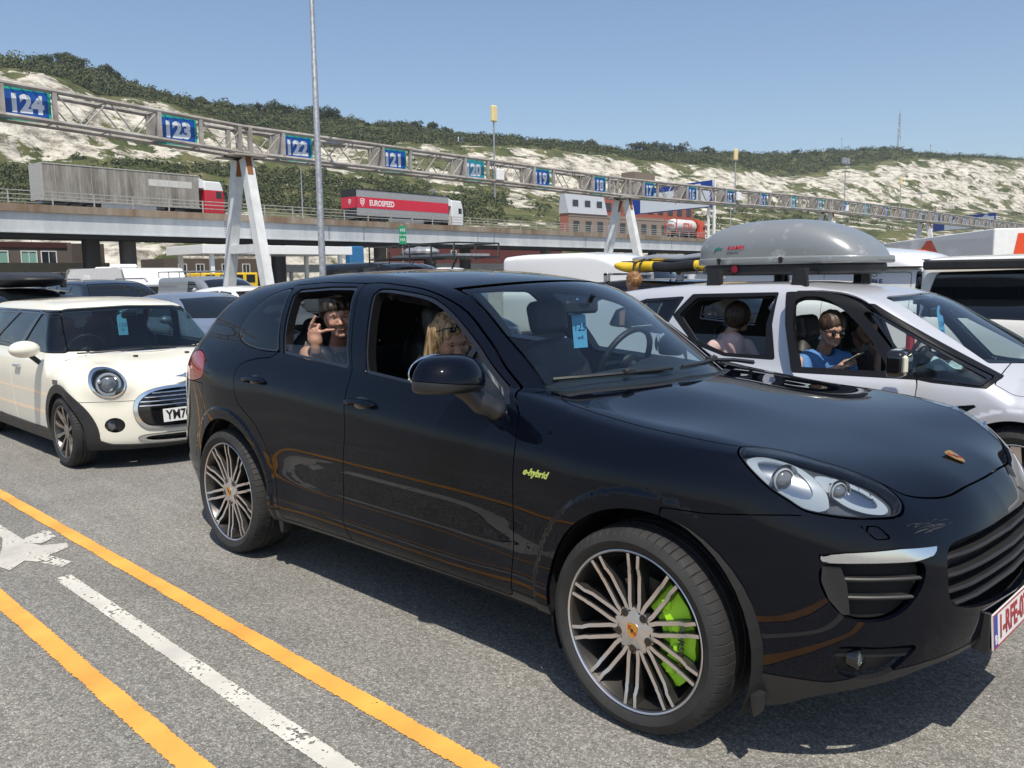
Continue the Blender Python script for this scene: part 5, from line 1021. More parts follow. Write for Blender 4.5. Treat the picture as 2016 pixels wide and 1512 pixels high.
lorry('lorry with a dirty grey curtain trailer and red cab with white roof on the viaduct', -79, 34.0, 7.35, tr1, 'lorry_red', 'lorry_white', 14.0)
lorry('lorry with grey trailer banded in red and a white cab on the viaduct', -81, 67.1, 7.35, tr2, 'lorry_white', 'lorry_white', 14.6)
lorry('tanker lorry with white lettered tank and orange cab at the far end of the viaduct', -87.5, 133.5, 7.45, tr3, 'lorry_orange', 'lorry_orange', 8)

# ---------------------------------------------------------------- lane gantry
gz = lambda y: float(np.interp(y, [-6,3.5,8,24.6,33,44,60,115], [5.75,5.36,5.12,4.99,5.10,5.28,5.32,5.36])); gx = lambda y: -18.86-.0305*(y-3)
M['gantry_steel'] = stained('weathered_gantry_steel', (.22,.19,.16), (.43,.41,.38), 1.6, .6, (1,1,1)); M['support_white'] = pmat('support_white', (.66,.67,.66), .45, var=.12, vscale=3); M['rust'] = pmat('rust', (.25,.09,.03), .9, var=.3)
gan = thing('sign_gantry', 'long weathered steel lattice gantry on white A-frame legs spanning the lanes', 'gantry')
WORDS = 'zero one two three four five six seven eight nine'.split()
LY = [2.99+3.35*i for i in range(-2, 34)]; GH, GD = .325, .62
ys = [-8.0]+[LY[0]-1.9]; segs = []
bnd = [-8.0, 8.05, 24.8, 44.4, 61, 78, 95, 112]
for a, c in zip(bnd[:-1], bnd[1:]):
    b = MB(); n = 4; Y = np.linspace(a, c, n+1)
    for dx in (0, -GD):
        for s in (-1,1): b.tube([(gx(y)+dx, y, gz(y)+s*GH) for y in Y], .055, 8)
    b.build('chord_tube', 'gantry_steel', gan, 40)
lab = 124; k = 0
for i, ly in enumerate(LY):
    if ly > 112: break
    b = MB(); p0, p1 = ly-.52, ly+.52
    for y in (p0, p1):
        for dx in (0, -GD): b.beam((gx(y)+dx, y, gz(y)-GH), (gx(y)+dx, y, gz(y)+GH), .09, .09)
    b.box(gx(p0)-GD+.12, gx(p0)-.10, p0-.012, p0+.012, gz(p0)-GH+.05, gz(p0)+GH-.05)
    m0, m1 = p1, LY[i+1]-.52 if i+1 < len(LY) else p1+2.3; q = 4; 
    for dx in (0, -GD):
        for j in range(q):
            ya, yb = m0+(m1-m0)*j/q, m0+(m1-m0)*(j+1)/q; s = 1 if j % 2 == 0 else -1
            b.tube([(gx(ya)+dx, ya, gz(ya)+s*GH), (gx(yb)+dx, yb, gz(yb)-s*GH)], .018, 6, caps=False)
    for y in (p0, p1, (m0+m1)/2):
        b.tube([(gx(y), y, gz(y)+GH), (gx(y)-GD, y, gz(y)+GH)], .022, 6, caps=False); b.tube([(gx(y), y, gz(y)-GH), (gx(y)-GD, y, gz(y)-GH)], .022, 6, caps=False)
    b.build('lattice_bay', 'gantry_steel', gan)
for j, y in enumerate(bnd[1:-1]):
    zt = gz(y)-GH-.06; x0 = gx(y)
    for dy in (-.14,.14):
        b = MB(); [b.beam((x0+dx, y+dy, zt), (x0+dx, y+dy, zt+2*GH+.06), .10) for dx in (0,-GD)]; b.build('end_post', 'gantry_steel', gan)
    for xa, xb, nm in ((x0+.0, x0+1.15,'leg'), (x0-.42, x0-1.62,'leg')):
        b = MB(); b.beam((xa, y, zt-.08), (xb, y, -.1), .28, .24); o = b.build(nm, 'support_white', gan)
        b = MB(); b.box(xa-.32, xa+.32, y-.45, y+.45, zt-.05, zt+.0, .01); b.build('cap_plate', 'gantry_steel', gan)
        b = MB(); b.beam((xa+.02, y-.02, zt-.08), (xa+(xb-xa)*.10, y-.02, zt-.52), .29, .15); b.build('rust_streak', 'rust', gan)
    b = MB(); t_ = .5; b.beam((x0+1.15*.5, y, zt*.5), (x0-.42-1.2*.5, y, zt*.5), .22, .22); b.build('cross_beam', 'support_white', gan)
M['sign_blue'] = pmat('sign_blue', (.008,.085,.38), .35, var=.15, vscale=4); M['sign_green'] = pmat('sign_green', (.03,.42,.34), .4, var=.2); M['sign_white'] = pmat('sign_white', (.72,.76,.80), .4); M['sign_teal'] = pmat('sign_teal', (.03,.26,.42), .4)
for i, ly in enumerate(LY):
    num = 124-(i-2)
    if num > 125 or ly > 105: continue
    t = thing('lane_sign', f'blue and green lane sign reading {num} ('+' '.join(WORDS[int(c)] for c in str(num))+') on the gantry', 'lane sign', (gx(ly)-.16, ly, gz(ly)), 0, 'numbered lane signs along the gantry')
    col = 'sign_teal' if num in (120,113,112,110) else 'sign_blue'
    b = MB(); b.box(-.02,.0,-.485,.485,-.37,.35); o = b.build('sign_board', 'sign_green', t)
    b = MB(); b.box(.001,.006,-.425,.425,-.30,.265) ; b.build('sign_panel', col, t)
    text_obj('sign_number', str(num), .50, 'sign_white', t, frame((.008,-.01,-.03), (0,1,0), (0,0,1)), .002, bold=.026, sx=.92)
    b = MB()
    for y in (-.34,-.12,.1,.32): b.tube([(-.02,y,.35),(.16,y+.12,GH+.02)], .012, 5)
    b.build('sign_bracket', 'gantry_steel', t)

# ---------------------------------------------------------------- poles, masts, signs
def pole(name, label, cat, x, y, h, r0, r1, mat='steel', group=None):
    t = thing(name, label, cat, (x,y,0), 0, group); b = MB(); b.tube([(0,0,-.2),(0,0,h*.45),(0,0,h*.45+.02),(0,0,h)], [r0,(r0+r1)/2*1.06,(r0+r1)/2*.94,r1], 16); b.build('pole', mat, t, 40); return t
t = pole('lighting_column', 'tall grey steel lighting column standing in front of the gantry', 'lamp post', -15.9, 8.19, 14.5, .088, .035); b = MB(); b.box(-.10,.12,-.1,.1,.5,1.3,.02); b.build('access_door', 'steel', t); b = MB(); b.box(-.6,.6,-.25,.25,14.4,14.6,.05); b.build('lamp_head', 'steel', t)
M['cream_box'] = pmat('cream_antenna', (.72,.60,.30), .5)
for x, y, zb, h, lb in ((-19.3,17.23,4.7,2.45,'pole with a cream antenna panel rising beside sign 120'),(-19.8,33.5,4.9,2.4,'pole with a cream antenna panel rising in front of the right-hand chalk cliff'),(-20.9,56.5,5.1,2.6,'thin pole with a small cream antenna beyond sign 112'),(-20.4,46.8,5.0,3.1,'grey pole with twin floodlights rising beyond sign 112')):
    t = thing('antenna_pole', lb, 'pole', (x,y,zb), 0, 'poles standing on the gantry'); b = MB(); b.tube([(0,0,-.5),(0,0,h-.35)], .028, 8); b.build('pole', 'steel', t)
    b = MB(); 
    if 'flood' in lb: b.box(-.1,.1,-.36,-.06,h-.35,h-.02,.02); b.box(-.1,.1,.06,.36,h-.35,h-.02,.02); b.build('floodlight', 'steel', t)
    else: b.box(-.07,.07,-.10,.13,h-.5,h+.02,.03); b.build('antenna_panel', 'cream_box', t)
    b = MB(); b.box(.06,.18,-.02,.30,.05,.42,.02); b.build('control_box', 'white', t)
for x, y, h, lb in ((-100,60,17,'distant thin lamp post behind the dirty curtain lorry'),(-104,86,15,'distant thin lamp post behind the white lorry cab'),(-70,118,13.2,'distant lamp post standing over the right-hand lanes'),(-60,170,16,'far lamp post in front of the right-hand cliffs')):
    t = pole('distant_lamp_post', lb, 'lamp post', x, y, h, .12, .06); b = MB(); b.box(-.7,.7,-.3,.3,h-.12,h+.1,.05); b.build('lamp_head', 'steel', t)
# lattice mast and small masts on the hill
t = thing('radio_mast', 'red and white lattice radio mast on the far hilltop', 'radio mast', (-277,725,96)); b = MB(); H_ = 31
for s in range(4):
    a, c = (s*math.pi/2+.4), ((s+1)*math.pi/2+.4)
    for k in range(10):
        z0, z1 = H_*k/10, H_*(k+1)/10; r0, r1 = 1.5*(1-k/13), 1.5*(1-(k+1)/13)
        b.tube([(r0*math.cos(a), r0*math.sin(a), z0), (r1*math.cos(a), r1*math.sin(a), z1)], .16, 4); b.tube([(r0*math.cos(a), r0*math.sin(a), z0), (r1*math.cos(c), r1*math.sin(c), z1)], .09, 4)
b.tube([(0,0,H_),(0,0,H_+4)], .12, 5); b.build('lattice_tower', 'steel', t); b = MB(); b.lathe([(0.0001,0),(1.3,.2),(1.3,.6),(.0001,.5)], 12, 'z', (.8,0,H_*.42)); b.ball((-.8,0,H_*.62), (.9,.9,.7)); b.build('dish', 'white', t)
for x, y, z, h, lb in ((-317,708.6,100,10,'small thin mast left of the lattice mast on the skyline'),(-255,733,94,6,'short white pole right of the lattice mast on the skyline')):
    t = pole('small_mast', lb, 'mast', x, y, h, .25, .12); t.location.z = z; b = MB(); b.ball((0,0,h), (.7,.7,.5)); b.build('mast_head', 'steel', t)
# green assembly sign on a post with a solar panel
t = thing('green_sign_post', 'slim post with two small green signs and a solar panel before the viaduct', 'sign post', (-42, 31.1, 0)); b = MB(); b.tube([(0,0,0),(0,0,4.9)], .04, 8); b.build('post', 'steel', t)
for z in (4.25, 3.65): b = MB(); b.box(.03,.05,-.28,.28,z,z+.52); o = b.build('green_sign', 'sign_green2' if 0 else pmat('green_sign', (.01,.28,.12), .4), t); text_obj('sign_marks', 'HX', .3, 'white', o, frame((.055,0,z+.26), (0,1,0), (0,0,1)), .002)
b = MB(); b.box(-.02,.02,-.25,.25,2.6,3.1,.01); b.build('solar_panel', 'gloss_black', t)

# ---------------------------------------------------------------- buildings
M['brick'] = None
def brick(name, c, mortar, sc=8):
    m, nt, N, L, b = nmat(name); tc = N.new('ShaderNodeTexCoord'); mp = N.new('ShaderNodeMapping'); mp.inputs['Rotation'].default_value = (rad(90), 0, rad(90)); L.new(tc.outputs['Object'], mp.inputs[0]); t = N.new('ShaderNodeTexBrick'); t.inputs['Scale'].default_value = 1/.45
    t.inputs['Color1'].default_value = (*c, 1); t.inputs['Color2'].default_value = (c[0]*.8, c[1]*.8, c[2]*.8, 1); t.inputs['Mortar'].default_value = (*mortar, 1); t.inputs['Mortar Size'].default_value = .02; L.new(mp.outputs[0], t.inputs[0]); L.new(t.outputs[0], b.inputs['Base Color']); b.inputs['Roughness'].default_value = .9; return m
M['brick'] = brick('red_brick', (.36,.095,.055), (.26,.2,.16)); M['brown_brick'] = brick('brown_brick', (.085,.065,.05), (.12,.10,.085)); M['mansard'] = pmat('white_mansard', (.44,.46,.49), .5, var=.08); M['cream_wall'] = pmat('cream_hoarding', (.50,.44,.33), .8, var=.06, vscale=1)
M['win'] = pmat('building_window', (.02,.028,.035), .08, spec=.8); M['winframe'] = pmat('window_frame', (.75,.75,.74), .5); M['winframe_dark'] = pmat('dark_window_frame', (.05,.05,.055), .5); M['win_green'] = pmat('window_green_blind', (.22,.42,.36), .3, coat=.5)
def window(parent, x, y, z, w, h, mat='win', fm='winframe'):
    b = MB(); b.box(0,.06,-w/2,w/2,-h/2,h/2); o = b.build('window', mat, parent, loc=(x,y,z))
    b = MB(); t = .09; b.box(.05,.12,-w/2-t,w/2+t,h/2,h/2+t); b.box(.05,.12,-w/2-t,w/2+t,-h/2-t,-h/2); b.box(.05,.12,-w/2-t,-w/2,-h/2,h/2); b.box(.05,.12,w/2,w/2+t,-h/2,h/2); b.box(.05,.10,-.03,.03,-h/2,h/2); b.build('window_frame', fm, o); return o
bb = thing('brick_building', 'red brick office block with white slanted mansard windows behind the viaduct', 'building', (-120,0,0))
b = MB(); b.box(-2.5,0,137,186,0,14.6); b.build('wall', 'brick', bb)
b = MB(); V = []; b.prism([(-2.6,14.6),(.2,14.6),(-.9,18.7),(-2.2,18.7)], 136.8, 150, 'y'); b.build('mansard_roof', 'mansard', bb)
b = MB(); b.box(-2.5,-1.0,150,186.2,14.6,19.4); b.build('upper_storey', 'brick', bb)
b = MB(); b.box(-6,-2,163,171,19.4,25.3); b.build('plant_room', pmat('plant_room', (.20,.16,.12), .8, var=.1), bb)
for k, y in enumerate(np.arange(139.5, 186, 4.05)):
    for z in (4.3, 8.1, 12.0): window(bb, 0, y, z, 1.7, 1.9, 'win', 'winframe_dark')
    if y < 150: o = window(bb, -.25, y, 16.4, 1.6, 2.0, 'win', 'winframe_dark')
    else: o = window(bb, -1.0, y, 16.6, 1.9, 1.5, 'win', 'winframe_dark')
b = MB()
for z in (6.1, 10.0, 14.0): b.box(0,.08,137,186,z,z+.18)
b.build('string_course', pmat('string_course', (.3,.24,.18), .8), bb)
lb = thing('terminal_building', 'low brown brick building with pale green windows behind the cream wall', 'building', (-92,0,0))
b = MB(); b.box(-10,0,-20,28,0,5.5); b.build('wall', 'brown_brick', lb); b = MB(); b.box(-3,.5,28,31,0,5.4); b.build('end_wall', 'brown_brick', lb); b = MB(); b.box(.05,.12,-20,27.5,4.95,5.45); b.build('fascia', pmat('maroon_fascia', (.06,.015,.012), .6), lb)
for y, w, m_ in ((20.2,1.2,'win_green'),(22.6,1.4,'win_green'),(25.2,1.3,'win_green'),(27.0,1.3,'win'),(12,1.5,'win'),(16,1.5,'win_green')): window(lb, 0, y-1.2, 3.9, w, 1.3, m_)
b = MB(); [b.tube([(-.5,y,5.5),(-.5,y,6.5)], .03, 5) for y in np.arange(-18,27,2.5)]; [b.tube([(-.5,-20,z),(-.5,27,z)], .025, 5) for z in (6.0,6.5)]; b.build('roof_railing', 'rail', lb)
b = MB(); b.box(-.2,0,-40,29.4,0,3.35); setp(b.build('hoarding_wall', 'cream_wall'), 'plain cream hoarding wall left of the viaduct pillars', 'wall').location = (-86,0,0)
fn = thing('wire_fence', 'wire fence with dark posts in front of the cream wall', 'fence', (-62,0,0))
for y in np.arange(-12, 26, 2.25): b = MB(); b.box(-.04,.04,-.04,.04,0,2.3); b.build('fence_post', 'black_plastic', fn, loc=(0,y,0))
b = MB(); [b.tube([(0,-12,z),(0,24,z)], .012, 4) for z in (.8,1.5,2.2)]; b.build('fence_wire', 'steel', fn)
# customs canopies
def canopy(label, x, y0, y1, z, d=7, th=.75):
    t = thing('booth_canopy', label, 'canopy', (x,0,0), 0, 'white booth canopies under the viaduct'); b = MB(); b.box(-d,0,y0,y1,z-th,z,.03); b.build('canopy_roof', 'white_paint', t)
    for y in np.linspace(y0+1, y1-1, max(2, int((y1-y0)/6))):
        for xx in (-.6, -d+.6): b = MB(); b.box(-.16,.16,-.16,.16,0,z-th); b.build('canopy_post', 'white_paint', t, loc=(xx,y,0))
canopy('white flat canopy on posts behind the nearest gantry leg', -66, 29.4, 44, 4.45); canopy('white flat canopy beside the blue cabinet', -88, 50, 60, 3.2, 5, .9); canopy('long white canopy band under the middle of the viaduct', -90, 72, 95, 3.4, 5, .9); canopy('white canopy under the right of the viaduct', -92, 100, 122, 4.6, 5, 1.5)
sh = thing('booth_building', 'low dark brick building with small windows under the white canopy', 'building', (-90,0,0)); b = MB(); b.box(-6,0,36.5,49,0,3.9); b.build('wall', 'brown_brick', sh)
for y in (38.5,40.5,43.5,46): window(sh, 0, y, 2.7, .8, 1.1)
sh = thing('red_building', 'dark red low building under the right of the viaduct', 'building', (-105,0,0)); b = MB(); b.box(-6,0,82,118,0,6.5); b.build('wall', pmat('dark_red_wall', (.12,.03,.025), .8), sh); window(sh, 0, 86, 5.2, 1, 1); window(sh, 0, 91, 5.2, 1, 1)
b = MB(); b.box(-.5,.5,-.9,.9,1.8,4.9,.1); setp(b.build('blue_cabinet', pmat('blue_cabinet', (.02,.14,.32), .5, var=.15)), 'blue steel cabinet fixed beside a viaduct pillar', 'cabinet').location = (-75.5,50.9,0)
t = thing('navy_notice', 'dark navy notice board with white writing beside the white van', 'notice board', (-40,43.3,0)); b = MB(); b.box(0,.06,-.38,.38,1.3,2.55); o = b.build('board', pmat('navy_board', (.015,.012,.05), .5), t); b = MB(); b.tube([(0,0,0),(0,0,1.4)], .05, 6); b.build('post', 'steel', t)
for i, s in enumerate(('P2','Welcome to','P&O Ferries')): text_obj('board_text', s, .17, 'white', o, frame((.065,0,2.3-.3*i), (0,1,0), (0,0,1)), .002)
# overhead direction signs
M['dir_blue'] = pmat('direction_blue', (.01,.05,.30), .4)
def dirsign(label, p, rz, w, z0, z1, txt, legs):
    ya, yb = 0, w; t = thing('direction_sign', label, 'sign', (p[0],p[1],0), rad(rz), 'overhead direction signs'); b = MB(); b.box(-.1,0,ya,yb,z0,z1); o = b.build('sign_panel', 'dir_blue', t)
    w = yb-ya; b = MB(); b.box(.01,.04,ya+w*.20,yb-w*.02,z0+.10,z0+(z1-z0)*.78); q = b.build('white_panel', 'sign_white', o)
    b = MB(); yy = ya+w*.62; zz = z0+(z1-z0)*.42; r = .55; b.add([(.05,yy-r,zz+r*.8),(.05,yy+r,zz+r*.8),(.05,yy,zz-r),(.05,yy-r*.6,zz+r*.55),(.05,yy+r*.6,zz+r*.55),(.05,yy,zz-r*.6)], [(0,1,4,3),(1,2,5,4),(2,0,3,5)]); b.build('give_way_mark', 'band_red', q)
    text_obj('sign_text', txt, .8, 'dir_blue', q, frame((.06,ya+w*.82,z0+(z1-z0)*.35), (0,1,0), (0,0,1)), .003, sx=.8)
    b = MB(); yy = yb-w*.14; zz = z1-(z1-z0)*.14; b.prism([(yy-1,zz-.1),(yy+1,zz-.1),(yy+.8,zz-.35),(yy-.8,zz-.35)], .01, .03, 'x'); b.prism([(yy-.5,zz+.2),(yy+.3,zz+.2),(yy+.5,zz-.05),(yy-.7,zz-.05)], .01, .03, 'x'); b.build('ship_mark', 'sign_white', o)
    for y in legs:
        for s in (-.45,.45): b = MB(); b.beam((-.3,y+s,0),(-.3,y+s,z1),.22); b.build('sign_leg', 'white_paint', t)
dirsign('large blue and white overhead direction sign beyond lane sign 117', (-66.8,86.7), -102.7, 15.2, 9.0, 12.0, 'BC', (14.9,)); dirsign('smaller far overhead direction sign beyond the white lorry trailer', (-72.8,214.4), -123, 19.5, 10.6, 13.6, 'A B', (18.5,))
t = thing('grey_shed', 'grey flat-roofed shed beyond the white lorry trailer', 'building', (-30,108,0)); b = MB(); b.box(-3,0,-3,5,0,5.4); b.build('wall', 'curtain_grey', t); b = MB(); b.box(-3.2,.2,-3.2,5.2,5.4,5.6); b.build('roof', 'steel', t)
# ---------------------------------------------------------------- car builder for the other cars
def carfield(w, H, belt, deck, roof, nose, tail, npl=(.30,3.2), tpl=(.25,3.5), tumble=.24, lowin=.05, crown=.10, bow=.30, k=.06, arch=(), flare=.012, rz0=.30, zlow=.18, taper=.06, nz=None):
    sd = spl(*zip(*deck)); sr = spl(*zip(*roof)); z = [zlow-.1, rz0, .5, belt-.22, belt-.06, belt+.0, belt+.06, H-.16, H]; q = [w-lowin*1.6, w-lowin*.5, w-.005, w, w-.022, w-.055, w-.075, w-tumble*.92, w-tumble*1.35]
    sw = spl(z, q, .02); zc = (tail-nose); nzf = spl(*(nz or ([0,.35,.6,1.0],[-.10,0,-.02,-.10])))
    def f(P):
        x, y, z = P[:,0], np.abs(P[:,1]), P[:,2]; W = sw(z)-taper*sstep(-x, -tail*.62, -tail)-taper*.6*sstep(x, nose*.2, nose)
        for cx, cz, r in arch: d = np.hypot(x-cx, z-cz); W = W+flare*(1-sstep(d, r+.05, r+.065))*(z < belt)
        T = smax(sd(x)-.05*(y/w)**2-.35*np.maximum(y-w*.72, 0), sr(x+bow*y*y*(x > (nose+tail)/2)-bow*.4*y*y*(x < (nose+tail)/2-.4))-crown*y*y, .012)
        d = smax(y-W, (z-T)*.85, k+.02*0)
        F = nose-npl[0]*(y/w)**npl[1]+nzf(z); dF = npl[0]*npl[1]/w*(y/w)**(npl[1]-1); d = smax(d, (x-F)/np.sqrt(1+dF*dF), k)
        R = tail+tpl[0]*(y/w)**tpl[1]+.12*sstep(z, belt-.1, belt+.3)*0; dR = tpl[0]*tpl[1]/w*(y/w)**(tpl[1]-1); d = smax(d, (R-x)/np.sqrt(1+dR*dR), k)
        return np.maximum(d, zlow-z)
    return f
def carbody(root, f, bb, h, arch, paint, windows=(), wind=None, rear=None, glass='glass_dark', wglass=None, extra=None, see=False, trim=None, doors=(), cuts=(), part_windows=()):
    B = march(f, bb[0], bb[1], h)
    for cx, cz, r in arch: B = cut(B, lambda P: np.where(np.abs(P[:,1]) > .35, r-np.hypot(P[:,0]-cx, P[:,2]-cz), -1.0))
    B = cut(B, lambda P: bb[0][2]+h-P[:,2]); L0 = B; regs = []
    for nm, g in (('windscreen', wind), ('rear_window', rear)):
        if g is None: continue
        g1 = front(g[0], smooth=False, xmin=g[1] if nm == 'windscreen' else None, xmax=g[1] if nm != 'windscreen' else None); regs.append(g1)
        X, B = split(B, g1, .008); V, N, T = X; put(nm, (V-N*.003, N, T), (wglass or glass) if nm == 'windscreen' else glass, root, .006)
    for nm, poly in windows:
        for s in (-1,1):
            g = side(poly, s, smooth=False, ymin=.2); regs.append(g); X, B = split(B, g, .006); fr, X = split(X, lambda P: -(g(P)+.018)); 
            put('window_seal', fr, 'gloss_black', root, .012); V, N, T = X; put(nm, (V-N*.008, N, T), glass, root)
    for nm, poly, lim in part_windows:
        X, B = split(B, side(poly, -1, smooth=False), .004); X = cut(X, lambda P: P[:,2]-lim); V, N, T = X; put(nm, (V-N*.008, N, T), glass, root); regs.append(side(poly, -1, smooth=False)); X, B = split(B, side(poly, 1, smooth=False), .004); V, N, T = X; put(nm, (V-N*.008, N, T), glass, root); regs.append(side(poly, 1, smooth=False))
    if extra: B = extra(B)
    for i, poly in enumerate(doors):
        for s in (-1,1):
            X, B = split(B, side(poly, s, smooth=False), .006); put('door', X, paint, root, .012)
    if trim:
        X, B = split(B, trim, .003); put('lower_trim', X, 'black_plastic', root, .01)
    put('body', B, paint, root, .012)
    if see:
        L1 = cut(L0, lambda P: see[2]-P[:,2]); L1 = cut(L1, lambda P: np.maximum(P[:,0]-see[1], see[0]-P[:,0]))
        for g in regs: L1 = cut(L1, lambda P: -g(P)+.0)
        for poly in cuts: L1 = cut(L1, lambda P: -side(poly, 0, smooth=False)(P))
        put('cabin_lining', shell(L1, .04), 'headliner', root)
def std_wheels(root, xs, w, R, r, style='five', tw=.21):
    b = MB()
    for x in xs:
        for s in (-1,1): make_wheel(root, x, s*(w-tw/2-.005), R, R, r, tw, style, s); 
        for s in (-1,1): b.box(x-R-.03, x+R+.03, *sorted((s*(w-.19), s*(w-tw-.16))), R+.02, R*2+.03); 
    b.box(xs[1]-.3, xs[0]+.2, -w+.26, w-.26, .2, .5); b.box(xs[1]+R, xs[0]-R, -w+.08, w-.08, .19, .32); b.build('arch_and_underbody_liner', 'dark', root)
def plain_mirror(root, x, y, z, mat, sz=(.09,.11,.07), arm='black_plastic', sides=(-1,1)):
    for s in sides:
        f = lambda P: smax(smax(ell(P, (x,s*y,z), sz), (x-sz[0]*.55)-P[:,0], .015), -10-P[:,0], .01); o = sdfobj('door_mirror', f, (x-.15,s*y-.17,z-.12), (x+.15,s*y+.17,z+.12), .012, mat, root)
        b = MB(); b.tube([(x,s*(y-.03),z-sz[2]*.6),(x+.02,s*(y-.11),z-sz[2]-.05)], .022, 8); b.ball((x-sz[0]*.5,s*y,z), (.006,sz[1]*.85,sz[2]*.8), 14, 8); b.build('mirror_base', arm, o, 40)
def lampreg(B, root, polyxz, name='headlight', s=(-1,1), ymin=.3, housing='chrome', inset=.03):
    for q in s:
        X, B = split(B, side(polyxz, q, ymin=ymin), .005)
        if len(X[2]) == 0: continue
        hl = put(name, X, 'lens', root); V, N, T = X; put('lamp_housing', (V-N*inset, N, T), housing, hl)
    return B
def frontreg(B, root, poly, name, mat, xmin, inset=.02, smooth=True, depth=0, sym=True):
    X, B = split(B, front(poly, 4, smooth, xmin=xmin, sym=sym), .004); V, N, T = X; put(name, (V-N*inset, N, T), mat, root, depth); return B
def roofbars(root, xs, w, z, mat='black_plastic'):
    for x in xs: b = MB(); b.beam((x,-w,z),(x,w,z),.06,.03); [b.box(x-.04,x+.04,*sorted((s*w,s*(w-.07))),z-.10,z+.02,.01) for s in (-1,1)]; b.build('roof_bar', mat, root)
def tagcard(label, M4, txt=('125','w4'), k=1.0):
    """pale blue lane tag with a hook, hung from the mirror"""
    t = thing('lane_tag', label, 'tag', M4.to_translation(), 0, 'blue lane tags hung in windscreens'); R_ = M4.to_3x3().to_4x4(); b = MB(); w = .072*k
    o = [(-w,-.20*k),(w,-.20*k),(w,.06*k),(.018*k,.07*k),(-.004*k,.11*k),(.030*k,.175*k),(.0,.195*k),(-.045*k,.15*k),(-w,.08*k)]; b.prism(o, 0, .0012, 'z'); q = b.build('tag_card', 'tag_blue', t); q.data.transform(R_)
    for s, y, z in ((txt[0],-.04,.085),(txt[1],-.12,.05)): text_obj('tag_writing', s, z*k, 'tag_ink', t, R_ @ Matrix.Translation((0,y*k,.002)), .0004, bold=.0, shear=.15)
    return t
M['tag_blue'] = pmat('tag_blue', (.16,.46,.72), .5); M['tag_ink'] = pmat('tag_ink', (.01,.02,.08), .5)

# ---------------------------------------------------------------- the cream hatchback behind the SUV
M['cream'] = carpaint('cream_paint', (.76,.735,.63), dust=.01, rough=.4, dustcol=(.45,.41,.32)); M['mini_glass'] = glassmat('mini_glass', (.50,.60,.58), 1.1)
mini = thing('hatchback_car', 'cream compact hatchback with round headlights and black wheel arches behind the dark SUV', 'car', (-6.12,.03,0))
mA = ((0,.312,.335),(-2.56,.312,.335))
mf0 = carfield(.845, 1.44, .93, [(-3.3,.98),(-1.5,.97),(-.5,.955),(-.2,.945),(.15,.90),(.35,.855),(.50,.785),(.60,.67),(.70,.4)], [(-3.4,.8),(-3.12,1.06),(-2.98,1.30),(-2.8,1.385),(-2.2,1.42),(-1.4,1.43),(-.85,1.405),(-.62,1.365),(-.42,1.20),(-.10,.93),(.05,.80)], .665, -3.30,
    npl=(.40,2.1), tumble=.21, crown=.09, bow=.36, arch=mA, flare=.0, rz0=.28, nz=([0,.14,.25,.45,.62,.75,.9],[-.16,-.07,-.01,0,-.02,-.06,-.14]))
def mf(P):
    d = mf0(P); x, y, z = P[:,0], np.abs(P[:,1]), P[:,2]
    lampb = .035*np.exp(-(((y-.60)/.16)**2+((z-.74)/.15)**2)**2)*sstep(x, .05, .3); hood = .016*gs(y, .42, .22)*sstep(x, -.3, -.1)*sstep(z, .6, .85)
    return d-lampb-hood
lampE = bez([(.60+.122*math.cos(a), .742+.128*math.sin(a)) for a in np.linspace(0, 2*math.pi, 17)[:-1]], 2, True)
m_door = [(-.98,1.33),(-.60,1.335),(-.28,.975),(-.18,.93),(-.20,.30),(-1.28,.27),(-1.34,.9),(-1.20,1.0)]; m_rdoor = [(-1.0,1.33),(-1.60,1.33),(-2.1,1.03),(-2.18,.72),(-2.02,.55),(-1.92,.30),(-1.29,.27),(-1.35,.9),(-1.21,1.0)]
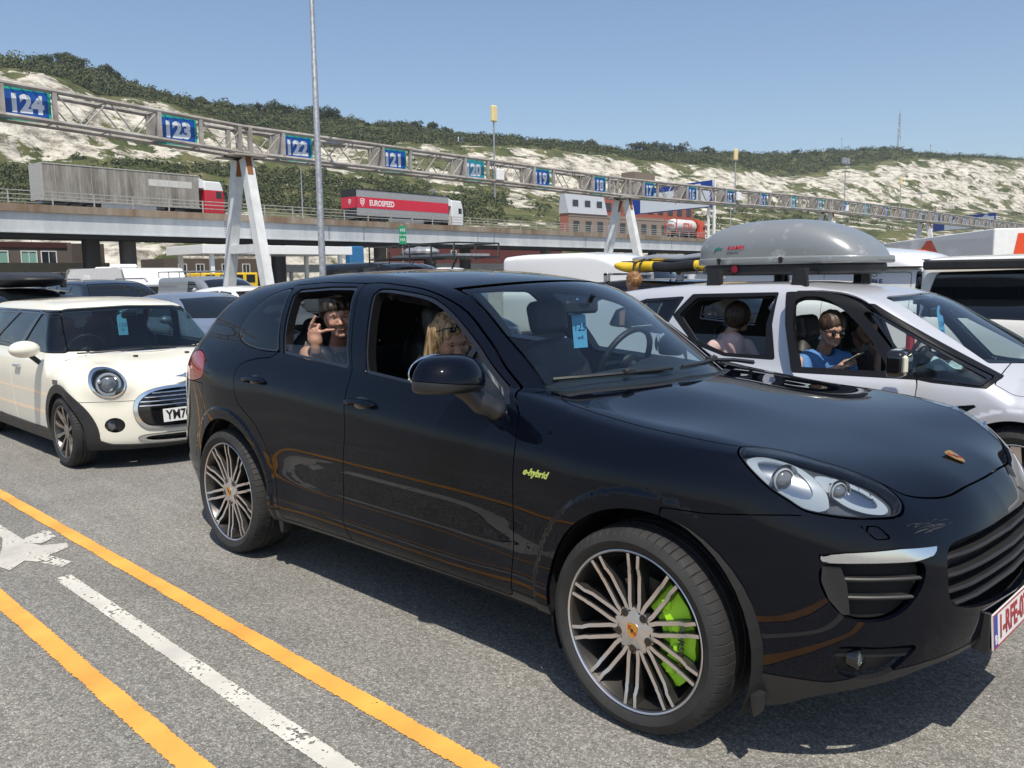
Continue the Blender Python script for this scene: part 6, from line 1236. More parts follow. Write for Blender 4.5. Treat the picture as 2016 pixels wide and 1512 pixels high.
def mini_extra(B):
    # headlights: chrome ring, dark bezel, lens
    for s in (-1,1):
        gE = lambda P: np.maximum(psdf(np.stack([s*P[:,1], P[:,2]], 1), lampE), .15-P[:,0])
        X, B = split(B, gE, .004); ring, X = split(X, lambda P: -(gE(P)+.018)); hl = put('headlight', X, 'lens', mini); put('headlight_ring', (ring[0]+ring[1]*.006, ring[1], ring[2]), 'chrome', hl, .02)
        V, N, T = X; put('lamp_housing', (V-N*.035, N, T), 'gloss_black', hl)
        i = np.argmin((V[:,2]-.735)**2+(s*V[:,1]-.60)**2); p = Vector(V[i]); fm = frame(p+Vector((-.012,0,0)), (-.35*0-.25*-s*0, 1, 0), (0,0,1)); nrm = Vector((.90,s*.34,.28)).normalized(); fm = frame(p-nrm*.016, Vector((0,0,1)).cross(nrm), (0,0,1))
        t = MB(); t.lathe([(.098,-.004),(.096,.004),(.078,.004),(.076,-.004)], 36); q = t.build('lamp_ring', 'lamp_white', hl, 30); q.data.transform(fm)
        t = MB(); t.lathe([(.068,-.012),(.062,0),(.035,.012),(.0001,.016)], 28); q = t.build('lamp_projector', 'lens_ball', hl, True); q.data.transform(fm)
        t = MB(); t.lathe([(.018,.008),(.017,.014),(.0001,.016)], 20); q = t.build('lamp_cap', 'chrome', hl, True); q.data.transform(fm @ Matrix.Translation((.068*(-s if 0 else 1)*-s*-1,.028,0)))
        # fog lamp in its recess
        fx, fy, fz = .53, .58, .385
        t = MB(); t.lathe([(.060,-.02),(.058,.012),(.048,.016),(.045,0)], 28, 'x', (fx-.095,s*fy,fz)); q = t.build('fog_light', 'gloss_black', mini, 30); t = MB(); t.lathe([(.045,.004),(.03,.010),(.0001,.014)], 28, 'x', (fx-.095,s*fy,fz)); t.build('fog_lens', 'lens_ball', q, True)
    fg = bez([(.58+.066*math.cos(a), .385+.062*math.sin(a)) for a in np.linspace(0, 2*math.pi, 13)[:-1]], 2, True)
    B = frontreg(B, mini, fg, 'fog_recess', 'black_plastic', .2, .045)
    # grille: chrome surround, dark panel, bars
    go = np.concatenate([bez([(0,.69),(.20,.685),(.335,.66),(.42,.60),(.45,.52),(.44,.43),(.38,.355),(.28,.335),(0,.33)], 4), [(-.2,.33),(-.2,.69)]]); gi = np.concatenate([bez([(0,.665),(.20,.660),(.32,.637),(.392,.585),(.418,.52),(.408,.44),(.36,.38),(.27,.36),(0,.355)], 4), [(-.2,.355),(-.2,.665)]])
    X, B = split(B, front(go, smooth=False, xmin=.1), .003); gi_f = front(gi, smooth=False, xmin=.1); ring, X = split(X, lambda P: -gi_f(P)); put('grille_surround', (ring[0]+ring[1]*.012, ring[1], ring[2]), 'chrome', mini, .04)
    V, N, T = X; g = put('grille', (V-N*.02, N, T), 'gloss_black', mini)
    for z, hw in ((.638,.30),(.605,.36),(.570,.395),(.535,.405)):
        P = []
        for y in np.linspace(-hw, hw, 25):
            xs = np.arange(.9, .1, -.003); v = mf(np.stack([xs, np.full_like(xs, y), np.full_like(xs, z)], 1)) < 0; P.append((xs[v.argmax()]+.004, y, z))
        b = MB(); b.tube(P, .0055, 6); b.build('grille_bar', 'chrome', g, 40)
    lo = np.concatenate([bez([(0,.295),(.30,.295),(.40,.285),(.43,.265),(.40,.245),(.30,.225),(0,.215)], 4), [(-.2,.215),(-.2,.295)]]); li = np.concatenate([bez([(0,.282),(.30,.280),(.375,.265),(.30,.24),(0,.23)], 4), [(-.2,.23),(-.2,.282)]])
    X, B = split(B, front(lo, smooth=False, xmin=.2), .003); lf = front(li, smooth=False, xmin=.2); ring, X = split(X, lambda P: -lf(P)); put('intake_surround', (ring[0]+ring[1]*.006, ring[1], ring[2]), 'chrome', mini, .02); V, N, T = X; put('intake', (V-N*.03, N, T), 'grille_mesh', mini)
    # black cladding round the arches and along the sill
    tr = lambda P: np.minimum.reduce([np.where(np.abs(P[:,1]) > .3, np.minimum(np.hypot(P[:,0]-0, P[:,2]-.312), np.hypot(P[:,0]+2.56, P[:,2]-.312))-.405, 1), P[:,2]-np.interp(P[:,0], [-3.3,-1.2,-.35,.35,.45,.8], [.30,.29,.285,.30,.225,.185])])
    X, B = split(B, tr, .002); V, N, T = X; put('arch_cladding', (V+N*.012, N, T), 'black_plastic', mini, .03)
    bn = lambda P: np.maximum.reduce([.62-P[:,2]-.0*P[:,0], -.26-P[:,0]]); bn = lambda P: np.maximum.reduce([np.where(P[:,0] > .0, .575-P[:,2], .9-P[:,2]) if False else (.585+.0*P[:,0]-P[:,2]), -.14-P[:,0]+.0*np.abs(P[:,1])]);
    X, B = split(B, bn, .005); put('bonnet', X, 'cream', mini, .015)
    rf = lambda P: np.maximum.reduce([1.325-P[:,2], P[:,0]+.4]); X, B = split(B, rf, .003); put('roof', X, 'cream', mini, .01)
    X, B = split(B, lambda P: -P[:,0]-.05, .002); put('front_bumper', X, 'cream', mini, .01)
    pil = lambda P: .965-P[:,2]; X, B = split(B, pil, .002); put('pillar', X, 'gloss_black', mini, .01)
    return B
carbody(mini, mf, ((-3.4,-.92,.13),(.9,.92,1.5)), .02, mA, 'cream',
    [('side_window', [(-.66,1.305),(-.95,1.31),(-1.20,.985),(-.33,.955),(-.42,1.10)]), ('rear_side_window', [(-1.02,1.31),(-1.60,1.31),(-2.05,1.05),(-2.0,1.01),(-1.27,.99)]), ('quarter_window', [(-1.68,1.31),(-2.5,1.30),(-2.75,1.02),(-2.12,1.01)])],
    wind=([(0,1.352),(.50,1.335),(.565,1.32),(.64,.975),(.0,.945),(-.2,.945),(-.2,1.352)], -1.2), rear=([(0,1.30),(.48,1.28),(.56,1.05),(0,1.04),(-.2,1.04),(-.2,1.30)], -2.6), glass='mini_glass', wglass='mini_glass', extra=mini_extra, doors=(m_door, m_rdoor), see=(-3.2,-.15,.5))
std_wheels(mini, (0,-2.56), .85, .308, .222, 'ten', .205)

b = MB(); b.lathe([(.0001,0),(.001,0)],3); plain_mirror(mini, -.42, .965, 1.005, 'cream', (.10,.125,.075), 'black_plastic')
for s in (-1,1):
    b = MB(); b.box(-1.18,-1.02,*sorted((s*.842,s*.872)),.80,.825,.008); b.build('door_handle', 'chrome', mini)
    b = MB(); b.box(-.155,-.02,*sorted((s*.828,s*.847)),.70,.755,.02); b.build('side_vent', 'gloss_black', mini)
mpm = frame((.70,0,.452), (0,1,0), (0,0,1)) @ Matrix.Rotation(rad(-5), 4, 'X'); plate('number_plate', .52, .111, mpm, 'YM70', 'plate_black', mini, None, .80, left=-.235, size=.11)
b = MB(); b.add([(-.11,.0,0),(-.02,.018,0),(-.02,-.014,0),(.02,.018,0),(.11,0,0),(.02,-.014,0)], [(0,2,1),(3,5,4)]); b.lathe([(.028,0),(.026,.006),(.0001,.008)], 20); q = b.build('bonnet_badge', 'chrome', mini); q.data.transform(frame((.605,0,.765), (0,1,0), (-.6,0,.8)))
for y0, y1 in ((-.05,-.60),(.55,.02)): b = MB(); b.tube([(-.13-.30*y*y,y,.965-.02*abs(y)) for y in np.linspace(y0,y1,8)], .009, 6); b.build('wiper', 'black_plastic', mini, 40)
b = MB(); b.tube([(-.085-.36*y*y,y,.948-.035*y*y) for y in np.linspace(-.70,.70,17)], .007, 6); b.build('scuttle_strip', 'chrome', mini, 40)
for x, y in ((.10,-.22),(.10,.25)): b = MB(); b.box(x-.02,x+.015,y-.02,y+.02,.915,.930,.006); b.build('washer_jet', 'black_plastic', mini)
for y in (-.36,.36): seat(mini, -1.25, y, w=.23, top=1.24, one=False, z0=.55, mat='leather'); seat(mini, -2.2, y, w=.26, top=1.20, one=False, z0=.55, mat='leather')
sdfobj('dashboard', lambda P: smax(ell(P, (-.38,0,.84), (.34,.74,.13)), np.abs(P[:,1])-.70, .03), (-.8,-.8,.65), (.0,.8,1.02), .025, 'leather', mini); steering(mini, -.72, .0-.36*-1*-1, .93, .17)
b = MB(); b.box(-3.0,-.4,-.76,.76,.3,.34); b.build('cabin_floor', 'headliner', mini)
b = MB(); b.box(-.62,-.60,-.10,.10,1.235,1.295,.01); b.build('rear_view_mirror', 'gloss_black', mini)
tagcard('pale blue lane tag reading 125 in the cream hatchback windscreen', frame((-6.70,-.03,1.19), (.1,1,0), (-.25,0,1)), ('125','04'), .60)
t = setp(MB().box(-6.62,-6.617,-.60,-.44,.985,1.13).build('permit_holder', glassmat('clear_plastic', (.8,.85,.85), 2.5)), 'clear plastic permit pocket stuck inside the cream hatchback windscreen', 'permit holder')

# ---------------------------------------------------------------- the silver people carrier with a roof box
M['silver'] = carpaint('silver_paint', (.56,.575,.61), dust=.015, metal=.35, rough=.4)
mpv = thing('people_carrier', 'silver people carrier carrying a grey roof box with its front door ajar', 'car', (.30,3.33,0))
vA = ((0,.31,.375),(-2.62,.31,.375))
vf = carfield(.885, 1.53, .90, [(-3.9,1.0),(-2.0,.95),(-.5,.91),(-.05,.925),(.2,.90),(.5,.82),(.72,.70),(.85,.5)], [(-4.1,.8),(-3.75,1.10),(-3.55,1.33),(-3.2,1.45),(-2.4,1.508),(-1.7,1.515),(-1.15,1.475),(-.84,1.41),(-.45,1.215),(-.02,.975),(.15,.88)], .86, -3.9, npl=(.34,2.7), tumble=.22, crown=.06, bow=.34, arch=vA, flare=.012)
v_f = np.concatenate([[(-1.355,.925),(-1.44,1.20),(-1.455,1.375)], bez([(-1.40,1.408),(-1.28,1.405),(-1.13,1.34),(-.97,1.20),(-.86,1.07),(-.78,.95)], 4), [(-.80,.925)]])
v_fd = np.concatenate([[(-1.38,.25),(-1.34,.80),(-1.42,.90),(-1.50,1.20),(-1.535,1.445)], bez([(-1.35,1.448),(-1.16,1.425),(-.98,1.355),(-.80,1.20),(-.62,.98)], 4), [(-.585,.85),(-.60,.55),(-.55,.27)]])
v_r = [(-1.66,.965),(-1.70,1.20),(-1.66,1.425),(-2.36,1.405),(-2.50,1.26),(-2.30,1.06),(-2.02,.975)]; v_q = [(-2.47,1.40),(-2.85,1.375),(-3.15,1.28),(-3.2,1.15),(-2.62,1.10),(-2.56,1.22)]
v_t = [(-.985,1.315),(-.93,1.305),(-.17,.925),(-.21,.872),(-.50,.888),(-.62,.905)]
def mpv_extra(B):
    for s in (-1,1):
        g = side(v_fd, s, smooth=False); D, B = split(B, g, .008); W, D = split(D, side(v_f, s, smooth=False), .0)
        pt, D = split(D, lambda P: .885-P[:,2]+.0, .002)
        if s < 0:
            # the near front door stands ajar: hinge at its leading edge
            dr = bpy.data.objects.new('front_door', None); COL.objects.link(dr); dr.parent = mpv; hx, hy = -.60, -.865; dr.location = (hx, hy, 0)
            off = np.array([hx, hy, 0]); D = (D[0]-off, D[1], D[2]); pt = (pt[0]-off, pt[1], pt[2])
            put('door_panel', D, 'silver', dr, .06); put('window_frame', (pt[0]+pt[1]*.004, pt[1], pt[2]), 'frame_black', dr, .05); dr.rotation_euler = (0,0,rad(7))
            b = MB(); b.tube([(.02,-.02,.94),(-.05,-.19,.99)], .02, 6); f = lambda P: smax(rbox(P, (-.06,-.20,1.01), (.075,.115,.085), .05), -.10-P[:,0], .01); o = sdfobj('door_mirror', f, (-.2,-.36,.88), (.1,-.05,1.14), .01, 'gloss_black', dr)
            q = MB(); q.box(-.005,.032,-.335,-.30,.955,1.07,.015); q.build('mirror_indicator', pmat('mirror_side_cover', (.62,.60,.48), .4), o)
        else: dr = bpy.data.objects.new('front_door', None); COL.objects.link(dr); dr.parent = mpv; off = np.array([-.60,.865,0]); dr.location = off; D = (D[0]-off, D[1], D[2]); pt = (pt[0]-off, pt[1], pt[2]); put('door_panel', D, 'silver', dr, .06); put('window_frame', pt, 'frame_black', dr, .05); V, N, T = D; put('door_lining', (V-N*.05, -N, T[:, ::-1]), 'dark', dr); V, N, T = pt; put('frame_lining', (V-N*.03, -N, T[:, ::-1]), 'dark', dr); 
    fr = lambda P: np.maximum(psdf(P[:, [0,2]], np.array([(-.72,.90),(-1.06,1.37),(-.95,1.36),(-.13,.925),(-.18,.860),(-.50,.872)])), .3-np.abs(P[:,1])); X, B = split(B, fr, .002)
    for s in (-1,1): put('corner_window_frame', cut(X, lambda P: -s*P[:,1]), 'frame_black', mpv, .02)
    p2 = lambda P: np.maximum.reduce([psdf(P[:, [0,2]], np.array([(-1.60,.95),(-1.665,1.20),(-1.665,1.437),(-2.40,1.420),(-2.545,1.25),(-2.31,1.035),(-2.02,.955)])), .3-np.abs(P[:,1])]); X, B = split(B, p2, .002)
    for s in (-1,1): put('rear_window_frame', cut(X, lambda P: -s*P[:,1]), 'frame_black', mpv, .02)
    vt = np.array([(-.47,.72),(-.20,.765),(-.30,.70),(-.36,.695)]); X, B = split(B, side(vt, 0, smooth=False), .003); put('wing_vent', (X[0]-X[1]*.006, X[1], X[2]), 'chrome', mpv, .01)
    X, B = split(B, lambda P: np.maximum.reduce([-.15-P[:,0], np.abs(P[:,1])-.80, .70-P[:,2]]), .006); put('bonnet', X, 'silver', mpv, .01)
    return B
M['glass_mid'] = glassmat('light_privacy_glass', (.35,.40,.40), 1.0)
mpv_cut = v_f
carbody(mpv, vf, ((-4.0,-.96,.12),(.95,.96,1.6)), .022, vA, 'silver', part_windows=[('rear_side_window', [(-1.68,.98),(-1.715,1.20),(-1.68,1.41),(-2.35,1.39),(-2.48,1.26),(-2.29,1.07),(-2.02,.985)], 1.115)], windows=[('quarter_window', v_q), ('corner_window', v_t)],
    wind=([(0,1.418),(.45,1.405),(.52,1.39),(.63,1.0),(0,.970),(-.2,.970),(-.2,1.418)], -2), rear=([(0,1.35),(.52,1.33),(.62,1.08),(0,1.06),(-.2,1.06),(-.2,1.35)], -3), glass='glass', wglass='glass_wind', extra=mpv_extra, see=(-3.8,-.10,.5), cuts=(v_fd,))
std_wheels(mpv, (0,-2.62), .885, .318, .22, 'five', .21)
seat(mpv, -1.42, -.38, w=.24, top=1.27, one=False, z0=.50); seat(mpv, -1.42, .38, w=.24, top=1.27, one=False, z0=.50); seat(mpv, -2.6, -.40, w=.24, top=1.12, one=False, z0=.52); seat(mpv, -2.6, .40, w=.24, top=1.12, one=False, z0=.52)
sdfobj('dashboard', lambda P: smax(ell(P, (-.52,0,.82), (.42,.78,.12)), np.abs(P[:,1])-.76, .03), (-1,-.85,.65), (.0,.85,1.0), .03, 'leather', mpv); steering(mpv, -1.0, .36, .96, .18); b = MB(); b.box(-3.6,-.4,-.8,.8,.3,.34); b.build('cabin_floor', 'headliner', mpv); b = MB(); b.box(-.80,-.77,-.11,.11,1.25,1.315,.01); b.build('rear_view_mirror', 'gloss_black', mpv)
f = lambda P: .5*(P[:,2]-(.955+.025*np.sin(P[:,0]*31+P[:,1]*17)+.02*np.sin(P[:,1]*41)))+np.maximum(0, np.hypot((P[:,0]+.24)/.12, (P[:,1]-2.88)/.22)-1)*.3
f2 = lambda P: np.maximum(f(P), .93-P[:,2]); setp(sdfobj('crumpled_cloth', f2, (-.45,2.5,.9), (.0,3.3,1.03), .016, pmat('pale_cloth', (.42,.54,.55), .8), None), 'crumpled pale green cloth lying on the silver car dashboard', 'cloth')
tagcard('pale blue lane tag hanging in the silver people carrier windscreen', frame((-.44,3.32,1.22), (.1,1,0), (-.2,0,1)), ('124','w4'), .6)
roofbars(mpv, (-2.27,-1.56), .55, 1.575)
# near feet of the bars are tall black clamps
for x in (-2.27,-1.55):
    for s in (-1,1):
        b = MB(); y0 = s*.545; P = [(x-.055,1.475),(x+.07,1.475),(x+.06,1.55),(x+.05,1.60),(x-.045,1.605),(x-.05,1.55)]; b.prism(P, *sorted((y0, y0+s*.035))); b.prism([(x-.03,1.56),(x+.035,1.56),(x+.03,1.615),(x-.03,1.615)], *sorted((y0-s*.07, y0+s*.01))); b.build('bar_foot', 'black_plastic', mpv, 20)
M['box_grey'] = None
def worn(name, c1, c2, th=.62, scale=6, rough=.35):
    m, nt, N, L, b = nmat(name); tc = N.new('ShaderNodeTexCoord'); n = N.new('ShaderNodeTexNoise'); n.inputs['Scale'].default_value = scale; n.inputs['Detail'].default_value = 9; n.inputs['Roughness'].default_value = .75; L.new(tc.outputs['Object'], n.inputs['Vector'])
    r = N.new('ShaderNodeValToRGB'); r.color_ramp.elements[0].position = th-.05; r.color_ramp.elements[1].position = th+.08; r.color_ramp.elements[0].color = (*c1, 1); r.color_ramp.elements[1].color = (*c2, 1); L.new(n.outputs[0], r.inputs[0]); L.new(r.outputs[0], b.inputs['Base Color'])
    b.inputs['Roughness'].default_value = rough; b.inputs['Metallic'].default_value = .25; b.inputs['Coat Weight'].default_value = .3; b.inputs['Coat Roughness'].default_value = .15; return m
M['box_grey'] = worn('weathered_box_grey', (.25,.265,.27), (.46,.47,.46), .61, 7, .30)
rb = thing('roof_box', 'weathered grey roof box with dolphin mark on the silver people carrier', 'roof box', (-1.63,3.40,1.60))
def bxf(P):
    x, y, z = P[:,0]/.74, P[:,1]/.40, P[:,2]; pl = (np.abs(x)**4+np.abs(y)**4)**.25
    top = .12+.285*np.clip(1-np.abs(x+.12)**2.8*.74, 0, 1)*(1-.42*np.abs(y)**3); ridge = .012*(1-sstep(np.abs(np.abs(y)-.55-.15*x), .02, .10))*0
    d = smax((pl-1-.03*(z < .085)*0)*.42, (z-top)*.85, .10); return smax(d, .06-z, .02)
V, N, T = march(bxf, (-.92,-.5,-.02), (.92,.5,.45), .018); lidm, lipm = split((V,N,T), lambda P: .10-P[:,2], .002); lid = put('lid', lidm, 'box_grey', rb)
f = lambda P: smax(((np.abs(P[:,0]/.76)**3.6+np.abs(P[:,1]/.42)**3.6)**(1/3.6)-1)*.42, np.abs(P[:,2]-.075)-.030, .015); sdfobj('lid_rim', f, (-.9,-.5,.02), (.9,.5,.13), .015, 'box_grey', rb)
f = lambda P: smax(((np.abs(P[:,0]/.70)**4+np.abs(P[:,1]/.38)**4)**.25-1)*.4, np.abs(P[:,2]-.012)-.052, .04); sdfobj('tray', f, (-.9,-.5,-.06), (.9,.5,.1), .018, 'black_plastic', rb)
for x in (-.42,.12): b = MB(); b.lathe([(.018,0),(.016,-.016),(.0001,-.018)], 14, 'y', (x,-.425,.085)); b.box(x-.006,x+.006,-.448,-.42,.05,.10); b.build('lock', 'black_plastic', rb, 40)
b = MB(); b.lathe([(.03,0),(.03,-.004),(.0001,-.004)], 20, 'y', (-.30,-.388,.012)); b.build('red_sticker', 'band_red', rb)
M['teal'] = pmat('teal_mark', (.0,.19,.17), .4); out = [(-.55,-.20),(-.50,.0),(-.38,.13),(-.22,.17),(-.10,.27),(-.08,.17),(.12,.14),(.28,.13),(.30,.10),(.16,.04),(.10,-.02),(.06,.05),(-.15,.02),(-.34,.0),(-.44,-.10),(-.38,-.26),(-.50,-.17),(-.66,-.28)]
def onbox(x, z):
    ys = np.arange(-.5, 0, .002); v = bxf(np.stack([np.full_like(ys, x), ys, np.full_like(ys, z)], 1)) < 0; return ys[v.argmax()]-.003
def decal(name, o, rb, x0, z0, k, mat):
    me = o.data
    for v in me.vertices: X, Z = x0+v.co.x*k, z0+v.co.y*k; v.co = (X, onbox(X, Z)-.002, Z)
    return o
b = MB(); V = bez(out, 3, True); b.add([(p[0],p[1],0) for p in V], [tuple(range(len(V)))]); o = b.build('dolphin_mark', 'teal', lid); decal('d', o, rb, -.44, .170, .10, 'teal')
o = text_obj('box_letters', 'KAMEI', .042, 'band_red', lid, None, 0, bold=.001, sx=1.3, shear=.2); decal('d', o, rb, -.29, .182, 1.0, 0); o = text_obj('box_script', 'delphin', .03, 'lamp_grey', lid, None, 0, sx=1.3, shear=.3); decal('d', o, rb, -.32, .145, 1.0, 0)
# ---------------------------------------------------------------- cars further back
def quickcar(name, label, cat, X, Y, rz, paint, w, H, belt, deck, roof, nose, tail, wb, R, wins, wz, rz_, group='cars waiting in the lanes behind', h=.035, rails=False, lamp=None, **kw):
    t = thing(name, label, cat, (X,Y,0), rz, group); A = ((0,R,R+.05),(-wb,R,R+.05)); f = carfield(w, H, belt, deck, roof, nose, tail, arch=A, **kw)
    def ex(B):
        if lamp: B = lampreg(B, t, lamp, housing='lamp_white')
        B = frontreg(B, t, [(0,.62),(.40,.61),(.5,.5),(.42,.36),(0,.35),(-.2,.35),(-.2,.62)], 'grille', 'grille_mesh', nose-.35, .015, False)
        tl = [(tail-.1,.75),(tail-.1,.98),(tail+.22,.98),(tail+.25,.85),(tail+.1,.74)]
        for s in (-1,1): X_, B = split(B, side(tl, s, smooth=False, ymin=.45), .004); put('tail_light', X_, 'red_lens', t)
        return B
    carbody(t, f, ((tail-.12,-w-.08,.12),(nose+.1,w+.08,H+.06)), h, A, paint, wins, wind=(wz, (nose+tail)/2), rear=(rz_, (nose+tail)/2-.3) if rz_ else None, extra=ex)
    std_wheels(t, (0,-wb), w, R, R*.68, 'plain'); plain_mirror(t, kw.get('mx', -.62) if False else -.58, w+.07, belt+.07, paint, (.08,.10,.065))
    if rails:
        for s in (-1,1): b = MB(); b.tube([(-.95,s*(w-.26),H-.04),(-1.1,s*(w-.25),H+.03),(-2.6,s*(w-.25),H+.03),(-2.9,s*(w-.27),H-.05)], .018, 6); b.build('roof_rail', 'steel', t, 40)
    return t
est_deck = [(-3.7,1.0),(-1.5,1.0),(-.4,1.0),(.2,.93),(.55,.86),(.78,.72),(.9,.5)]
M['navy2'] = carpaint('dark_blue_paint', (.012,.018,.035), dust=.03); M['greyblue'] = carpaint('grey_blue_paint', (.20,.25,.34), dust=.02, metal=.4); M['white_car'] = carpaint('white_car_paint', (.74,.75,.76), dust=.01); M['black_car'] = carpaint('black_car_paint', (.008,.008,.010), dust=.03); M['van_grey'] = carpaint('van_grey_paint', (.25,.27,.29), dust=.03, metal=.3); M['van_white'] = carpaint('van_white_paint', (.76,.77,.78), dust=.015)
def WZ(z1, z0, a, b_): return [(0,z1),(a,z1-.02),(b_,z0+.01),(0,z0),(-.2,z0),(-.2,z1)]
quickcar('estate_car', 'dark blue estate car with silver roof rails behind the cream hatchback', 'car', -15.7, 3.7, 0, 'navy2', .90, 1.60, 1.02, [(a,b+.05) for a,b in est_deck], [(-3.9,.9),(-3.5,1.45),(-3.0,1.58),(-2.0,1.62),(-1.4,1.61),(-1.0,1.56),(-.1,1.08),(.1,.95)], .85, -3.75, 2.75, .34,
    [('side_window', [(-.62,1.12),(-1.05,1.47),(-1.6,1.50),(-1.65,1.12)]), ('rear_side_window', [(-1.75,1.12),(-1.70,1.50),(-2.5,1.50),(-2.6,1.12)]), ('quarter_window', [(-2.7,1.13),(-2.6,1.50),(-3.1,1.47),(-3.4,1.2)])], WZ(1.54,1.10,.56,.72), WZ(1.46,1.15,.5,.62), rails=True)
quickcar('saloon_car', 'grey blue saloon car with pale bonnet between the cream hatchback and the navy SUV tail', 'car', -11.0, 3.45, 0, 'greyblue', .88, 1.36, .90, [(-3.6,.93),(-1.5,.92),(-.4,.92),(.2,.86),(.55,.79),(.78,.66),(.9,.5)], [(-3.9,.8),(-3.4,1.0),(-2.8,1.24),(-2.2,1.36),(-1.5,1.38),(-1.0,1.32),(-.1,.96),(.1,.85)], .85, -3.75, 2.65, .31,
    [('side_window', [(-.62,.99),(-1.05,1.24),(-1.6,1.28),(-1.65,.99)]), ('rear_side_window', [(-1.75,.99),(-1.70,1.28),(-2.3,1.24),(-2.8,1.0)])], WZ(1.30,.98,.52,.68), None, lamp=[(.35,.66),(.40,.76),(.62,.74),(.76,.66),(.70,.60)], h=.03)
quickcar('small_hatchback', 'white hatchback with dark windows left of the SUV tail', 'car', -14.9, 6.4, 0, 'white_car', .84, 1.42, .95, [(-3.2,.97),(-1.5,.96),(-.4,.95),(.2,.88),(.5,.80),(.7,.66),(.8,.5)], [(-3.4,.9),(-3.1,1.28),(-2.5,1.40),(-1.7,1.44),(-1.1,1.40),(-.8,1.33),(-.05,.98),(.1,.85)], .75, -3.25, 2.5, .31,
    [('side_window', [(-.55,1.02),(-.95,1.30),(-1.45,1.33),(-1.5,1.02)]), ('rear_side_window', [(-1.58,1.02),(-1.53,1.33),(-2.3,1.30),(-2.6,1.05)])], WZ(1.34,1.02,.5,.64), None)
bc = quickcar('dark_estate', 'black estate car behind the cream hatchback carrying a black roof box', 'car', -10.7, .7, 0, 'black_car', .86, 1.50, .98, est_deck, [(-3.9,.9),(-3.5,1.38),(-3.0,1.48),(-2.0,1.50),(-1.3,1.48),(-.9,1.42),(-.1,1.04),(.1,.95)], .85, -3.75, 2.7, .33,
    [('side_window', [(-.6,1.08),(-1.0,1.38),(-1.6,1.41),(-1.65,1.08)]), ('rear_side_window', [(-1.75,1.08),(-1.70,1.41),(-2.5,1.40),(-2.6,1.08)])], WZ(1.44,1.06,.54,.70), WZ(1.38,1.08,.5,.62)); roofbars(bc, (-2.3,-1.4), .55, 1.60)
def bigbox(label, x, y, z, L, W, H_, mat='black_plastic', rz=0):
    t = thing('roof_box', label, 'roof box', (x,y,z), rz); f = lambda P: smax(((np.abs(P[:,0]/L)**3+np.abs(P[:,1]/W)**3)**(1/3)-1)*W, (np.abs(P[:,2]-H_*.35)-H_*.35-H_*.3*np.clip(1-(P[:,0]/L+.2)**2, 0, 1)), .09); sdfobj('box_shell', f, (-L-.1,-W-.1,-.15), (L+.1,W+.1,H_+.15), .035, mat, t)
    b = MB(); b.box(-L*.8,L*.8,-W-.012,-W*.9,H_*.28,H_*.33); b.build('box_rim', 'dark', t); return t
bigbox('large matt black roof box on the black estate car', -12.3, .75, 1.56, .92, .40, .17)
bd = quickcar('black_hatchback', 'black car carrying yellow and black paddle boards on its roof', 'car', -3.3, 6.75, 0, 'black_car', .88, 1.50, 1.0, est_deck, [(-3.9,.9),(-3.5,1.35),(-3.0,1.48),(-2.0,1.52),(-1.3,1.50),(-.9,1.44),(-.1,1.06),(.1,.95)], .85, -3.75, 2.65, .33,
    [('side_window', [(-.6,1.10),(-1.0,1.39),(-1.6,1.42),(-1.65,1.10)]), ('rear_side_window', [(-1.75,1.10),(-1.70,1.42),(-2.5,1.40),(-2.7,1.10)]), ('quarter_window', [(-2.8,1.12),(-2.6,1.40),(-3.1,1.36),(-3.4,1.2)])], WZ(1.44,1.08,.54,.70), WZ(1.38,1.10,.5,.62)); roofbars(bd, (-2.5,-1.3), .55, 1.585, 'steel')
quickcar('black_suv', 'black car partly hidden between the roof box and the white van', 'car', -4.6, 13.4, 0, 'black_car', .9, 1.58, 1.04, [(a,b+.04) for a,b in est_deck], [(-3.9,.9),(-3.5,1.45),(-3.0,1.56),(-2.0,1.60),(-1.3,1.58),(-.9,1.5),(-.1,1.1),(.1,.95)], .85, -3.75, 2.65, .34, [('side_window', [(-.6,1.15),(-1.0,1.45),(-1.6,1.48),(-1.65,1.15)]), ('rear_side_window', [(-1.75,1.15),(-1.70,1.48),(-2.5,1.46),(-2.7,1.15)])], WZ(1.5,1.12,.54,.70), None)
M['board_yellow'] = pmat('board_yellow', (.75,.48,.02), .45, var=.08); M['board_black'] = pmat('board_black', (.012,.012,.013), .5); M['foil'] = pmat('silver_cover', (.45,.46,.48), .35, metal=.6, bump=.6, bscale=14)
for i, (z, dy, lb, c0) in enumerate(((1.675,-.12,'yellow and black paddle board strapped on the black car, lower one','board_yellow'),(1.785,.08,'silver and dark wrapped paddle board lying on the yellow one','foil'))):
    t = thing('paddle_board', lb, 'paddle board', (-4.55,6.55+dy,z), rad(2 if i else -2)); L, W_ = (1.25,.33) if i == 0 else (1.05,.30)
    f = lambda P: smax(((np.abs(P[:,0]/L)**2.6+np.abs(P[:,1]/W_)**2.6)**(1/2.6)-1)*W_, np.abs(P[:,2]-.05*np.maximum(np.abs(P[:,0])-.9, 0)-.012*np.sin(P[:,0]*9))-(.062 if i == 0 else .045), .06); X = march(f, (-L-.1,-W_-.1,-.12), (L+.1,W_+.1,.14), .03)
    if i == 0:
        for k, (a, c, m_) in enumerate(((-2,-1.25,'board_black'),(-1.25,-.40,'board_yellow'),(-.40,.25,'board_black'),(.25,.95,'board_yellow'),(.95,2,'board_black'))): put('board_section', cut(X, lambda P: np.maximum(P[:,0]-c, a-P[:,0])), m_, t)
    else: put('board_cover', X, 'foil', t)
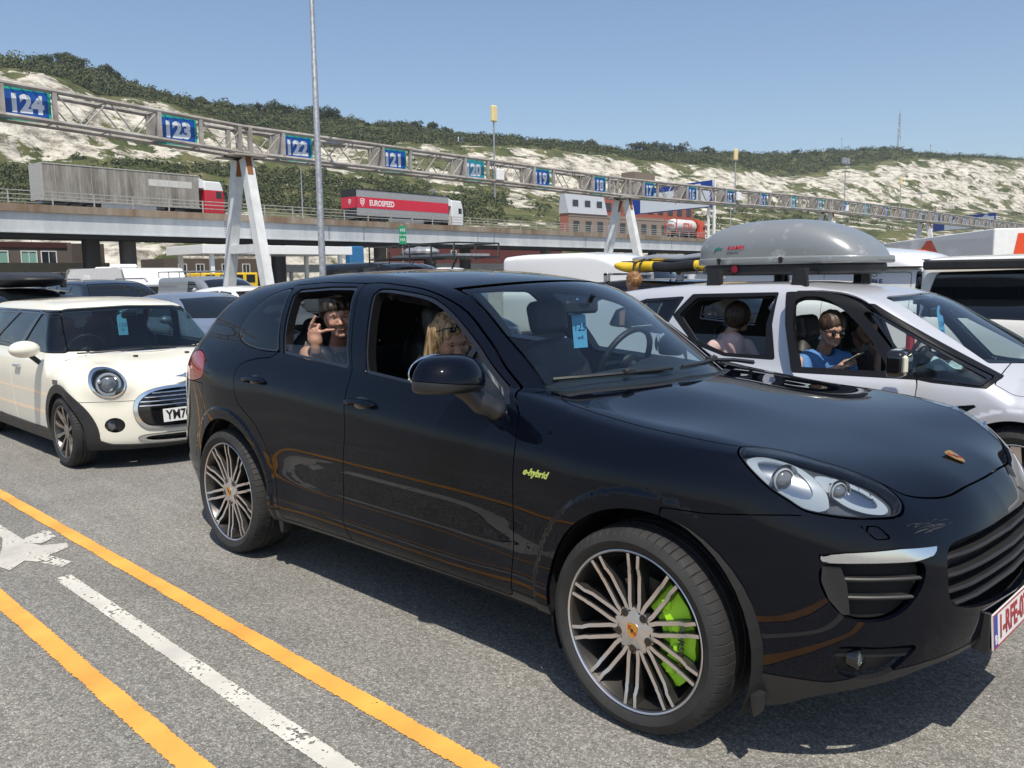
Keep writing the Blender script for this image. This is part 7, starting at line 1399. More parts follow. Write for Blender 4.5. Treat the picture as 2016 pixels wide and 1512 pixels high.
for x, od in ((-5.25,'leftmost'),(-5.15,'second'),(-4.25,'third'),(-4.15,'rightmost')): b = MB(); b.tube([(x,6.08,1.58),(x,6.12,1.72),(x,6.50,1.815),(x,6.92,1.78),(x,6.98,1.58)], .014, 6); setp(b.build('ratchet_strap', 'board_black'), od+' black strap holding the paddle boards down on the black car', 'strap', 'straps over the paddle boards')

# vans --------------------------------------------------------
def van(name, label, cat, X, Y, rz, paint, w, H, L, R=.34, nose=.85, cabz=1.25, wins=(), wz=None, high=False, group='vans waiting in the lanes', k=.10, hood=.95, roofx=None, h=.045, extra=None, deckz=1.1):
    t = thing(name, label, cat, (X,Y,0), rz, group); tail = nose-L; wb = L*.58; A = ((0,R,R+.06),(-wb,R,R+.06))
    roof = roofx or [(tail-.2,H-.03),(tail+.2,H-.01),(tail/2,H),(-1.2,H-.01),(-.75,H-.08),(-.1,1.35),(.2,deckz),(.6,deckz-.15)]
    f = carfield(w, H, 1.15, [(tail,1.15),(-.6,1.15),(0,deckz),(.45,hood),(nose-.08,.8),(nose+.05,.5)], roof, nose, tail, npl=(.30,3.0), tpl=(.06,6), tumble=.12, lowin=.03, crown=.05, bow=.25, k=k, arch=A, flare=.01, taper=.015)
    carbody(t, f, ((tail-.12,-w-.08,.16),(nose+.1,w+.08,H+.08)), h, A, paint, wins, wind=(wz, (nose+tail)/2+.8) if wz else None, extra=extra(t) if extra else None)
    std_wheels(t, (0,-wb), w, R, R*.66, 'plain'); plain_mirror(t, -.55, w+.10, 1.22, paint, (.07,.10,.12)); return t
vw = [('side_window', [(-.50,1.22),(-1.0,1.72),(-1.45,1.74),(-1.50,1.20)])]
gv = van('panel_van', 'grey panel van with a ladder rack in front of the caravan', 'van', -23.9, 10.1, 0, 'van_grey', .96, 1.70, 4.7, wins=[('side_window', [(-.50,1.12),(-1.0,1.52),(-1.45,1.54),(-1.50,1.10)])], wz=WZ(1.60,1.14,.68,.80), deckz=1.02); b = MB()
for s in (-1,1): b.tube([(-1.5,s*.75,1.86),(-3.9,s*.75,1.86)], .02, 6)
for x in (-1.5,-2.3,-3.1,-3.9): b.tube([(x,-.75,1.86),(x,.75,1.86)], .018, 6); b.tube([(x,-.75,1.66),(x,-.75,1.86)], .018, 6); b.tube([(x,.75,1.66),(x,.75,1.86)], .018, 6)
b.build('roof_rack', 'steel', gv)
van('white_panel_van', 'long white high-roofed van behind the SUV roof', 'van', -9.6, 13.6, 0, 'van_white', 1.0, 2.13, 5.7, wins=(), wz=WZ(1.9,1.3,.7,.85), roofx=[(-5.3,1.95),(-4.75,2.09),(-3.9,2.13),(-2.5,2.13),(-1.6,2.08),(-1.0,1.92),(-.1,1.4),(.2,1.15),(.6,.95)])
def gamble(t):
    def ex(B):
        o = text_obj('van_letters', 'GAMBLE', .085, 'tag_ink', t, frame((-1.58,-1.006,1.43), (1,0,0), (0,0,1)), .003, bold=.004, sx=1.1)
        for i, s in enumerate(('general building','carpentry and joinery','01304 000')): text_obj('van_small_letters', s, .030, 'lamp_grey', t, frame((-1.52,-1.006,1.365-.035*i), (1,0,0), (0,0,1)), .002)
        b = MB(); n = 6; R1, R2 = .062, .046; pts = [(R1*math.sin(a), R1*math.cos(a)) for a in np.arange(6)*math.pi/3]; q = [(R2*math.sin(a), R2*math.cos(a)) for a in np.arange(6)*math.pi/3]
        b.add([(x,y,0) for x,y in pts+q], [(i,(i+1)%6,(i+1)%6+6,i+6) for i in range(6) if i != 1]); b.beam((0,0,0),(.04,-.012,0),.014,.004); o = b.build('van_logo', 'dir_green' if 0 else pmat('logo_green', (.06,.10,.04), .5), t); o.data.transform(frame((-1.52,-1.006,1.55), (1,0,0), (0,0,1)))
        B1, B = split(B, side([(-1.05,1.05),(-1.05,1.56),(-2.3,1.56),(-2.3,.5),(-1.05,.5)], -1, smooth=False), .01); put('sliding_door', B1, 'van_white', t, .02); return B
    return ex
gmb = van('lettered_van', 'white van with dark lettering and hexagon logo behind the roof box', 'van', -1.72, 10.05, 0, 'van_white', 1.0, 1.95, 5.6, wins=[('side_window', [(-.50,1.15),(-.8,1.55),(-.98,1.57),(-1.0,1.12)])], wz=WZ(1.75,1.2,.7,.85), roofx=[(-5.0,1.72),(-4.3,1.86),(-3.3,1.93),(-2.2,1.95),(-1.2,1.86),(-.7,1.68),(-.1,1.4),(.2,1.15),(.6,.95)], extra=gamble)
b = MB(); b.box(-4.5,-.9,-.985,-.90,1.61,1.64,.01); b.build('roof_gutter', 'gloss_black', gmb)
# camper van seen from behind and beside, awning on the roof
def camper_extra(t):
    def ex(B): return B
    return ex
M['camper_white'] = carpaint('camper_paint', (.72,.72,.70), dust=.03)
cv = van('camper_van', 'white camper van with dark side windows and a black awning along its roof', 'van', 2.5, 6.78, 0, 'camper_white', .95, 1.74, 4.9, wins=[('side_window', [(-1.62,1.10),(-1.64,1.58),(-2.6,1.58),(-2.6,1.10)]), ('rear_side_window', [(-2.72,1.10),(-2.72,1.58),(-3.86,1.56),(-4.0,1.12)])], wz=WZ(1.66,1.2,.66,.8), deckz=1.15)
b = MB(); b.box(-3.93,-.9,-1.06,-.86,1.585,1.68,.02); b.build('awning', 'black_plastic', cv); b = MB(); b.box(-4.10,-4.04,-.70,.70,1.05,1.52,.02); b.build('rear_window', 'glass_dark', cv)
for s in (-1,1): b = MB(); b.box(-4.10,-4.03,*sorted((s*.86,s*.95)),.74,1.16,.02); b.build('tail_light', 'red_lens', cv)
b = MB(); b.box(-4.14,-4.0,-.85,.85,.30,.52,.03); b.build('rear_bumper', 'black_plastic', cv)
# white lorry trailer with an orange mark, beyond
t = thing('white_lorry_trailer', 'long white lorry trailer with an orange-red triangle mark beyond the camper van', 'trailer', (-8.0,31.3,0), rad(-55)); b = MB(); b.box(-16.5,0,0,2.5,1.0,3.03,.03); o = b.build('trailer_body', 'white_paint', t); b = MB(); b.box(-16.4,-.1,.2,2.3,.6,1.0); b.build('chassis', 'dark', t); wheels_row(t, (-13,-11.8,-10.6), .3, .5); wheels_row(t, (-13,-11.8,-10.6), 2.2, .5)
M['orange'] = pmat('orange_red', (.70,.07,.015), .5, var=.04)
b = MB(); b.prism([(-9.8,2.1),(-6.0,2.1),(-7.3,2.88),(-8.0,2.88)], -.012, -.002); b.build('triangle_mark', 'orange', o); b = MB(); b.prism([(.55,1.3),(2.3,1.3),(2.3,2.85),(.8,2.85)], .002, .05, 'x'); b.build('orange_panel', 'orange', o)
t = thing('orange_van', 'orange-roofed white van peeping over the lettered van', 'van', (-7.6,17.6,0)); f = lambda P: smax(rbox(P, (0,0,1.08), (2.0,.95,.98), .25), -9-P[:,0], .1); V, N, T = march(f, (-2.6,-1.1,.2), (2.6,1.1,2.3), .07); a, c = split((V,N,T), lambda P: 1.9-P[:,2]); put('roof', a, 'orange', t); put('body', c, 'van_white', t); wheels_row(t, (-1.5,1.5), -.85, .33); wheels_row(t, (-1.5,1.5), .85, .33)
# caravan
cv2 = thing('caravan', 'white touring caravan with grey trimmed front standing in the lanes', 'caravan', (-33.1,10.3,0), rad(0)); cv2.scale = (1,1,.78); prof = bez([(-3.3,.7),(-3.35,1.6),(-3.2,2.45),(-2.9,2.62),(0,2.66),(2.3,2.62),(2.65,2.45),(2.95,1.7),(2.9,.7)], 4)
b = MB(); b.prism([tuple(p) for p in prof], -1.12, 1.12); body = b.build('body', 'white_paint', cv2); b = MB(); b.prism([(-3.36,1.55),(-3.28,2.40),(-3.0,2.66),(-2.8,2.69),(-2.8,2.60),(-3.15,2.40),(-3.30,1.6)], -1.14, 1.14); b.prism([(2.62,2.50),(2.98,1.70),(2.96,1.45),(2.86,1.5),(2.5,2.55)], -1.14, 1.14); b.build('corner_trim', 'van_grey', cv2); b = MB(); b.box(2.86,2.99,-.9,.9,1.35,1.75,.03); b.build('front_window', 'glass_dark', cv2)
for x in (-2.2,.4): b = MB(); b.box(x,x+1.1,-1.14,-1.11,1.5,2.05,.02); b.build('side_window', 'glass_dark', cv2)
b = MB(); b.box(-.6,.3,-.4,.4,2.66,2.86,.08); b.box(-2.4,-1.6,-.3,.3,2.66,2.76,.04); b.build('roof_unit', 'white', cv2); b = MB(); b.box(-1.3,-.7,-1.14,-1.11,.75,2.3,.02); b.build('door', 'white', cv2); wheels_row(cv2, (-.3,), -1.0, .33, .2); wheels_row(cv2, (-.3,), 1.0, .33, .2); b = MB(); b.beam((2.9,0,.45),(4.2,0,.45),.12); b.box(-3,2.8,-.9,.9,.35,.7); b.build('tow_bar', 'steel', cv2)
# dark pickup with canopy and roof rack
pk = van('pickup_truck', 'black off-roader with ribbed hardtop and black roof rack behind the SUV roof', 'off-roader', -13.9, 10.4, 0, 'black_car', .92, 1.98, 5.2, roofx=[(-4.5,1.90),(-4.1,1.97),(-2.6,1.98),(-1.6,1.93),(-1.1,1.80),(-.5,1.35),(0,1.2),(.5,1.05)], wins=[('side_window', [(-.9,1.36),(-1.2,1.70),(-1.9,1.72),(-1.9,1.36)]), ('rear_side_window', [(-2.9,1.55),(-2.9,1.74),(-3.7,1.74),(-3.7,1.55)])], wz=WZ(1.76,1.36,.6,.7), k=.14)
b = MB()
for z in (2.02,2.34): b.tube([(1.0,-.7,z),(-2.2,-.7,z),(-2.2,.7,z),(1.0,.7,z),(1.0,-.7,z)], .022, 6)
for x in (1.0,.2,-.6,-1.4,-2.2):
    for s in (-1,1): b.tube([(x,s*.7,1.9),(x,s*.7,2.34)], .022, 6)
    b.tube([(x,-.7,2.02),(x,.7,2.02)], .018, 6)
b.tube([(1.0,-.6,2.02),(.3,-.6,1.1)], .02, 6); b.build('roof_rack', 'gloss_black', pk); t = setp(MB().box(-15.3,-12.9,9.8,10.8,2.05,2.10).build('ladder_board', 'steel'), 'pale aluminium board lying in the roof rack of the black off-roader', 'board')
f = lambda P: ell(P, (-14.9,10.4,2.20), (.55,.35,.11))+.02*np.sin(P[:,0]*17)*np.sin(P[:,1]*13); setp(sdfobj('wrapped_load', f, (-15.7,9.9,2.05), (-14.2,10.9,2.4), .05, 'foil', None), 'clear plastic wrapped bundle in the roof rack of the black off-roader', 'load')
# yellow machines and far rows of parked cars under the viaduct
t = thing('yellow_tractor', 'row of yellow terminal machine cabs beyond the grey van', 'machine', (-48,22.0,0)); b = MB(); b.box(-1,1,-1.9,1.7,.6,1.98,.05); b.build('machine_body', 'board_yellow', t)
for y in (-1.4,-.5,.4,1.2): b = MB(); b.box(.99,1.03,y-.28,y+.28,1.4,1.86); b.build('machine_window', 'glass_dark', t)
wheels_row(t, (-.5,.5), -1.5, .45, .3); wheels_row(t, (-.5,.5), 1.3, .45, .3)
def farcar(x, y, paint, label, cat='car', H=1.45, L=4.3, rz=0):
    t = thing('parked_car' if cat == 'car' else 'parked_van', label, cat, (x,y,0), rz, 'vehicles far back under the viaduct'); w = .88
    f = carfield(w, H, H*.66, [(-3.5,H*.68),(-.4,H*.66),(.5,H*.55),(.85,.45)], [(-3.7,H*.7),(-3.3,H*.93),(-2.4,H),(-1.2,H*.97),(-.1,H*.68),(.1,H*.6)], .85, .85-L, arch=((0,.32,.37),(-2.6,.32,.37))); V, N, T = march(f, (.75-L,-.98,.15), (.95,.98,H+.06), .08, 2); B = (V,N,T)
    G_, B = split(B, lambda P: np.maximum.reduce([H*.70-P[:,2], P[:,2]-H*.93])); put('windows', G_, 'glass_dark', t); put('body', B, paint, t); wheels_row(t, (0,-2.6), -.75, .32, .2); wheels_row(t, (0,-2.6), .75, .32, .2); return t
k_ = 0
for x, y, c, n_, H_ in ((-36,26.0,'white_car','white car far back between the gantry leg and the pole',1.5),(-33,22.0,'black_car','black car far back beside the white gantry leg',1.5),(-38,31,'navy2','dark blue car far back under the white canopy',1.5),(-40,35,'white_car','white roof far back right of the lighting column',2.2),(-32,27.6,'greyblue','grey car far back just left of the black off-roader',1.5),(-30.5,6.9,'black_car','black car behind the navy estate and below the caravan',1.45),(-24,3.4,'black_car','black car just behind the navy estate car',1.5),(-17,.5,'black_car','black car at the far left behind the roof box',1.62),(-28,17.5,'white_car','white car beyond the ladder rack of the grey van',1.55),(-11,20.2,'greyblue','grey car right of the long white van',1.6),(-9.5,6.9,'navy2','blue car behind the black car with the boards',1.5),(-5.4,16.8,'dir_blue','bright blue van roof behind the grey roof box',1.75),(4,13.4,'white_car','white car beyond the camper van',1.6)):
    farcar(x, y, c, n_, 'van' if H_ > 1.9 else 'car', H_)
# ---------------------------------------------------------------- people
M['skin'] = pmat('skin', (.40,.215,.15), .55, var=.06, vscale=14); M['skin2'] = pmat('skin_pale', (.48,.29,.21), .55, var=.06, vscale=14); M['eye'] = pmat('eye', (.17,.15,.14), .3); M['iris'] = pmat('iris', (.02,.015,.01), .15); M['lip'] = pmat('lip', (.36,.13,.11), .5)
M['hair_dark'] = pmat('hair_dark', (.028,.017,.010), .6, bump=1, bscale=90, var=.4, vscale=40); M['hair_brown'] = pmat('hair_brown', (.045,.024,.013), .5, bump=.35, bscale=120, var=.25, vscale=40)
def strand_mat(name, c1, c2):
    m, nt, N, L, b = nmat(name); tc = N.new('ShaderNodeTexCoord'); mp = N.new('ShaderNodeMapping'); mp.inputs['Scale'].default_value = (60,60,5); n = N.new('ShaderNodeTexNoise'); n.inputs['Scale'].default_value = 1.6; n.inputs['Detail'].default_value = 4; L.new(tc.outputs['Object'], mp.inputs[0]); L.new(mp.outputs[0], n.inputs['Vector'])
    r = N.new('ShaderNodeValToRGB'); r.color_ramp.elements[0].position = .38; r.color_ramp.elements[1].position = .62; r.color_ramp.elements[0].color = (*c1, 1); r.color_ramp.elements[1].color = (*c2, 1); L.new(n.outputs[0], r.inputs[0]); L.new(r.outputs[0], b.inputs['Base Color']); b.inputs['Roughness'].default_value = .5
    bp = N.new('ShaderNodeBump'); bp.inputs['Strength'].default_value = .8; bp.inputs['Distance'].default_value = .004; L.new(n.outputs[0], bp.inputs['Height']); L.new(bp.outputs[0], b.inputs['Normal']); return m
M['hair_dark'] = strand_mat('hair_dark', (.008,.005,.003), (.045,.028,.017)); M['hair_brown'] = strand_mat('hair_brown', (.018,.010,.006), (.085,.050,.030)); M['hair_blond'] = strand_mat('hair_blond', (.10,.055,.022), (.46,.31,.15)); M['hair_bun'] = strand_mat('hair_bun', (.12,.05,.015), (.35,.18,.07))
def headf(Q, k=1.0):
    """face looks to +x, chin down; Q in head coordinates"""
    Q = Q/k; S = lambda c: np.abs(Q[:,1])-c; A = np.stack([Q[:,0], np.abs(Q[:,1]), Q[:,2]], 1)
    d = ell(Q, (-.012,0,.035), (.096,.076,.092)); d = smin(d, cone(Q, (.028,0,.0), (.048,0,-.082), .058, .030), .045); d = smin(d, cone(A, (.0,.045,-.03), (.035,.028,-.075), .03, .02), .03)
    d = smin(d, cone(Q, (.080,0,.012), (.100,0,-.022), .008, .0125), .014); d = smin(d, ell(A, (.092,.011,-.027), (.012,.009,.008)), .006)
    d = smin(d, cone(A, (.083,.0,.030), (.070,.045,.028), .009, .008), .014); d = smax(d, -ell(A, (.094,.030,.010), (.015,.019,.0085)), .011)
    d = smin(d, ell(A, (.062,.040,-.022), (.022,.020,.018)), .02); d = smin(d, ell(Q, (.083,0,-.052), (.012,.023,.006)), .006); d = smin(d, ell(Q, (.081,0,-.061), (.012,.019,.006)), .006); d = smin(d, ell(Q, (.070,0,-.088), (.018,.020,.014)), .014)
    d = smin(d, ell(A, (-.008,.079,.000), (.016,.007,.028)), .006); return d*k
class Person:
    def __init__(s, name, label, head, yaw, pitch=0, roll=0, k=1.0, skin='skin', base=None, group=None):
        s.t = thing(name, label, 'person', base or (head[0], head[1], 0), 0, group); s.o = Vector(s.t.location); s.h = np.array(head); s.k = k; s.skin = skin
        s.R = np.array(Matrix.Rotation(yaw, 3, 'Z') @ Matrix.Rotation(pitch, 3, 'Y') @ Matrix.Rotation(roll, 3, 'X'))
    def Q(s, P): return (P-s.h)@s.R
    def W(s, p): return s.h+s.R@np.array(p)*s.k
    def body(s, extra=None, shoulders=None, lo=None, hi=None, h=.006):
        neck0 = s.W((-.025,0,-.05)); sh = np.array(shoulders)
        def f(P):
            d = headf(s.Q(P), s.k); d = smin(d, cone(P, neck0, sh+np.array([0,0,.03]), .044*s.k, .052*s.k), .03)
            return smin(d, extra(P), .012) if extra else d
        lo = s.h-.22 if lo is None else lo; hi = s.h+.2 if hi is None else hi; V, N, T = march(lambda P: f(P), lo, hi, h); b = mk('body', V-np.array(s.o), T, s.skin, s.t, N=N); s.b = b
        for sy in (-1,1):
            for nm, c, r, m in (('eye',(.0765,.030*sy,.0095),(.0080,.0105,.0040),'eye'),('iris',(.0838,.029*sy,.0090),(.0032,.0048,.0038),'iris')): q = MB(); q.ball((0,0,0), r, 12, 8); o = q.build(nm, m, b, True); o.data.transform(Matrix.Translation(Vector(s.W(c))-s.o) @ Matrix(s.R.tolist()).to_4x4() @ Matrix.Scale(s.k, 4))
            q = MB(); q.tube([s.W((.0875,.014*sy,.027)), s.W((.0885,.028*sy,.031)), s.W((.078,.047*sy,.026))], [.0028,.0034,.0018], 6); o = q.build('eyebrow', 'hair_dark', b, 40); o.data.transform(Matrix.Translation(-s.o))
        q = MB(); q.tube([s.W((.088,-.022,-.0565)), s.W((.0965,0,-.055)), s.W((.088,.022,-.0565))], [.0015,.0030,.0015], 6); o = q.build('lips', 'lip', b, 40); o.data.transform(Matrix.Translation(-s.o)); return b
    def sdf(s, name, f, lo, hi, h, mat, parent=None):
        V, N, T = march(f, lo, hi, h); return mk(name, V-np.array(s.o), T, mat, parent or s.t, N=N)
    def hair(s, mat, g, pad=.05, h=.006, lo=None, hi=None):
        return s.sdf('hair', g, lo if lo is not None else s.h-.14*s.k-pad, hi if hi is not None else s.h+.15*s.k+pad, h, mat, s.b)
def capg(p, thick=.012, line=.045, back=-.03, front_=.055):
    """short hair cap: skull grown by thick, cut by a hairline"""
    def g(P):
        Q = p.Q(P)/p.k; n = .004*np.sin(Q[:,0]*90+Q[:,2]*60)*np.sin(Q[:,1]*85+1)+.0025*np.sin(Q[:,0]*170)*np.sin(Q[:,1]*150)*np.sin(Q[:,2]*160); d = ell(Q, (-.014,0,.040), (.102+thick*.5,.080+thick,.094+thick*1.2))-n
        cutl = np.where(Q[:,0] > -.005, line+(front_-line)*np.clip(Q[:,0]/.09, 0, 1), line+(back-line)*np.clip(-Q[:,0]/.05, 0, 1)); return smax(d, cutl+n-Q[:,2], .010)*p.k
    return g
def shirt(p, name, mat, sh, w, yaw, chest=.16, down=.45, k=1.0, sleeves=(), neckcut=.0, h=.012):
    c, s_ = math.cos(yaw), math.sin(yaw); side_ = np.array([-s_, c, 0]); fw = np.array([c, s_, 0]); sh = np.array(sh)
    def f(P):
        d = cone(P, sh-side_*w*.62+[0,0,-.02], sh+side_*w*.62+[0,0,-.02], .068*k, .068*k); L = P-sh; X = np.stack([L@fw, L@side_, L[:,2]], 1)
        d = smin(d, ell(X, (.01,0,-.22), (.125*k,w*.92,.28)), .08); d = smin(d, ell(X, (.0,0,-.45), (.13*k,w*.85,.25)), .08)
        for a, b_, r1, r2 in sleeves: d = smin(d, cone(P, a, b_, r1, r2), .035)
        d = d+.004*np.sin(P[:,0]*60+P[:,2]*45)*np.sin(P[:,1]*50); d = smax(d, -ell(X, (.03,0,.065), (.075,.075,.075)), .012); return np.maximum(d, (sh[2]-down)-P[:,2])
    return p.sdf(name, f, sh-np.array([.5,.5,down+.05]), sh+np.array([.5,.5,.16]), h, mat)
def handf(P, wrist, R, k, curl, splay=.0, thumb=True):
    """right-hand style: local x along the fingers, y across (thumb side +y), z out of the back"""
    Q = (P-np.array(wrist))@R/k; d = rbox(Q, (.048,0,0), (.046,.039,.0135), .013); d = smin(d, cone(Q, (-.03,0,0), (.02,0,0), .026, .026), .02)
    for i, (y, L, c) in enumerate(zip((.030,.010,-.010,-.029), (.080,.088,.082,.064), curl)):
        r = (.0088,.0090,.0086,.0078)[i]; a = np.array([.090-.004*(i in (0,3)), y, .002]); an = rad(c); sp = (y*splay*6)
        b = a+.48*L*np.array([math.cos(an*.9), sp, -math.sin(an*.9)]); c2 = b+.30*L*np.array([math.cos(an*1.9), sp, -math.sin(an*1.9)]); e = c2+.24*L*np.array([math.cos(an*2.6), sp, -math.sin(an*2.6)])
        f = np.minimum(np.minimum(cone(Q, a, b, r*1.05, r), cone(Q, b, c2, r, r*.93)), cone(Q, c2, e, r*.93, r*.78)); d = smin(d, f, .006)
    if thumb: t = smin(cone(Q, (.018,.034,-.006), (.052,.056,-.018), .0125, .0115), cone(Q, (.052,.056,-.018), (.078,.050,-.030), .0112, .0092), .006); d = smin(d, t, .014)
    return d*k
def basis(x, z):
    x = np.array(x, float); x /= np.linalg.norm(x); z = np.array(z, float); z -= x*(z@x); z /= np.linalg.norm(z); return np.stack([x, np.cross(z, x), z], 1)
# boy in the rear seat of the SUV, hand raised in a sign
boy = Person('person', 'curly haired young man making a horned hand sign at the SUV rear window', (-2.28,-.545,1.366), rad(-34), rad(2), rad(6), 1.0, base=(-2.5,-.45,.5))
wr = np.array([-2.232,-.735,1.238]); Rh = basis((.30,.02,.95), (.62,-.75,.1)); Rh = basis((.12,-.10,.98), (.55,-.80,-.15))
arm = lambda P: smin(smin(handf(P, wr, Rh, .92, (8,78,82,14), .0), cone(P, wr-Rh[:,0]*.02, (-2.34,-.69,1.02), .027, .038), .012), cone(P, (-2.34,-.69,1.02), (-2.50,-.62,1.16), .040, .050), .02)
def hornhand(P):
    Q = (P-wr)@Rh; d = rbox(Q, (.040,0,0), (.040,.036,.0135), .013); d = smin(d, cone(Q, (-.04,0,0), (.02,0,0), .025, .027), .02)
    # index up and out, little finger out to the side, two folded, thumb across
    for a, b, c, r in (((.078,.028,.0),(.112,.012,.006),(.150,-.008,.004),.0092),((.066,-.032,0),(.078,-.066,.002),(.082,-.105,.0),.0078)): d = smin(d, smin(cone(Q, a, b, r*1.08, r), cone(Q, b, c, r, r*.8), .004), .006)
    for y in (.009,-.011): d = smin(d, smin(cone(Q, (.080,y,.002), (.098,y-.004,-.022), .0092, .0088), cone(Q, (.098,y-.004,-.022), (.070,y-.004,-.036), .0088, .0078), .004), .005)
    return smin(d, smin(cone(Q, (.02,.034,-.006), (.050,.042,-.026), .0125, .011), cone(Q, (.050,.042,-.026), (.066,.012,-.036), .011, .0095), .005), .012)
arm = lambda P: smin(smin(hornhand(P), cone(P, wr-Rh[:,0]*.02, (-2.33,-.70,1.03), .026, .037), .012), cone(P, (-2.33,-.70,1.03), (-2.50,-.62,1.16), .038, .048), .02)
boy.body(arm, (-2.38,-.50,1.16), lo=(-2.62,-.86,.93), hi=(-2.04,-.36,1.56), h=.0052)
boy.hair('hair_dark', lambda P: smin(capg(boy, .022, .035, -.045, .052)(P), ell(boy.Q(P), (.078,.01,.072), (.030,.062,.022))+.005*np.sin(boy.Q(P)[:,1]*170)+.004*np.sin(boy.Q(P)[:,0]*210), .015)); shirt(boy, 'dark_shirt', 'black_car', (-2.42,-.47,1.165), .20, rad(-15), sleeves=(((-2.50,-.62,1.10),(-2.42,-.66,1.07),.06,.055),))
# woman in the front passenger seat, looking down
wom = Person('person', 'blonde woman looking down with sunglasses on her hair in the SUV front seat', (-1.345,-.548,1.290), rad(-22), rad(24), rad(4), 1.0, base=(-1.5,-.42,.5))
wom.body(None, (-1.47,-.50,1.10), lo=wom.h-.26, hi=wom.h+.2, h=.0055)
def wh(P):
    Q = wom.Q(P); n = .003*np.sin(Q[:,1]*150+Q[:,0]*70); d = ell(Q, (-.016,0,.042), (.110,.089,.101)); d = smax(d, -ell(Q, (.100,0,-.035), (.100,.068,.108)), .012)
    z = P[:,2]; A = cone(P, wom.W((-.02,-.072,.02)), (-1.44,-.630,1.135), .032, .026); A = smin(A, cone(P, wom.W((-.055,-.055,.02)), (-1.475,-.605,1.12), .050, .034), .03); A = smin(A, cone(P, wom.W((-.06,.05,.02)), (-1.48,-.50,1.12), .05, .034), .03)
    return smin(d, A, .03)+n
wom.hair('hair_blond', wh, lo=(-1.62,-.76,1.05), hi=(-1.16,-.36,1.46), h=.0065); M['white_cloth'] = pmat('white_cloth', (.72,.74,.78), .8, bump=.2, bscale=40)
shirt(wom, 'white_top', 'white_cloth', (-1.49,-.47,1.085), .20, rad(-5), sleeves=(((-1.49,-.64,1.06),(-1.40,-.66,.93),.060,.052),))
b = MB(); fr_ = [wom.W(v) for v in ((.052,-.062,.088),(.070,-.040,.100),(.078,-.012,.103),(.078,.012,.103),(.070,.040,.100),(.052,.062,.088))]; b.tube(fr_, .0028, 6)
for sy in (-1,1): b.ball(wom.W((.078,.030*sy,.092)), (.012,.024,.014), 12, 8); b.tube([wom.W((.056,.070*sy,.086)), wom.W((.0,.090*sy,.050)), wom.W((-.02,.088*sy,.020))], .0028, 5)
setp(b.build('sunglasses', 'gloss_black', None, 40), 'dark sunglasses pushed up on the blonde woman\'s hair', 'sunglasses')
# woman with sunglasses in the silver car
w2 = Person('person', 'woman in dark sunglasses and a blue top reading a phone in the silver car', (-1.02,2.83,1.160), rad(-38), rad(14), 0, 1.0, 'skin2', base=(-1.2,2.95,.5))
wr2 = np.array([-.935,2.80,.895]); R2 = basis((.75,-.15,.45), (-.2,-.85,.45)); wr3 = np.array([-.86,3.02,.88])
arm2 = lambda P: np.minimum(smin(handf(P, wr2, R2, .85, (45,48,52,55)), cone(P, wr2, (-1.16,2.68,.80), .024, .034), .01), smin(cone(P, (-1.16,2.68,.80), (-1.20,2.70,.93), .036, .042), cone(P, (-1.16,2.68,.80), (-1.20,2.70,.93), .036, .042), .01))
w2.body(arm2, (-1.11,2.90,.975), lo=(-1.30,2.58,.72), hi=(-.80,3.06,1.30), h=.0058); M['blue_cloth'] = pmat('denim_blue_cloth', (.07,.19,.42), .8, bump=.2, bscale=60, var=.08)
def h2(P): Q = w2.Q(P); return smax(smin(ell(Q, (-.018,0,.046), (.112,.090,.102)), ell(Q, (-.085,0,-.01), (.04,.045,.05)), .03), -ell(Q, (.100,0,-.030), (.085,.066,.092)), .012)+.002*np.sin(Q[:,1]*160)
w2.hair('hair_brown', h2); shirt(w2, 'blue_top', 'blue_cloth', (-1.12,2.90,.955), .195, rad(-28), sleeves=(((-1.19,2.74,.93),(-1.17,2.71,.87),.062,.058),((-1.02,3.06,.93),(-.97,3.05,.86),.062,.056)))
b = MB()
for sy in (-1,1): b.ball((0,0,0), (.001,.001,.001), 4, 3); b.ball(w2.W((.092,.031*sy,.004)), (.012,.032,.026), 14, 8); b.tube([w2.W((.090,.055*sy,.010)), w2.W((.03,.080*sy,.008)), w2.W((-.01,.082*sy,.004))], .0026, 5)
b.tube([w2.W((.096,-.010,.012)), w2.W((.099,.010,.012))], .003, 5); setp(b.build('sunglasses', 'gloss_black', None, 40), 'dark aviator sunglasses worn by the woman in the blue top', 'sunglasses')
b = MB(); b.box(-.036,.036,-.075,.075,-.004,.004,.003); o = setp(b.build('phone', pmat('phone_case', (.50,.47,.36), .4)), 'pale phone held by the woman in the blue top', 'phone'); o.data.transform(Matrix.Translation((-.835,2.785,.972)) @ Matrix(basis((.2,.9,.1), (-.55,-.2,.8)).tolist()).to_4x4()); 
# man beside her, hand to his face
mn = Person('person', 'dark haired man with a hand at his face in the silver car', (-1.11,3.62,1.12), rad(-8), rad(12), 0, 1.0, base=(-1.3,3.7,.5)); wr4 = np.array([-.99,3.60,.955]); R4 = basis((-.12,.03,.95), (.75,-.6,0))
am = lambda P: smin(handf(P, wr4, R4, .9, (16,18,22,26)), cone(P, wr4, (-.96,3.50,.74), .026, .037), .012); mn.body(am, (-1.20,3.66,.93), lo=(-1.32,3.38,.70), hi=(-.86,3.86,1.28), h=.0065); mn.hair('hair_dark', capg(mn, .012, .045, -.03, .070)); M['maroon_cloth'] = pmat('dark_maroon_cloth', (.030,.012,.014), .85, var=.5, vscale=50); shirt(mn, 'patterned_shirt', 'maroon_cloth', (-1.21,3.66,.91), .22, rad(-5), sleeves=(((-1.12,3.46,.88),(-1.0,3.48,.78),.066,.055),))
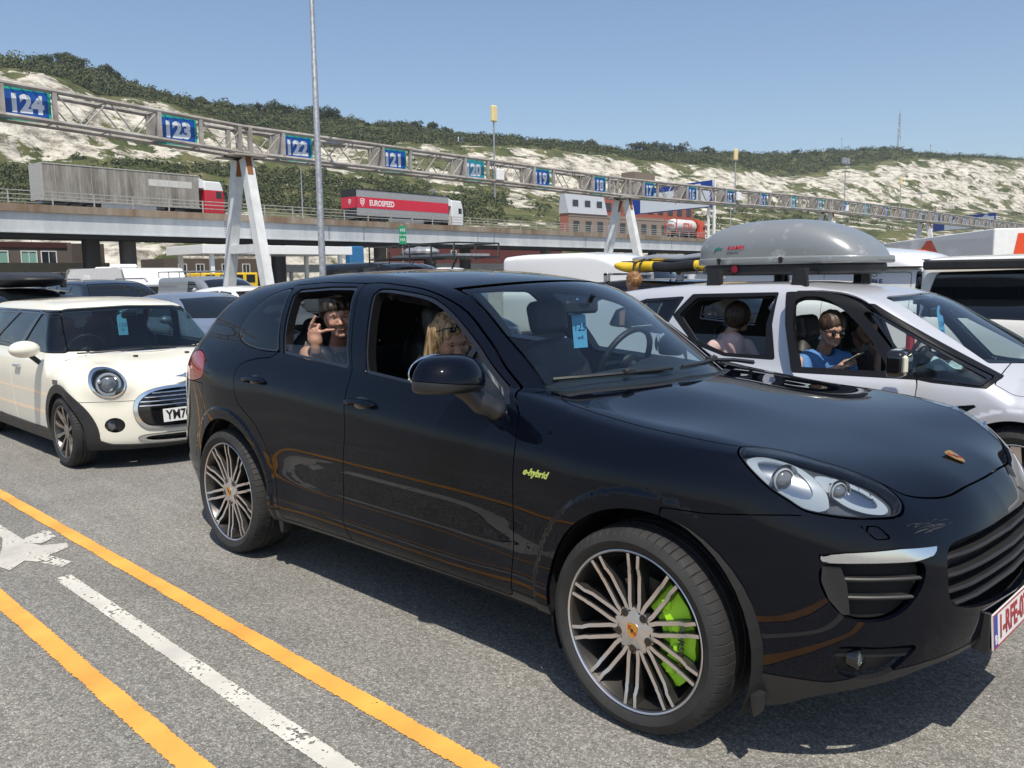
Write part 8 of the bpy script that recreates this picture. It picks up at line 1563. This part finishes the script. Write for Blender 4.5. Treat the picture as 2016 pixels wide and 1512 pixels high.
# child behind, facing away
ch = Person('person', 'child with a brown bob and pink shirt in the back of the silver car', (-1.835,2.93,1.225), rad(62), rad(6), 0, .93, 'skin2', base=(-2.0,2.95,.5)); ch.body(None, (-1.90,2.90,1.06), h=.007); M['pink_cloth'] = pmat('pink_cloth', (.70,.45,.43), .85, bump=.2, bscale=50)
def h3(P): Q = ch.Q(P)/ch.k; return (smax(ell(Q, (-.018,0,.022), (.116,.098,.122)), -ell(Q, (.115,0,-.045), (.085,.062,.105)), .012)+.003*np.sin(Q[:,1]*140+Q[:,0]*90))*ch.k
ch.hair('hair_brown', h3); shirt(ch, 'pink_shirt', 'pink_cloth', (-1.90,2.91,1.060), .165, rad(55), k=.85, sleeves=(((-1.98,2.80,1.0),(-1.99,2.76,.90),.055,.05),((-1.80,3.0,1.0),(-1.76,3.04,.92),.055,.05)))
# standing person with hair in a bun, beyond the silver car
bn = Person('person', 'person with reddish blond hair in a bun standing beyond the silver car roof', (-4.5,5.1,1.478), rad(175), 0, 0, .95, base=(-4.5,5.1,0)); legs = lambda P: smin(cone(P, (-4.5,5.0,.80), (-4.5,5.0,.06), .085, .045), cone(P, (-4.5,5.2,.80), (-4.5,5.2,.06), .085, .045), .02)
arms = lambda P: np.minimum(cone(P, (-4.5,4.90,1.28), (-4.5,4.86,.78), .042, .026), cone(P, (-4.5,5.30,1.28), (-4.5,5.34,.78), .042, .026)); bn.body(lambda P: np.minimum(np.minimum(legs(P), arms(P)), cone(P, (-4.5,5.1,1.22), (-4.5,5.1,.85), .12, .12)), (-4.49,5.1,1.27), lo=(-4.7,4.75,0), hi=(-4.3,5.45,1.62), h=.013)
def h4(P): Q = bn.Q(P)/bn.k; return smin(capg(bn, .012, .02, -.06, .060)(P), ell(P, tuple(bn.h+np.array([.045,-.035,.10])), (.042,.042,.036)), .015)
bn.hair('hair_bun', h4, pad=.09, h=.009); shirt(bn, 'top', 'navy2', (-4.49,5.1,1.30), .19, rad(175), down=.6, h=.02); b = MB(); [b.tube([(0,y,.85),(0,y,.08)], [.105,.06], 10) for y in (-.1,.1)]; b.build('trousers', 'dark', bn.t, 40)
# two tiny walkers on the cliff path
for x, y, z, lb in ((-262,233.6,55.2,'tiny walker in pale clothes on the clifftop path, left one'),(-261.5,235.2,55.2,'tiny walker in blue on the clifftop path, right one')):
    t = thing('person', lb, 'person', (x,y,z), 0, 'walkers on the clifftop'); f = lambda P: smin(smin(ell(P, (0,0,1.65), (.12,.12,.15)), cone(P, (0,0,1.4), (0,0,.9), .22, .17), .06), smin(cone(P, (0,.1,.9), (0,.12,0), .11, .07), cone(P, (0,-.1,.9), (0,-.12,0), .11, .07), .04), .05); sdfobj('body', f, (-.4,-.4,-.1), (.4,.4,1.9), .07, 'blue_cloth' if 'blue' in lb else 'white_cloth', t)
tagcard('pale blue lane tag reading 125 hanging in the dark SUV windscreen', frame((-1.02,-.005,1.352), (.15,1,0), (-.12,0,1)), ('125','w4'), .62)
# ---------------------------------------------------------------- air: a thin even haze over the whole place
_m = bpy.data.materials.new('haze'); _m.use_nodes = True; _t = _m.node_tree; _t.nodes.remove(_t.nodes['Principled BSDF']); _v = _t.nodes.new('ShaderNodeVolumePrincipled')
_v.inputs['Color'].default_value = (.80,.88,1,1); _v.inputs['Density'].default_value = .00022; _v.inputs['Anisotropy'].default_value = .2; _t.links.new(_v.outputs[0], _t.nodes['Material Output'].inputs['Volume'])
_b = MB(); _b.box(-1600,1600,-1000,2600,-2,170); setp(_b.build('haze', _m), kind='stuff')
SC.cycles.volume_bounces = 0
